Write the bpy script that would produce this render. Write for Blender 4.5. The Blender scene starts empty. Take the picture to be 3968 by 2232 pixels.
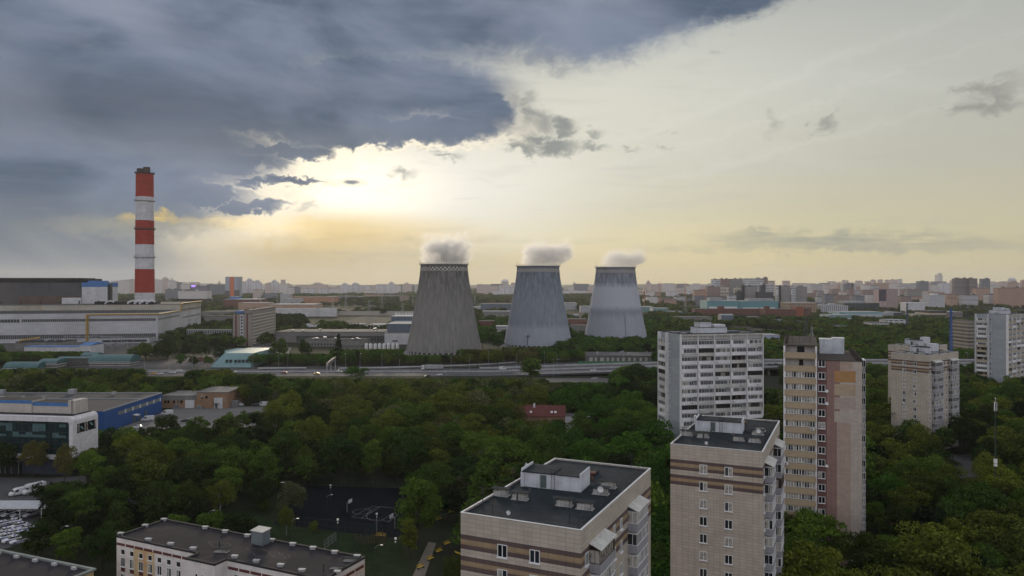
import bpy, math, random
import numpy as np
from mathutils import Vector, Matrix
from math import radians as R, sin, cos, pi, atan2, sqrt
SC = bpy.context.scene
COL = SC.collection
# photograph geometry: focal length and horizon in native pixels, eye height in metres
F = 2887.0; CX = 1984.0; HY = 1095.0; EYE = 66.0
def G(px, py, z=0.0):
    D = (EYE - z) * F / (py - HY)
    return Vector(((px - CX) * D / F, D, z))
def XX(px, D): return (px - CX) * D / F
def ZZ(py, D): return EYE - (py - HY) * D / F

# ------------------------------------------------------------------ camera
cd = bpy.data.cameras.new('camera'); cam = bpy.data.objects.new('camera', cd); COL.objects.link(cam)
cam.location = (0, 0, EYE); cam.rotation_euler = (R(90), 0, 0)
cd.sensor_width = 36; cd.lens = 36 * F / 3968; cd.shift_y = -21 / 3968
cd.clip_start = 0.5; cd.clip_end = 60000
SC.camera = cam
# ------------------------------------------------------------------ render settings
SC.view_settings.view_transform = 'Standard'; SC.view_settings.look = 'None'
SC.view_settings.gamma = 1; SC.view_settings.exposure = 0; SC.view_settings.use_curve_mapping = False
cy = SC.cycles
cy.use_denoising = True
cy.max_bounces = 5; cy.diffuse_bounces = 2; cy.glossy_bounces = 2; cy.transmission_bounces = 3
cy.transparent_max_bounces = 6; cy.volume_bounces = 1
cy.sample_clamp_indirect = 4; cy.use_adaptive_sampling = True; cy.adaptive_threshold = 0.02
cy.volume_step_rate = 1.0; cy.volume_max_steps = 256
# ------------------------------------------------------------------ sun
SUN_AZ = math.degrees(math.atan((1330 - CX) / F)); SUN_EL = 9.0
sd = bpy.data.lights.new('sun', 'SUN'); sd.energy = 1.7; sd.angle = R(10); sd.color = (1.0, .84, .62)
sun = bpy.data.objects.new('sun', sd); COL.objects.link(sun)
_dir = Vector((sin(R(SUN_AZ)) * cos(R(SUN_EL)), cos(R(SUN_AZ)) * cos(R(SUN_EL)), sin(R(SUN_EL))))
sun.rotation_euler = _dir.to_track_quat('Z', 'Y').to_euler()
# ------------------------------------------------------------------ tiny node language
class NT:
    def __init__(s, tree): s.t = tree; s.n = tree.nodes; s.l = tree.links
    def new(s, ty, **k):
        n = s.n.new(ty)
        for a, b in k.items(): setattr(n, a, b)
        return n
    def put(s, inp, v):
        if isinstance(v, bpy.types.NodeSocket): s.l.new(v, inp)
        elif v is not None: inp.default_value = v
    def m(s, op, a, b=None, c=None, clamp=False):
        n = s.new('ShaderNodeMath', operation=op, use_clamp=clamp)
        s.put(n.inputs[0], a)
        if b is not None: s.put(n.inputs[1], b)
        if c is not None: s.put(n.inputs[2], c)
        return n.outputs[0]
    def add(s, a, b): return s.m('ADD', a, b)
    def sub(s, a, b): return s.m('SUBTRACT', a, b)
    def mul(s, a, b): return s.m('MULTIPLY', a, b)
    def mx(s, a, b): return s.m('MAXIMUM', a, b)
    def comb(s, x, y, z=0.0):
        n = s.new('ShaderNodeCombineXYZ')
        for i, v in enumerate((x, y, z)): s.put(n.inputs[i], v)
        return n.outputs[0]
    def sep(s, v):
        n = s.new('ShaderNodeSeparateXYZ'); s.put(n.inputs[0], v); return n.outputs
    def noise(s, vec, scale, det=4, rough=.5, dist=0.0, dim='3D'):
        n = s.new('ShaderNodeTexNoise', noise_dimensions=dim); s.put(n.inputs['Vector'], vec)
        n.inputs['Scale'].default_value = scale; n.inputs['Detail'].default_value = det
        n.inputs['Roughness'].default_value = rough; n.inputs['Distortion'].default_value = dist
        return n.outputs
    def rng(s, v, a, b, c=0.0, d=1.0, smooth=False):
        n = s.new('ShaderNodeMapRange', interpolation_type='SMOOTHSTEP' if smooth else 'LINEAR'); n.clamp = True
        for i, x in enumerate((v, a, b, c, d)): s.put(n.inputs[i], x)
        return n.outputs[0]
    def mix(s, f, a, b, mode='MIX'):
        n = s.new('ShaderNodeMix', data_type='RGBA', blend_type=mode); n.clamp_factor = True
        s.put(n.inputs[0], f)
        s.put(n.inputs[6], a if isinstance(a, bpy.types.NodeSocket) else (*a, 1)[:4])
        s.put(n.inputs[7], b if isinstance(b, bpy.types.NodeSocket) else (*b, 1)[:4])
        return n.outputs[2]
    def blob(s, vec, cx, cy, rx, ry, rot=0.0):
        """1 at the centre of an ellipse of directions, 0 at twice its radius"""
        n = s.new('ShaderNodeMapping', vector_type='TEXTURE'); s.put(n.inputs['Vector'], vec)
        n.inputs['Location'].default_value = (cx, cy, 0); n.inputs['Rotation'].default_value = (0, 0, rot)
        n.inputs['Scale'].default_value = (rx, ry, 1)
        l = s.new('ShaderNodeVectorMath', operation='LENGTH'); s.l.new(n.outputs[0], l.inputs[0])
        return s.rng(l.outputs['Value'], 0.0, 2.0, 1.0, 0.0, smooth=True)
def srgb(r, g, b):
    f = lambda c: (c / 255 / 12.92) if c <= 10.3 else ((c / 255 + .055) / 1.055) ** 2.4
    return (f(r), f(g), f(b))
# ------------------------------------------------------------------ world sky
W = bpy.data.worlds.new('World'); SC.world = W; W.use_nodes = True
w = NT(W.node_tree); w.n.clear()
def ang(px, py):
    u = (px - CX) / F; v = (HY - py) / F
    az = math.atan(u); return az, math.atan(v * math.cos(az))
geo = w.new('ShaderNodeTexCoord').outputs['Generated']
dx, dy, dz = w.sep(geo)
az = w.m('ARCTAN2', dx, dy); el = w.m('ARCSINE', dz)
AE = w.comb(az, el, 0.0)
# stretched copies used for streaks
stre = w.comb(w.add(az, w.mul(el, .5)), w.mul(el, 2.0), 0.0)
n1 = w.noise(stre, 5.0, 5, .55, .5)          # broad
n2 = w.noise(w.comb(az, w.mul(el, 1.5), 3.0), 42.0, 7, .62, .4)   # fine billows
n3 = w.noise(w.comb(az, w.mul(el, 7.0), 9.0), 9.0, 5, .6, .6)     # cirrus streaks
n1f, n2f, n3f = n1[0], n2[0], n3[0]
n4f = w.noise(w.comb(w.add(az, w.mul(el, .9)), w.mul(el, 3.0), 7.0), 4.5, 3, .5, .2)[0]   # soft bands slanting down to the right
# domain warp for ragged cloud edges
wv = w.new('ShaderNodeVectorMath', operation='MULTIPLY_ADD')
w.l.new(n2[1], wv.inputs[0]); wv.inputs[1].default_value = (.060, .042, 0); w.l.new(AE, wv.inputs[2])
wv2 = w.new('ShaderNodeVectorMath', operation='MULTIPLY_ADD')
w.l.new(n1[1], wv2.inputs[0]); wv2.inputs[1].default_value = (.05, .022, 0); w.l.new(wv.outputs[0], wv2.inputs[2])
off = w.new('ShaderNodeVectorMath', operation='ADD'); w.l.new(wv2.outputs[0], off.inputs[0])
off.inputs[1].default_value = (-.055, -.032, 0)
WP = off.outputs[0]
def B(px, py, rx, ry, rot=0.0, vec=None):
    a, e = ang(px, py)
    return w.blob(WP if vec is None else vec, a, e, rx / F, ry / F, R(rot))
# clear / veiled sky colour: by elevation on the right-hand side
sky = w.new('ShaderNodeTexSky'); sky.sky_type = 'NISHITA'; sky.sun_disc = False
sky.sun_elevation = R(SUN_EL); sky.sun_rotation = R(SUN_AZ); sky.air_density = 1.4; sky.dust_density = 3.0
cr = w.new('ShaderNodeValToRGB'); w.l.new(w.rng(el, -.02, .50), cr.inputs[0])
els = cr.color_ramp.elements
def stops(els, L):
    els[0].position = L[0][0]; els[0].color = (*srgb(*L[0][1]), 1)
    els[1].position = L[-1][0]; els[1].color = (*srgb(*L[-1][1]), 1)
    for p, c in L[1:-1]:
        e = els.new(p); e.color = (*srgb(*c), 1)
stops(els, [(0, (206, 188, 142)), (.06, (212, 196, 146)), (.15, (212, 203, 164)), (.32, (196, 195, 180)),
            (.52, (194, 197, 190)), (.74, (176, 180, 177)), (1, (154, 158, 158))])
base = cr.outputs[0]
# greyer towards the right edge, warmer towards the sun
base = w.mix(w.rng(az, .25, .75, 0, .38), base, srgb(158, 156, 146))
base = w.mix(w.mul(w.rng(az, -.05, -.45, 0, .8), w.rng(el, .20, .0, .3, 1)), base, srgb(176, 152, 108))
base = w.mix(w.mul(B(2250, 960, 560, 90, 0, AE), .55), base, srgb(238, 220, 170))
# the hidden sun's glow through the veil
base = w.mix(w.mul(B(1750, 600, 1000, 330, 8, AE), .80), base, srgb(232, 228, 212))
base = w.mix(w.mul(B(1430, 735, 580, 180, 0, AE), .90), base, (1.0, .96, .86))
base = w.mix(w.mul(B(1260, 725, 300, 120, 0, AE), .95), base, (1.4, 1.3, 1.05))
base = w.mix(w.mul(B(1250, 890, 420, 55, 0, AE), .55), base, srgb(255, 226, 150))
base = w.mix(w.mul(B(760, 1010, 700, 120, 0, AE), .85), base, srgb(188, 172, 132))
base = w.mix(w.mul(B(1500, 1060, 1100, 70, 0, AE), .55), base, srgb(210, 190, 142))
# cirrus streaks and faint contrails
base = w.mix(w.mul(w.rng(n3f, .52, .70, 0, 1, True), .16), base, srgb(176, 178, 172))
base = w.mix(w.mul(w.rng(n1f, .55, .75, 0, 1, True), .12), base, srgb(240, 236, 224))
for (a, b_, c, d, r_) in ((2600, 470, 900, 16, 16), (2500, 600, 1100, 9, 14), (2900, 620, 700, 12, 12)):
    base = w.mix(w.mul(B(a, b_, c, d, r_), .12), base, srgb(236, 234, 226))
# low flat streaky bank above the right-hand skyline
for (a, b_, c, d, k) in ((3120, 935, 300, 30, .62), (3350, 925, 240, 22, .55), (3640, 935, 200, 18, .5), (2980, 960, 330, 14, .45),
                         (1750, 930, 500, 16, .30), (1400, 985, 420, 14, .25), (2950, 905, 90, 12, .4), (3400, 965, 420, 9, .4)):
    base = w.mix(w.mul(w.mul(B(a, b_, c, d, 0), k), w.rng(n3f, .35, .6)), base, srgb(146, 150, 140))
# small broken cumulus
sm = None
for (a, b_, c, d, r_, k) in ((2065, 480, 85, 60, 0, 1), (2190, 490, 50, 36, 0, .95), (2110, 560, 120, 34, 0, 1), (2020, 545, 50, 32, 0, 1), (2270, 565, 85, 20, 0, .7),
        (1990, 400, 75, 34, 10, 1), (2310, 520, 42, 20, 0, .6), (2430, 575, 60, 16, 0, .5), (2610, 505, 45, 11, 0, .42), (2600, 570, 48, 12, 0, .42),
        (1720, 600, 80, 18, -10, .75), (1570, 661, 62, 24, 0, .6),
        (3000, 480, 36, 50, 0, .60), (3190, 480, 50, 32, 50, .8), (3210, 440, 20, 36, -30, .7), (3860, 350, 110, 34, 8, .75), (3830, 425, 120, 26, 0, .85), (3900, 385, 70, 26, 30, .8),
        (2780, 205, 70, 16, 0, .4), (1060, 745, 85, 34, 0, .8), (1180, 805, 60, 22, 0, .7)):
    m_ = w.mul(B(a, b_, c, d, r_), k)
    sm = m_ if sm is None else w.mx(sm, m_)
smd = w.rng(w.add(sm, w.mul(w.sub(n2f, .5), 1.1)), .18, .95, 0, .85, True)
base = w.mix(smd, base, w.mix(w.rng(az, .12, .35), srgb(126, 132, 132), srgb(148, 148, 143)))
# the great slate-coloured cloud: union of ellipses of directions
big = None
for (a, b_, c, d, r_, k) in ((300, 120, 900, 420, 0, 1.15), (1200, -40, 900, 250, 0, 1.15), (1900, 30, 520, 150, 4, 1.1), (2450, 60, 420, 115, 12, 1.05), (2860, 0, 220, 60, 14, .9),
        (900, 380, 820, 150, 3, 1.12), (1500, 330, 420, 130, 0, 1.1), (1820, 400, 170, 85, -12, 1.05), (1860, 480, 95, 60, 0, .9), (1350, 510, 420, 66, 3, 1.0), (1620, 500, 360, 60, 2, 1.0),
        (350, 560, 620, 190, 0, 1.12), (800, 640, 300, 50, 3, 1.0), (1060, 590, 230, 40, 4, .95), (650, 745, 330, 58, 0, 1.05), (960, 800, 190, 32, 5, .9),
        (200, 800, 620, 130, 0, 1.05), (-150, 1000, 600, 240, 0, 1.2), (150, 950, 380, 100, 0, .8)):
    m_ = w.mul(B(a, b_, c, d, r_), k)
    big = m_ if big is None else w.mx(big, m_)
big = w.mx(big, w.mul(B(1040, 706, 250, 24, 1, WP), .82)); big = w.mx(big, w.mul(B(1360, 706, 60, 16, 0, AE), .62))
b_hard = w.rng(w.add(big, w.mul(w.sub(n2f, .5), .30)), .22, .62, 0, 1, True)
b_soft = w.rng(w.add(big, w.mul(w.sub(n2f, .5), .10)), .06, .80, 0, 1, True)
near_sun = w.mx(B(1450, 620, 560, 190, 0, AE), B(1900, 400, 330, 130, 0, AE))
bigm = w.add(w.mul(b_hard, near_sun), w.mul(b_soft, w.sub(1.0, near_sun)))
c_dark = w.mix(w.rng(n1f, .30, .70, 0, 1, True), srgb(82, 98, 118), srgb(126, 138, 158))
c_dark = w.mix(w.mul(w.rng(n4f, .45, .75, 0, 1, True), .5), c_dark, srgb(150, 156, 172))
c_dark = w.mix(w.mul(w.rng(n3f, .45, .7, 0, 1, True), .15), c_dark, srgb(150, 150, 162))
c_dark = w.mix(w.mul(B(420, 420, 700, 110, 4, AE), .55), c_dark, srgb(84, 92, 106))
c_dark = w.mix(w.mul(B(1150, 560, 500, 60, 3, AE), .5), c_dark, srgb(112, 120, 128))
# thinner, warmer where its lower edge nears the horizon
c_dark = w.mix(w.mul(w.rng(el, .13, .03, 0, 1, True), .8), c_dark, srgb(106, 117, 128))
base = w.mix(w.mul(B(1000, 905, 520, 62, 0, AE), .55), base, srgb(244, 208, 128))
base = w.mix(bigm, base, c_dark)
# yellow break behind the chimney and below the cloud edge
base = w.mix(w.mul(w.mul(B(1060, 868, 200, 26, 0), .9), w.rng(n3f, .3, .6)), base, srgb(250, 214, 120))
base = w.mix(w.mul(B(600, 850, 80, 14, 0), .85), base, srgb(226, 192, 104))
base = w.mix(w.mul(B(560, 875, 240, 26, 0), .35), base, srgb(190, 180, 140))
# lit edges where the cloud thins in front of the sun
edge = w.mul(w.mul(bigm, w.sub(1.0, bigm)), 4.0)
base = w.mix(w.mul(w.mul(edge, B(1350, 700, 800, 260, 0, AE)), .9), base, (1.25, 1.12, .86))
# slanting rays left of the chimney
ray = w.noise(w.comb(w.add(w.mul(az, .9), w.mul(el, 1.25)), 0.0, 5.0), 16.0, 2, .5)[0]
base = w.mix(w.mul(w.mul(B(420, 950, 380, 110, 0, AE), w.rng(ray, .4, .65)), .30), base, srgb(172, 176, 168))
# overhead and behind the camera: an even, brighter cloud sheet that fills the shaded fronts
rear = w.mix(w.rng(dz, 0.0, .8), (1.04, 1.0, 1.03), (.66, .68, .76))
nz = w.mix(.45, rear, w.mix(1.0, sky.outputs[0], (.10, .10, .10), 'MULTIPLY'))
rear = w.mix(.25, rear, nz)
f_rear = w.mx(w.rng(dy, .25, -.25, 0, 1, True), w.rng(el, .42, .75, 0, 1, True))
fin = w.mix(f_rear, base, rear)
fin = w.mix(w.rng(el, -.012, -.05), fin, (.10, .11, .09))
bg = w.new('ShaderNodeBackground'); w.l.new(fin, bg.inputs[0]); bg.inputs[1].default_value = 1.0
wo = w.new('ShaderNodeOutputWorld'); w.l.new(bg.outputs[0], wo.inputs[0])
W.cycles.sampling_method = 'MANUAL'; W.cycles.sample_map_resolution = 512
# ------------------------------------------------------------------ mesh builder
class MB:
    def __init__(s): s.v = []; s.f = []; s.mi = []; s.sm = False
    def add(s, vs, fs, mi=0):
        o = len(s.v); s.v.extend([tuple(p) for p in vs]); s.f.extend([tuple(i + o for i in f) for f in fs]); s.mi.extend([mi] * len(fs)); return s
    def box(s, x0, x1, y0, y1, z0, z1, mi=0):
        return s.add([(x0, y0, z0), (x1, y0, z0), (x1, y1, z0), (x0, y1, z0), (x0, y0, z1), (x1, y0, z1), (x1, y1, z1), (x0, y1, z1)],
                     [(0, 3, 2, 1), (4, 5, 6, 7), (0, 1, 5, 4), (1, 2, 6, 5), (2, 3, 7, 6), (3, 0, 4, 7)], mi)
    def prism(s, pts, z0, z1, mi=0, top=None):
        n = len(pts)
        if sum(pts[i][0] * pts[(i + 1) % n][1] - pts[(i + 1) % n][0] * pts[i][1] for i in range(n)) < 0: pts = pts[::-1]
        t = top or pts
        vs = [(x, y, z0) for x, y in pts] + [(x, y, z1) for x, y in t]
        return s.add(vs, [tuple(range(n))[::-1], tuple(range(n, 2 * n))] + [(i, (i + 1) % n, n + (i + 1) % n, n + i) for i in range(n)], mi)
    def tube(s, a, b, r, r2=None, n=8, mi=0, caps=True):
        a = Vector(a); b = Vector(b); d = (b - a)
        if d.length < 1e-6: return s
        q = d.to_track_quat('Z', 'Y'); r2 = r if r2 is None else r2; vs = []
        for p, rr in ((a, r), (b, r2)):
            for k in range(n): vs.append(p + q @ Vector((cos(2 * pi * k / n) * rr, sin(2 * pi * k / n) * rr, 0)))
        fs = [(k, (k + 1) % n, n + (k + 1) % n, n + k) for k in range(n)]
        if caps: fs += [tuple(range(n))[::-1], tuple(range(n, 2 * n))]
        return s.add(vs, fs, mi)
    def path(s, pts, r, n=6, mi=0):
        for a, b in zip(pts, pts[1:]): s.tube(a, b, r, n=n, mi=mi)
        return s
    def lathe(s, prof, n=48, c=(0, 0), mi=0, capb=False, capt=False):
        vs = []
        for r, z in prof:
            for k in range(n): vs.append((c[0] + cos(2 * pi * k / n) * r, c[1] + sin(2 * pi * k / n) * r, z))
        fs = [(j * n + k, j * n + (k + 1) % n, (j + 1) * n + (k + 1) % n, (j + 1) * n + k) for j in range(len(prof) - 1) for k in range(n)]
        if capb: fs.append(tuple(range(n))[::-1])
        if capt: fs.append(tuple((len(prof) - 1) * n + k for k in range(n)))
        return s.add(vs, fs, mi)
    def quad(s, a, b, c, d, mi=0): return s.add([a, b, c, d], [(0, 1, 2, 3)], mi)
    def build(s, name, mats, parent=None, loc=None, rz=0.0, smooth=False):
        me = bpy.data.meshes.new(name); me.from_pydata(s.v, [], s.f)
        if not isinstance(mats, (list, tuple)): mats = [mats]
        for m in mats: me.materials.append(m)
        if len(mats) > 1: me.polygons.foreach_set('material_index', s.mi)
        if smooth: me.polygons.foreach_set('use_smooth', [True] * len(s.f))
        me.update(); o = bpy.data.objects.new(name, me); COL.objects.link(o)
        if parent is not None: o.parent = parent
        if loc is not None: o.location = loc
        if rz: o.rotation_euler = (0, 0, rz)
        return o
def tag(o, label=None, cat=None, group=None, kind=None):
    if label: o['label'] = label
    if cat: o['category'] = cat
    if group: o['group'] = group
    if kind: o['kind'] = kind
    return o
def empty(name, loc, rz=0.0, label=None, cat=None, group=None):
    o = bpy.data.objects.new(name, None); COL.objects.link(o); o.location = loc; o.rotation_euler = (0, 0, rz)
    return tag(o, label, cat, group)
KIDS = {}
def copy_tree(o, parent=None, loc=None, rz=None, scale=None):
    c = o.copy(); COL.objects.link(c)
    if parent is not None: c.parent = parent
    if loc is not None: c.location = loc
    if rz is not None: c.rotation_euler = (0, 0, rz)
    if scale is not None: c.scale = scale if not isinstance(scale, (int, float)) else (scale,) * 3
    for ch in KIDS.get(o.as_pointer(), ()): copy_tree(ch, c)
    return c
def freeze(o):
    """remember the children of a prototype so that copying it is cheap"""
    ks = list(o.children); KIDS[o.as_pointer()] = ks
    for k in ks: freeze(k)
    return o
# ------------------------------------------------------------------ materials
MC = {}
def mat(name, col, rough=.85, vary=.18, scale=.35, streak=0.0, spec=.25, metal=0.0, joints=None, jcol=.55, bands=None, bump=0.0, stain=None, grid=None, objrand=0.0, rects=None):
    """painted / concrete / metal surface. joints=(w,h,t) panel joints in metres; bands=[(z0,z1,colour)];
    grid=(w,h,ww,wh,colour) window openings of far facades; streak = rain streaks"""
    if name in MC: return MC[name]
    m = bpy.data.materials.new(name); m.use_nodes = True; t = NT(m.node_tree); t.n.clear()
    co = t.new('ShaderNodeTexCoord').outputs['Object']; x, y, z = t.sep(co)
    c = t.mix(0.0, col, col)
    if bands:
        for z0, z1, bc in bands:
            f = t.mul(t.m('GREATER_THAN', z, z0), t.m('LESS_THAN', z, z1)); c = t.mix(f, c, bc)
    for x0, x1, z0, z1, bc in (rects or ()):
        f = t.mul(t.mul(t.m('GREATER_THAN', x, x0), t.m('LESS_THAN', x, x1)), t.mul(t.m('GREATER_THAN', z, z0), t.m('LESS_THAN', z, z1))); c = t.mix(f, c, bc)
    uv = t.comb(t.add(x, y), z, 0.0)
    if grid:
        gw, gh, ww, wh, gc = grid[:5]
        fx = t.m('FRACT', t.m('DIVIDE', t.add(x, y), gw)); fz = t.m('FRACT', t.m('DIVIDE', z, gh))
        k = t.mul(t.m('LESS_THAN', t.m('ABSOLUTE', t.sub(fx, .5)), ww / 2), t.m('LESS_THAN', t.m('ABSOLUTE', t.sub(fz, .5)), wh / 2))
        wn = t.new('ShaderNodeTexWhiteNoise', noise_dimensions='2D')
        t.l.new(t.comb(t.m('FLOOR', t.m('DIVIDE', t.add(x, y), gw)), t.m('FLOOR', t.m('DIVIDE', z, gh)), 0.0), wn.inputs['Vector'])
        if len(grid) > 5:      # checkered rows: every other opening shifted / missing
            k = t.mul(k, t.m('GREATER_THAN', wn.outputs[0], grid[5]))
        nz_ = t.new('ShaderNodeNewGeometry').outputs['Normal']; up = t.m('LESS_THAN', t.m('ABSOLUTE', t.sep(nz_)[2]), .5)
        k = t.mul(k, up)
        gcol = t.mix(wn.outputs[0], gc, tuple(min(1, q * 2.2) for q in gc)); c = t.mix(k, c, gcol)
    if joints:
        b = t.new('ShaderNodeTexBrick'); b.offset = 0; b.squash = 1
        t.l.new(uv, b.inputs['Vector']); b.inputs['Scale'].default_value = 1
        b.inputs['Color1'].default_value = (1, 1, 1, 1); b.inputs['Color2'].default_value = (.86, .86, .88, 1); b.inputs['Mortar'].default_value = (jcol,) * 3 + (1,)
        b.inputs['Mortar Size'].default_value = joints[2]; b.inputs['Brick Width'].default_value = joints[0]; b.inputs['Row Height'].default_value = joints[1]
        c = t.mix(1.0, c, b.outputs[0], 'MULTIPLY')
    n = t.noise(co, scale, 5, .6)[0]
    c = t.mix(t.mul(t.rng(n, .35, .7), 1.0), c, t.mix(1.0, c, (1 - vary,) * 3, 'MULTIPLY'))
    if streak:
        sn = t.noise(t.comb(t.mul(x, 1.6), t.mul(y, 1.6), t.mul(z, .07)), 1.0, 5, .65)[0]
        c = t.mix(t.mul(t.rng(sn, .5, .72), streak), c, t.mix(1.0, c, (.42, .40, .40), 'MULTIPLY'))
    if stain:
        sn = t.noise(co, stain[0], 4, .55, .8)[0]; c = t.mix(t.mul(t.rng(sn, .52, .68), stain[1]), c, stain[2])
    if objrand:
        r_ = t.new('ShaderNodeObjectInfo').outputs['Random']
        c = t.mix(1.0, c, t.mix(r_, (1 - objrand,) * 3, (1 + objrand,) * 3), 'MULTIPLY')
    bs = t.new('ShaderNodeBsdfPrincipled'); t.l.new(c, bs.inputs['Base Color']); bs.inputs['Roughness'].default_value = rough
    bs.inputs['Metallic'].default_value = metal; bs.inputs['Specular IOR Level'].default_value = spec
    if bump:
        bp = t.new('ShaderNodeBump'); bp.inputs['Strength'].default_value = bump; bp.inputs['Distance'].default_value = .05
        t.l.new(t.noise(co, 6.0, 3)[0], bp.inputs['Height']); t.l.new(bp.outputs[0], bs.inputs['Normal'])
    o = t.new('ShaderNodeOutputMaterial'); t.l.new(bs.outputs[0], o.inputs[0]); MC[name] = m
    return m
def glass(name, col=(.02, .025, .03), rough=.12, blinds=.35, bw=.9, cur=(.42, .40, .36)):
    """window glass seen from outside: dark, glossy, some panes with pale curtains behind them"""
    if name in MC: return MC[name]
    m = bpy.data.materials.new(name); m.use_nodes = True; t = NT(m.node_tree); t.n.clear()
    co = t.new('ShaderNodeTexCoord').outputs['Object']; x, y, z = t.sep(co); r_ = t.new('ShaderNodeObjectInfo').outputs['Random']
    wn = t.new('ShaderNodeTexWhiteNoise', noise_dimensions='3D')
    t.l.new(t.comb(t.m('FLOOR', t.m('DIVIDE', t.add(x, y), bw)), t.m('FLOOR', t.m('DIVIDE', z, 2.95)), t.mul(r_, 40)), wn.inputs['Vector'])
    k = t.mul(t.m('LESS_THAN', wn.outputs[0], blinds), t.rng(t.noise(co, 1.6, 2)[0], .35, .6, .35, 1))
    c = t.mix(k, col, cur)
    bs = t.new('ShaderNodeBsdfPrincipled'); t.l.new(c, bs.inputs['Base Color']); bs.inputs['Roughness'].default_value = rough
    bs.inputs['Specular IOR Level'].default_value = .55
    o = t.new('ShaderNodeOutputMaterial'); t.l.new(bs.outputs[0], o.inputs[0]); MC[name] = m
    return m
def white(k=.7): return (k, k, k * 1.02)
ROOF = lambda: mat('bitumen', (.026, .036, .044), .95, .35, .25, spec=.1, stain=(.22, .6, (.048, .056, .062)), joints=(1.0, 500, .03), jcol=.8)
WHITE = lambda: mat('white_paint', (.62, .63, .64), .6, .12, .8, streak=.25)
PVC = lambda: mat('white_plastic_frame', (.70, .71, .72), .4, .05, 2)
DARKM = lambda: mat('dark_metal', (.03, .032, .035), .5, .2, 2)
GALV = lambda: mat('galvanised_metal', (.34, .36, .38), .45, .2, 1.2, metal=.4)

def inst(name, me, parent, loc=(0, 0, 0), rz=0.0, sc=None):
    o = bpy.data.objects.new(name, me); COL.objects.link(o); o.parent = parent; o.location = loc; o.rotation_euler = (0, 0, rz)
    if sc: o.scale = sc
    return o
MESH = {}
def mesh(key, fn, mats):
    """build a mesh once: fn fills an MB"""
    if key not in MESH:
        b = MB(); fn(b); me = bpy.data.meshes.new(key if isinstance(key, str) else str(key[0])); me.from_pydata(b.v, [], b.f)
        ms = mats if isinstance(mats, (list, tuple)) else [mats]
        for m in ms: me.materials.append(m)
        if len(ms) > 1: me.polygons.foreach_set('material_index', b.mi)
        me.update(); MESH[key] = me
    return MESH[key]
GL = glass('window_glass'); GLD = glass('dark_window_glass', (.012, .014, .018), .1, .12); GLC = glass('curtained_window_glass', (.05, .055, .06), .2, .75)
def window(parent, x, y, z, w, h, rz=0, n=2, fm=None, gm=None, sill=True, fw=.09, name='window'):
    """casement window standing in front of a wall: frame + sill with its pane(s); (x,y,z) = bottom middle, facing local -y"""
    fm = fm or PVC(); gm = gm or random.choice((GL, GL, GLD, GLC)); d = .05
    def fr(b):
        b.box(-w / 2, w / 2, -d, .02, 0, fw); b.box(-w / 2, w / 2, -d, .02, h - fw, h)
        b.box(-w / 2, -w / 2 + fw, -d, .02, fw, h - fw); b.box(w / 2 - fw, w / 2, -d, .02, fw, h - fw)
        for k in range(1, n):
            xx = -w / 2 + w * k / n; b.box(xx - fw * .55, xx + fw * .55, -d - .005, .02, fw, h - fw)
        if sill: b.box(-w / 2 - .08, w / 2 + .08, -.22, .0, -.07, -.005)
    def pn(b): b.box(-w / 2 + fw * .8, w / 2 - fw * .8, -.012, .010, fw * .8, h - fw * .8)
    o = inst(name, mesh(('window_frame', w, h, n, sill, fw, fm.name), fr, fm), parent, (x, y, z), rz)
    inst('pane', mesh(('window_pane', w, h, fw, gm.name), pn, gm), o)
    return o
def local(o, p):
    """world point -> (x, y) in the frame of an unparented empty"""
    d = Vector(p) - o.location; c, s_ = cos(-o.rotation_euler.z), sin(-o.rotation_euler.z); return (d.x * c - d.y * s_, d.x * s_ + d.y * c)
def footprint(o, x0, x1, y0, y1, m=2.5):
    c, s_ = cos(o.rotation_euler.z), sin(o.rotation_euler.z)
    NOTREE.append([(o.location.x + x * c - y * s_, o.location.y + x * s_ + y * c) for x, y in ((x0 - m, y0 - m), (x1 + m, y0 - m), (x1 + m, y1 + m), (x0 - m, y1 + m))])
NOTREE = []
# ------------------------------------------------------------------ ground
def ground_mat():
    m = bpy.data.materials.new('ground_soil_and_grass'); m.use_nodes = True; t = NT(m.node_tree); t.n.clear()
    co = t.new('ShaderNodeTexCoord').outputs['Object']
    a = t.noise(co, .02, 6, .6)[0]; b = t.noise(co, .35, 5, .65)[0]; d = t.noise(co, .0022, 5, .6)[0]
    c = t.mix(t.rng(b, .35, .65), (.012, .018, .009), (.024, .030, .014))
    c = t.mix(t.rng(a, .45, .65, 0, .6), c, (.032, .030, .022))
    c = t.mix(t.rng(d, .52, .62, 0, .7), c, (.050, .052, .045))
    bs = t.new('ShaderNodeBsdfPrincipled'); t.l.new(c, bs.inputs['Base Color']); bs.inputs['Roughness'].default_value = 1; bs.inputs['Specular IOR Level'].default_value = .1
    o = t.new('ShaderNodeOutputMaterial'); t.l.new(bs.outputs[0], o.inputs[0]); return m
g = MB()
g.quad((-16000, -400, 0), (16000, -400, 0), (16000, 20000, 0), (-16000, 20000, 0))
tag(g.build('ground', ground_mat()), kind='structure')
def sheet(name, pts, z, m, kind='structure'):
    b = MB(); n = len(pts); b.add([(p[0], p[1], z) for p in pts], [tuple(range(n))])
    # face up whatever the winding
    A = sum(pts[i][0] * pts[(i + 1) % n][1] - pts[(i + 1) % n][0] * pts[i][1] for i in range(n))
    if A < 0: b.f = [tuple(reversed(f)) for f in b.f]
    return tag(b.build(name, m), kind=kind)
ASPH = mat('asphalt', (.075, .075, .080), .9, .25, .15, stain=(.05, .4, (.11, .11, .11)))
PAVE = mat('yard_concrete', (.20, .195, .19), .9, .22, .12, joints=(6, 6, .05), jcol=.75)
PATHM = mat('sandy_path', (.17, .145, .115), .95, .25, .5)
GRASS = mat('lawn_grass', (.020, .034, .014), 1, .4, .3, spec=.05)
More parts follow.
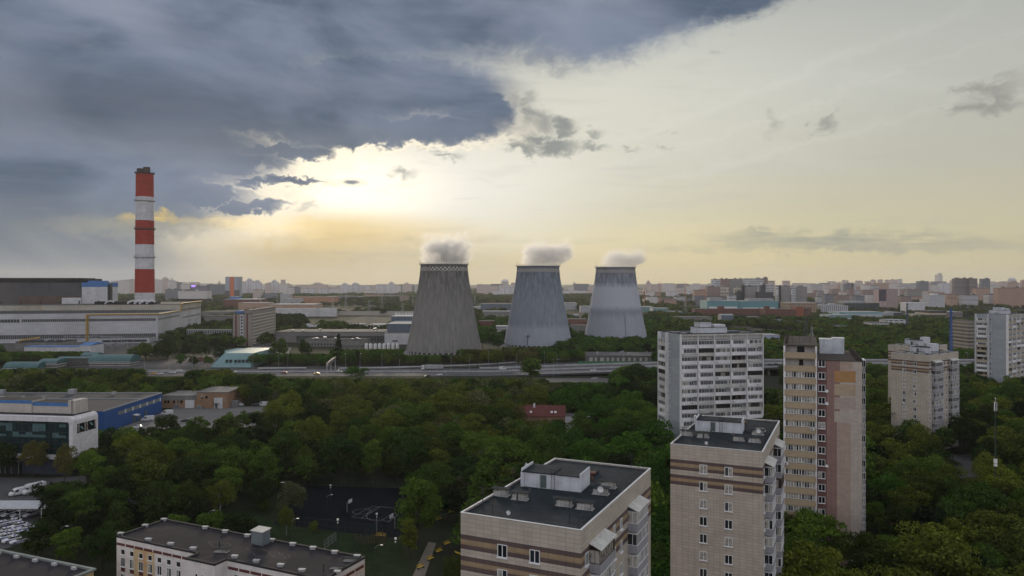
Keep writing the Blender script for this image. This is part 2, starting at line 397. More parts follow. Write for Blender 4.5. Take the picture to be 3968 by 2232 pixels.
COURT = mat('court_rubber', (.008, .010, .014), 1, .3, .4, spec=.03)
LINE = mat('road_paint', (.55, .55, .53), .7, .3, 2)
EARTH = mat('yellow_brown_earth', (.26, .15, .08), 1, .4, .4)
def keep(pts, m=0): NOTREE.append([(p[0], p[1]) for p in pts])
def Gp(*pp): return [G(a, b) for a, b in pp]
# loading yard behind the white vans
p = [(-178, 300), (-178, 392), (-118, 400), (-108, 392), (-118, 345), (-150, 300)]; sheet('loading_yard', p, .004, PAVE); keep(p)
# police car park, forecourt of the glass office
p = Gp((-300, 2160), (0, 2131), (177, 2081), (160, 1990), (140, 1935), (230, 1885), (336, 1874), (330, 1843), (200, 1852), (-300, 1846)); sheet('car_park', p, .004, ASPH); keep(p); keep(Gp((-300, 2250), (60, 2180), (150, 2100), (-300, 2100)))
p = Gp((440, 1950), (620, 1955), (620, 1900), (440, 1905)); sheet('side_yard', p, .006, ASPH); keep(p)
# sports ground
p = Gp((1175, 1880), (1640, 1895), (1560, 2090), (1060, 2030)); sheet('sports_court', p, .008, COURT); keep(p)
p = Gp((700, 2000), (1060, 1960), (1175, 1880), (1560, 2090), (1600, 2250), (1300, 2300), (760, 2160)); sheet('lawn', p, .004, GRASS)
keep(Gp((760, 2010), (1060, 2000), (1560, 2090), (1560, 2240), (1300, 2240), (760, 2130)))
# court lines
def stroke(b, pts, wd, z):
    for a, c in zip(pts, pts[1:]):
        a = Vector((a[0], a[1], 0)); c = Vector((c[0], c[1], 0)); d = (c - a).normalized(); n_ = Vector((-d.y, d.x, 0)) * wd / 2
        b.quad(*[(q.x, q.y, z) for q in (a - n_, c - n_, c + n_, a + n_)])
b = MB(); L = lambda *q: [G(1000 + x * .5397, 1450 + y * .5397) for x, y in q]
q = L((672, 1026), (822, 948), (1010, 964)); stroke(b, [q[0], q[1], q[2]], .14, .014)
stroke(b, L((672, 1026), (940, 1058), (1010, 1002)), .14, .014); stroke(b, L((742, 1034), (876, 954)), .14, .014)
stroke(b, L((884, 1052), (985, 992)), .12, .014)
c0 = L((745, 986))[0]; c1 = L((870, 1000))[0]
stroke(b, [(c0.x + 2.6 * cos(a * pi / 12), c0.y + 2.6 * sin(a * pi / 12)) for a in range(25)], .12, .014)
stroke(b, [(c1.x + 3.4 * cos(a * pi / 12), c1.y + 6.4 * sin(a * pi / 12)) for a in range(4, 22)], .12, .014)
tag(b.build('court_marking', mat('worn_court_paint', (.20, .21, .22), .8, .4, 2)), kind='structure')
# path beside the court and between the yellow benches
p = Gp((1590, 2250), (1660, 2100), (1690, 2105), (1640, 2250)); sheet('path', p, .010, PATHM); keep(p)
p = Gp((1600, 2245), (1640, 2180), (1790, 2010), (1850, 2020), (1720, 2245)); keep(p)
p = Gp((3400, 1990), (3500, 1985), (3520, 2070), (3440, 2090)); sheet('dug_earth', p, .006, EARTH); keep(p)
p = Gp((3560, 1820), (3680, 1760), (3800, 1760), (3800, 1840), (3700, 1880)); sheet('courtyard_drive', p, .006, ASPH); keep(p)
p = Gp((2180, 1640), (2300, 1640), (2420, 1720), (2280, 1760), (2170, 1740)); sheet('park_walk', p, .006, PATHM); keep(p)
# ------------------------------------------------------------------ cooling towers
def tower_mat(name, col, dark, patch, topz=62):
    m = bpy.data.materials.new(name); m.use_nodes = True; t = NT(m.node_tree); t.n.clear()
    co = t.new('ShaderNodeTexCoord').outputs['Object']; x, y, z = t.sep(co); a = t.m('ARCTAN2', y, x)
    rings = t.rng(t.m('ABSOLUTE', t.sub(t.m('FRACT', t.m('DIVIDE', z, 1.35)), .5)), .40, .5, 0, 1)
    cyl = t.comb(t.mul(a, 26), t.mul(z, .30), 0.0)
    st = t.noise(t.comb(t.mul(a, 26), t.mul(z, .05), 2.0), 1.1, 6, .62)[0]
    fine = t.noise(t.comb(t.mul(a, 60), t.mul(z, .10), 4.0), 1.0, 4, .6)[0]
    blot = t.noise(t.comb(t.mul(a, 9), t.mul(z, .085), 6.0), 1.0, 5, .6)[0]
    c = t.mix(t.mul(t.rng(st, .40, .70), .8), col, dark); c = t.mix(t.mul(t.rng(blot, .45, .62), .45), c, dark)
    c = t.mix(t.mul(t.mul(t.rng(fine, .56, .70), t.rng(blot, .4, .6)), .55), c, tuple(q * .55 for q in dark))
    c = t.mix(t.mul(t.rng(z, topz - 18, 80), t.rng(blot, .38, .56, 0, .85)), c, tuple(q * .62 for q in dark))
    c = t.mix(t.mul(rings, .35), c, tuple(q * .7 for q in dark))
    if patch:      # paler washed concrete bands
        for z0, z1, k in patch:
            f = t.mul(t.mul(t.rng(t.add(z, t.mul(t.sub(blot, .5), 9)), z0 - 3, z0 + 3), t.rng(t.add(z, t.mul(t.sub(blot, .5), 9)), z1 + 3, z1 - 3)), k)
            c = t.mix(f, c, (.42, .44, .50))
    # faded checker of red and white aviation squares under the rim
    ca = t.m('FLOOR', t.mul(a, 72 / (2 * pi) * 1.0)); cz = t.m('FLOOR', t.m('DIVIDE', t.sub(z, 75.6), 1.55))
    ck = t.m('FLOORED_MODULO', t.add(ca, cz), 2.0)
    inb = t.mul(t.m('GREATER_THAN', z, 76.6), t.m('LESS_THAN', z, 80.3))
    c = t.mix(t.mul(inb, t.rng(st, .7, .42, .35, .9)), c, t.mix(ck, (.13, .10, .09), (.50, .50, .48)))
    bs = t.new('ShaderNodeBsdfPrincipled'); t.l.new(c, bs.inputs['Base Color']); bs.inputs['Roughness'].default_value = .95; bs.inputs['Specular IOR Level'].default_value = .1
    bp = t.new('ShaderNodeBump'); bp.inputs['Strength'].default_value = .25; bp.inputs['Distance'].default_value = .5
    t.l.new(fine, bp.inputs['Height']); t.l.new(bp.outputs[0], bs.inputs['Normal'])
    o = t.new('ShaderNodeOutputMaterial'); t.l.new(bs.outputs[0], o.inputs[0]); return m
prof = [(35.2, 3.8), (34.6, 5.5), (33.0, 14), (31.2, 22), (29.4, 32), (27.4, 43), (25.4, 55), (23.8, 64), (22.6, 72), (21.9, 79), (21.7, 82.2)]
GREYC = mat('pale_concrete', (.42, .43, .44), .9, .2, .2, streak=.3)
TW = []
for (px, D, lab, col, dark, patch) in (
    (1721, 690, 'brown grey streaked concrete cooling tower, nearest and leftmost of the three', (.225, .219, .210), (.135, .132, .128), None),
    (2085, 765, 'blue grey concrete cooling tower, middle one of the three', (.235, .27, .315), (.155, .18, .215), [(2, 22, .35)]),
    (2385, 827, 'cooling tower with pale washed bands across its shell, farthest of the three', (.27, .29, .34), (.19, .21, .25), [(4, 30, .35), (38, 63, .85)])):
    t_ = empty('cooling_tower', (XX(px, D), D, 0), 0, lab, 'cooling tower', 'three cooling towers of the power plant'); TW.append(t_)
    b = MB(); b.lathe(prof, 96); pi_ = [(r - .6, z) for r, z in reversed(prof)]; b.lathe(pi_, 96); b.lathe([(35.2, 3.8), (34.6, 3.8)], 96)
    b.build('shell', tower_mat('tower_concrete', col, dark, patch), t_, smooth=True)
    b = MB(); b.lathe([(21.7, 82.2), (22.9, 82.5), (22.9, 83.1), (21.4, 83.1), (21.4, 82.2)], 96); b.build('rim', GREYC, t_)
    b = MB()
    for k in range(64):
        a = 2 * pi * k / 64; b.tube((cos(a) * 22.7, sin(a) * 22.7, 83.1), (cos(a) * 22.7, sin(a) * 22.7, 84.2), .05, n=4)
    for zz in (83.7, 84.2): b.lathe([(22.75, zz), (22.75, zz + .08), (22.65, zz + .08)], 96)
    b.build('railing', GALV(), t_)
    for a0 in (.9, 2.0, 3.4, 4.1, 4.9, 5.6):
        b = MB(); b.tube((cos(a0) * 22.6, sin(a0) * 22.6, 83), (cos(a0) * 22.6, sin(a0) * 22.6, 87.0), .09, n=5); b.build('lightning_rod', DARKM(), t_)
    b = MB()
    for k in range(44):
        a = 2 * pi * k / 44; a2 = a + pi / 44; a3 = a - pi / 44
        b.tube((cos(a) * 36.4, sin(a) * 36.4, 0), (cos(a2) * 34.9, sin(a2) * 34.9, 3.9), .32, n=5); b.tube((cos(a) * 36.4, sin(a) * 36.4, 0), (cos(a3) * 34.9, sin(a3) * 34.9, 3.9), .32, n=5)
    b.build('support_columns', GREYC, t_)
    b = MB(); b.lathe([(37.5, 0), (37.5, 1.3), (38.3, 1.3), (38.3, 0)], 72); b.build('basin_wall', GREYC, t_)
    b = MB(); b.lathe([(34.0, 1.2), (33.5, 3.7)], 48, capt=True); b.build('fill_screen', DARKM(), t_)
# climbing pole on the middle tower's lower shell, ladder on the far one
b = MB(); a = math.radians(250)
b.tube((cos(a) * 34.9, sin(a) * 34.9 - .6, 3.8), (cos(a) * 32.6, sin(a) * 32.6 - 1.0, 15), .25, n=5); b.box(cos(a) * 33 - 2.4, cos(a) * 33 + 2.4, sin(a) * 33 - 1.6, sin(a) * 33 - .6, 13.2, 13.6); b.build('maintenance_landing', DARKM(), TW[1])
b = MB(); a = math.radians(281); b.tube((cos(a) * 35.0, sin(a) * 35.0, 3.8), (cos(a) * 30.2, sin(a) * 30.2, 29), .22, n=5); b.build('ladder', DARKM(), TW[2])
# steam: real volumes of thin vapour over each mouth
def steam_mat(name, dens, seed, scale=.09):
    m = bpy.data.materials.new(name); m.use_nodes = True; t = NT(m.node_tree); t.n.clear()
    co = t.new('ShaderNodeTexCoord').outputs['Object']; x, y, z = t.sep(co)
    q = t.new('ShaderNodeVectorMath', operation='ADD'); t.l.new(co, q.inputs[0]); q.inputs[1].default_value = (seed, seed * 2, seed * 3)
    n_ = t.noise(q.outputs[0], scale * .8, 7, .68, 1.6)[0]
    # Generated runs 0..1 through the bounding box: thin towards its border
    ge = t.new('ShaderNodeTexCoord').outputs['Generated']; gx, gy, gz = t.sep(ge)
    d2 = t.add(t.m('POWER', t.mul(t.sub(gx, .47), 2.1), 2.0), t.m('POWER', t.mul(t.sub(gy, .5), 2.1), 2.0))
    body = t.mul(t.rng(d2, 1.0, .35), t.rng(gz, 1.0, .40, 0, 1))
    thr = t.rng(body, 0, 1, .70, .38)
    f = t.rng(t.sub(n_, thr), 0, .16, 0, 1)
    dn = t.mul(t.mul(f, t.rng(d2, 1.0, .7)), dens)
    dn = t.mul(dn, t.rng(gz, 0, .10, .6, 1))
    v = t.new('ShaderNodeVolumePrincipled'); v.inputs['Color'].default_value = (.93, .94, .97, 1); v.inputs['Anisotropy'].default_value = .55
    t.l.new(dn, v.inputs['Density']); o = t.new('ShaderNodeOutputMaterial'); t.l.new(v.outputs[0], o.inputs['Volume']); return m
for k, (t_, wd, ht, ox, dens, lab) in enumerate(zip(TW, (66, 74, 70), (40, 36, 28), (5, 12, 12), (.12, .10, .075),
        ('tallest grey steam puff over the nearest cooling tower', 'grey steam trailing right over the middle cooling tower', 'thin low steam over the farthest cooling tower'))):
    b = MB(); n = 24; pr = [(21.2, 0), (24, 3), (wd / 2, ht * .35), (wd / 2, ht * .7), (wd * .3, ht), (.1, ht)]
    b.lathe(pr, n, capb=True)
    for i, v_ in enumerate(b.v):
        s_ = min(1, v_[2] / (ht * .35)); b.v[i] = (v_[0] + ox * s_, v_[1], v_[2])
    o = b.build('steam', steam_mat('water_vapour', dens, 3.7 * k + 1, .12), loc=(t_.location.x, t_.location.y, 83.3))
    tag(o, lab, 'steam', 'steam over the cooling towers', 'stuff')
# ------------------------------------------------------------------ tall chimney
D = 1100; ch = empty('chimney_stack', (XX(561, D), D, 0), 0, 'very tall red and white banded chimney stack of the power plant', 'chimney')
def rad(z): return 13.9 - (13.9 - 12.0) * z / 232
zb = [0] + [ZZ(y, D) for y in (1134, 1043, 948, 855, 764, 672)]
REDP = mat('red_aviation_paint', (.34, .028, .018), .8, .25, .12, streak=.5, joints=(60, 2.6, .08), jcol=.82)
WHTP = mat('white_aviation_paint', (.60, .61, .64), .7, .22, .2, streak=.45, joints=(60, 2.6, .10), jcol=.80)
b = MB(); n = 48
for k in range(6): b.lathe([(rad(zb[k]), zb[k]), (rad((zb[k] + zb[k + 1]) / 2), (zb[k] + zb[k + 1]) / 2), (rad(zb[k + 1]), zb[k + 1])], n, mi=1 - (k % 2) if k < 6 else 0)
b.lathe([(rad(232), zb[6]), (.1, zb[6])], n)
b.build('shaft', [REDP, WHTP], ch, smooth=True)
for k, yy in enumerate((672, 779, 888, 997)):
    z = ZZ(yy, D); r_ = rad(z); b = MB(); b.lathe([(r_, z - 1.6), (r_ + 1.7, z - .2), (r_ + 1.7, z + .3), (r_, z + .3)], n)
    for q in range(36):
        a = 2 * pi * q / 36; b.tube((cos(a) * (r_ + 1.6), sin(a) * (r_ + 1.6), z), (cos(a) * (r_ + 1.6), sin(a) * (r_ + 1.6), z + 2.2), .12, n=4)
    b.lathe([(r_ + 1.7, z + 2.0), (r_ + 1.7, z + 2.3), (r_ + 1.5, z + 2.3)], n)
    b.build('walkway_ring', DARKM() if k in (0, 2) else GREYC, ch)
SOOT = mat('soot_stained_flue', (.055, .045, .038), .9, .4, .3, streak=.6)
for (x_, y_, r_, h_) in ((-4.6, -3, 5.2, 6.5), (4.6, -3.5, 4.8, 8.6), (0, 5, 5.2, 7.5)):
    b = MB(); b.lathe([(r_, zb[6]), (r_, zb[6] + h_), (r_ - .5, zb[6] + h_), (r_ - .5, zb[6])], 24, c=(x_, y_)); b.build('flue', SOOT, ch, smooth=False)
# ------------------------------------------------------------------ striped tile-clad apartment blocks
TILE = mat('beige_tile_cladding', (.50, .44, .375), .55, .10, .5, joints=(1.05, .52, .022), jcol=.72, streak=.12)
TILE_C = mat('beige_tile_cladding_plain', (.40, .365, .34), .55, .10, .5, joints=(.6, .6, .03), jcol=.85)
BR = (.125, .088, .085); TN = (.36, .265, .165)
BAND_OFF = ((2.6, 3.15, BR), (3.15, 3.8, TN), (3.8, 4.35, BR), (5.2, 5.75, BR), (5.75, 6.35, TN), (6.35, 6.95, BR))
def band_tile(H): return mat('striped_tile_cladding_%d' % int(H * 10), (.50, .44, .375), .6, .14, .3, joints=(1.05, .52, .026), jcol=.62, streak=.22, bands=[(H - b_, H - a, c) for a, b_, c in BAND_OFF])
CORR = mat('corrugated_balcony_panel', (.36, .36, .385), .5, .15, .8, joints=(.16, 6, .02), jcol=.7)
WALLW = mat('whitewashed_plaster', (.58, .61, .66), .9, .25, .6, streak=.35)
VENT = mat('weathered_vent_plaster', (.48, .48, .47), .9, .5, 2.2, streak=.6)
FH = 2.95
def mast(parent, x, y, z, h, yagi=True, name='antenna_mast'):
    def f(b):
        b.tube((0, 0, 0), (0, 0, h), .045, .03, 5)
        if yagi:
            b.box(-.5, .5, -.02, .02, h - .35, h - .31); b.box(-.3, .3, -.02, .02, h - .65, h - .61); b.box(-.02, .02, -.5, .5, h - .2, h - .16)
    return inst(name, mesh(('antenna_mast', h, yagi), f, DARKM()), parent, (x, y, z), random.random() * 3)
def dish(parent, x, y, z, r=.45, rz=0.0):
    def f(b):
        n = 16; pr = [(.001, .0), (r * .5, .03), (r, .14)]; vs = []
        for rr, d in pr:
            for k in range(n): vs.append((cos(2 * pi * k / n) * rr, -d - .25, sin(2 * pi * k / n) * rr))
        b.add(vs, [(j * n + k, j * n + (k + 1) % n, (j + 1) * n + (k + 1) % n, (j + 1) * n + k) for j in range(2) for k in range(n)])
        b.tube((0, 0, 0), (0, -.25, 0), .04, n=5); b.tube((0, -.3, -r * .6), (0, -.7, 0), .015, n=4); b.box(-.04, .04, -.76, -.68, -.04, .04)
    return inst('satellite_dish', mesh(('dish', r), f, PVC()), parent, (x, y, z), rz)
def aircon(parent, x, y, z, rz=0.0):
    def f(b):
        b.box(-.42, .42, -.36, -.05, 0, .56, 0); b.lathe([(.2, -.0), (.2, .01)], 14); n = len(b.v) - 28
        for i in range(n, len(b.v)): vx, vy, vz = b.v[i]; b.v[i] = (vx - .1, -.362 - vz, vy + .28)
        b.add([(-.1 + cos(a * pi / 7) * .2, -.368, .28 + sin(a * pi / 7) * .2) for a in range(14)], [tuple(range(14))], 1)
        for i in range(len(b.mi) - 15, len(b.mi)): b.mi[i] = 1
        b.box(-.36, -.32, -.34, 0, -.12, 0, 1); b.box(.32, .36, -.34, 0, -.12, 0, 1)
    return inst('air_conditioner', mesh('aircon', f, [PVC(), DARKM()]), parent, (x, y, z), rz)
def shaft(parent, x, y, z, rz, L=2.0, h=.75):
    def f(b): b.box(-L / 2, L / 2, -.35, .35, 0, h); b.box(-L / 2 - .15, L / 2 + .15, -.5, .5, 0, .12)
    o = inst('vent_shaft', mesh(('vent', L, h), f, VENT), parent, (x, y, z), rz)
    def g_(b):
        b.box(-L / 2 - .28, L / 2 + .28, -.62, .62, h + .26, h + .32)
        for sx in (-1, 1):
            for sy in (-1, 1): b.box(sx * (L / 2 - .1) - .04, sx * (L / 2 - .1) + .04, sy * .28 - .04, sy * .28 + .04, h, h + .26)
    inst('vent_cap', mesh(('ventcap', L, h), g_, ROOF()), o); return o
def railing(parent, pts, z, h=.9, step=2.0, lean=0.0):
    b = MB()
    for (x0, y0), (x1, y1) in zip(pts, pts[1:]):
        L = sqrt((x1 - x0) ** 2 + (y1 - y0) ** 2); n = max(1, int(L / step))
        for k in range(n + 1):
            t_ = k / n; x = x0 + (x1 - x0) * t_; y = y0 + (y1 - y0) * t_; b.tube((x, y, z), (x, y, z + h), .022, n=4)
        for zz in (h * .5, h): b.tube((x0, y0, z + zz), (x1, y1, z + zz), .018, n=4)
    return b.build('roof_railing', mat('rusty_rail', (.06, .045, .04), .8, .3, 2), parent)
def shell(e, W, L, H, wm, rm=None, cm=None, par=.22, cw=.20):
    b = MB(); b.prism([(0, 0), (W, 0), (W, L), (0, L)], 0, H - par)
    t_ = .16
    for x0, x1, y0, y1 in ((0, W, 0, t_), (0, W, L - t_, L), (0, t_, t_, L - t_), (W - t_, W, t_, L - t_)): b.box(x0, x1, y0, y1, H - par, H)
    b.build('wall', wm, e)
    b = MB(); b.box(t_, W - t_, t_, L - t_, H - par, H - par + .02); b.build('roof', rm or ROOF(), e)
    b = MB(); o = .05
    for x0, x1, y0, y1 in ((-o, W + o, -o, cw), (-o, W + o, L - cw, L + o), (-o, cw, cw, L - cw), (W - cw, W + o, cw, L - cw)): b.box(x0, x1, y0, y1, H, H + .06)
    b.build('parapet_cap', cm or WHITE(), e)
def bay(e, side, a0, a1, z, W, p=1.3, canopy=False, wm=None, dark=False):
    """projecting glazed balcony on the right (+x) or left face, from a0 to a1 along the wall; z = floor level"""
    w_ = a1 - a0; rz = pi / 2 if side == 'r' else (-pi / 2 if side == 'l' else 0)
    if side == 'r': pos = (W, (a0 + a1) / 2, z)
    elif side == 'l': pos = (0, (a0 + a1) / 2, z)
    else: pos = ((a0 + a1) / 2, 0, z)
    def par(b):
        b.box(-w_ / 2, w_ / 2, -p, 0, -.12, .0); b.box(-w_ / 2, w_ / 2, -p, -p + .08, 0, 1.0); b.box(-w_ / 2, -w_ / 2 + .08, -p + .08, 0, 0, 1.0); b.box(w_ / 2 - .08, w_ / 2, -p + .08, 0, 0, 1.0)
    o = inst('balcony', mesh(('bal', w_, p), par, wm or CORR), e, pos, rz)
    def fr(b):
        n = max(3, int(w_ / .62)); b.box(-w_ / 2 - .04, w_ / 2 + .04, -p - .05, 0, 1.0, 1.06); b.box(-w_ / 2, w_ / 2, -p, 0, 2.50, 2.60)
        for k in range(n + 1):
            x = -w_ / 2 + w_ * k / n; x = min(max(x, -w_ / 2 + .035), w_ / 2 - .035); b.box(x - .035, x + .035, -p, -p + .07, 1.06, 2.50)
        for sx in (-1, 1):
            x = sx * (w_ / 2 - .035); b.box(x - .03, x + .03, -p / 2 - .03, -p / 2 + .03, 1.06, 2.50)
    fm = PVC() if not dark else mat('brown_frame', (.10, .075, .06), .7, .3, 2)
    inst('glazing_frame', mesh(('balfr', w_, p, dark), fr, fm), o)
    def pn(b): b.box(-w_ / 2 + .05, w_ / 2 - .05, -p + .045, -p + .055, 1.05, 2.52); b.box(-w_ / 2 + .04, -w_ / 2 + .05, -p + .06, 0, 1.05, 2.52); b.box(w_ / 2 - .05, w_ / 2 - .04, -p + .06, 0, 1.05, 2.52)
    gm = random.choice((GL, GLC, GLD)); inst('pane', mesh(('balpn', w_, p, gm.name), pn, gm), o)
    if canopy:
        def cn(b): b.add([(-w_ / 2 - .15, -p - .25, 2.62), (w_ / 2 + .15, -p - .25, 2.62), (w_ / 2 + .15, .0, 3.25), (-w_ / 2 - .15, 0, 3.25), (-w_ / 2 - .15, -p - .25, 2.70), (w_ / 2 + .15, -p - .25, 2.70), (w_ / 2 + .15, .0, 3.33), (-w_ / 2 - .15, 0, 3.33)],
                       [(0, 3, 2, 1), (4, 5, 6, 7), (0, 1, 5, 4), (1, 2, 6, 5), (2, 3, 7, 6), (3, 0, 4, 7)])
        inst('canopy', mesh(('canopy', w_, p), cn, mat('pale_sheet_canopy', (.55, .55, .52), .5, .3, 1.5, streak=.4)), o)
    return o
def machine_room(e, x, y, z, rz, w_, d_, h=2.3):
    wr = MB(); wr.box(0, w_, 0, d_, 0, h - .3); wr.box(0, .18, -.0, d_, h - .3, h + .15); wr.box(w_ - .18, w_, 0, d_, h - .3, h + .15)
    wr.box(w_ * .29, w_ * .29 + .25, -.12, 0, 0, h - .4); wr.box(0, .5, -.25, 0, 0, h - .35)
    o = wr.build('machine_room', WALLW, e, (x, y, z), rz)
    b = MB(); b.box(.18, w_ - .18, -.15, d_ + .1, h - .3, h - .16); b.box(w_ * .5, w_ * .5 + .5, -.18, d_ * .7, h - .155, h - .08); b.build('room_roof', ROOF(), o)
    b = MB(); b.box(w_ * .33, w_ * .33 + .85, -.05, .0, .1, 1.8); b.build('door', mat('grey_green_door', (.09, .12, .12), .6, .2, 2), o)
    b = MB()
    for sx in (0, .5): b.tube((w_ * .52 + sx, -.25, 0), (w_ * .52 + sx, -.2, h + .5), .03, n=5)
    for k in range(7): b.tube((w_ * .52, -.25, .2 + k * .32), (w_ * .52 + .5, -.25, .2 + k * .32), .02, n=4)
    b.build('ladder', DARKM(), o); return o
def striped_block(lab, px_left, D_left, th, W, L, H, floors, roof_kit, side_bays, side_wins, front_wins, group, top_off=4.6, seedv=1):
    random.seed(seedv); e = empty('apartment_block', (XX(px_left, D_left), D_left, 0), R(th), lab, 'apartment building', group); footprint(e, 0, W + 1.5, 0, L)
    shell(e, W, L, H, band_tile(H))
    for k in range(floors):
        z = H - top_off - k * FH
        if z < 1: break
        for x in front_wins:
            window(e, x, 0, z, 1.3, 1.55)
            if random.random() < .08: aircon(e, x + .3, 0, z - .75)
        for y in side_wins: window(e, W, y, z, 1.15 if y < 5 else 1.0, 1.5, pi / 2, n=2)
        for a0, a1 in side_bays: bay(e, 'r', a0, a1, z - 1.05, W, canopy=(k == 0), dark=random.random() < .12)
    if roof_kit: roof_kit(e, W, L, H - .20)
    return e
def kit_full(e, W, L, z):
    rl = lambda q: local(EREF, G(1700 + q[0] * .5397, 1450 + q[1] * .5397, z))
    mx_, my_ = local(EREF, G(2026.5, 1879, 37.8)); machine_room(e, mx_, my_ - .6, z, R(3), 8.6, 4.4, 2.3)
    for q in ((448, 872), (585, 900), (903, 945), (1050, 968), (1163, 862), (1218, 815)):
        x, y = rl(q); shaft(e, x, y, z, R(4), 1.9, .7)
    for q, h in (((533, 830), 3.0), ((1380, 685), 2.3), ((940, 1070), 3.2), ((317, 975), 2.9), ((385, 1012), 2.0)):
        x, y = rl(q); mast(e, x, y, z, h)
    for q in ((657, 905), (565, 925), (829, 962)):
        x, y = rl(q)
        def f(b): b.tube((0, 0, 0), (0, 0, 1.3), .13, n=8); b.tube((0, 0, 1.34), (0, 0, 1.6), .2, .02, n=8)
        inst('vent_pipe', mesh('ventpipe', f, mat('dark_pipe', (.05, .055, .06), .6, .3, 3)), e, (x, y, z))
    x, y = rl((510, 1030)); dish(e, x, y, z + .7, .28); x, y = rl((1168, 870)); dish(e, x, y, z + .9, .42)
    railing(e, [(.5, 20), (.5, .5), (W - .5, .5), (W - .5, L - .5)], z + .0, 1.45, 2.1)
    # ventilator hood on the far part of the roof
    b = MB(); b.tube((0, 0, 0), (0, 0, .8), .2, n=8); b.tube((0, 0, .8), (0, 0, 1.1), .35, .6, n=12); b.tube((0, 0, 1.1), (0, 0, 1.25), .6, .5, n=12)
    b.build('roof_ventilator', mat('rust', (.16, .09, .07), .9, .4, 3), e, (9.5, 21.5, z))
    b = MB(); b.box(0, 5, 0, 4, 0, .35); b.build('roof_hatch_slab', ROOF(), e, (4, 22, z)); b = MB(); b.tube((0, 0, 0), (0, 0, 2.2), .15, n=8); b.tube((0, 0, 2.2), (0, 0, 2.5), .3, .1, n=8); b.build('flue', GALV(), e, (1.0, 17.5, z))
class _Ref: pass
EREF = _Ref(); EREF.location = Vector((XX(1785, 90.7), 90.7, 0)); EREF.rotation_euler = _Ref(); EREF.rotation_euler.z = R(-25)
GRP = 'beige apartment blocks with brown and tan stripes'
SB = ((2.9, 8.6), (18.8, 24.5)); SW = (1.9, 12.6, 15.6); FWN = (5.64, 9.82)
striped_block('nearest beige tiled block with brown and tan stripes, dark roof seen from above', 1785, 90.7, -25, 15.5, 31, 38, 7, kit_full, SB, SW, FWN, GRP, seedv=5)
striped_block('slim beige striped block behind the nearest one, its roof crossed by a white machine room', 2597.6, 129.4, -24.7, 15.3, 30.6, 38, 12, kit_full, SB, SW, FWN, GRP, seedv=8)
def kit_small(e, W, L, z):
    machine_room(e, 3, 9, z, 0, 8, 4, 2.6); b = MB(); b.box(0, 3, 0, 3, 0, 3.6); b.build('lift_tower', WALLW, e, (7.5, 13.5, z))
    for x, y in ((2.5, 4), (6, 3), (10, 4), (12, 10), (12, 17), (4, 18), (9, 20)): shaft(e, x, y, z, 0, 2.2, .7)
    for x, y, h in ((1, 1, 2.5), (7, 6, 3.2), (12, 14, 3)): mast(e, x, y, z, h)
# far pair: front corner nearest
def far_block(lab, X0, Y0, th, W, L, seedv, floors):
    # X0,Y0 is the near corner between the left-facing and the right-facing wall; left face runs back-left
    a = R(th + 90); x = X0 + cos(a) * W; y = Y0 + sin(a) * W; th2 = th - 90
    random.seed(seedv); e = empty('apartment_block', (x, y, 0), R(th2), lab, 'apartment building', GRP); footprint(e, 0, W + 1, 0, L)
    shell(e, W, L, 38, band_tile(38)); H = 38
    for k in range(floors):
        z = H - 4.6 - k * FH
        for wx in (5.2, 9.4): window(e, wx, 0, z, 1.3, 1.55)
        if k in (3, 5, 8): aircon(e, 9.2 if k != 5 else 5, 0, z - .7)
        for wy in (1.2, 11.6, 14.2): window(e, W, wy, z, 1.1, 1.5, pi / 2)
        for a0, a1 in ((3.0, 9.2), (16.3, 22.3)): bay(e, 'r', a0, a1, z - 1.05, W, canopy=(k == 0))
    kit_small(e, W, L, H - .20); return e
far_block('beige striped block on the right in front of its twin, corner towards the viewer', 160.5, 287.2, 35, 14.5, 24.5, 3, 11)
far_block('beige striped block mostly hidden behind its twin, showing only stripes and roof', 177.7, 323, 35.5, 14.8, 23.2, 4, 11)
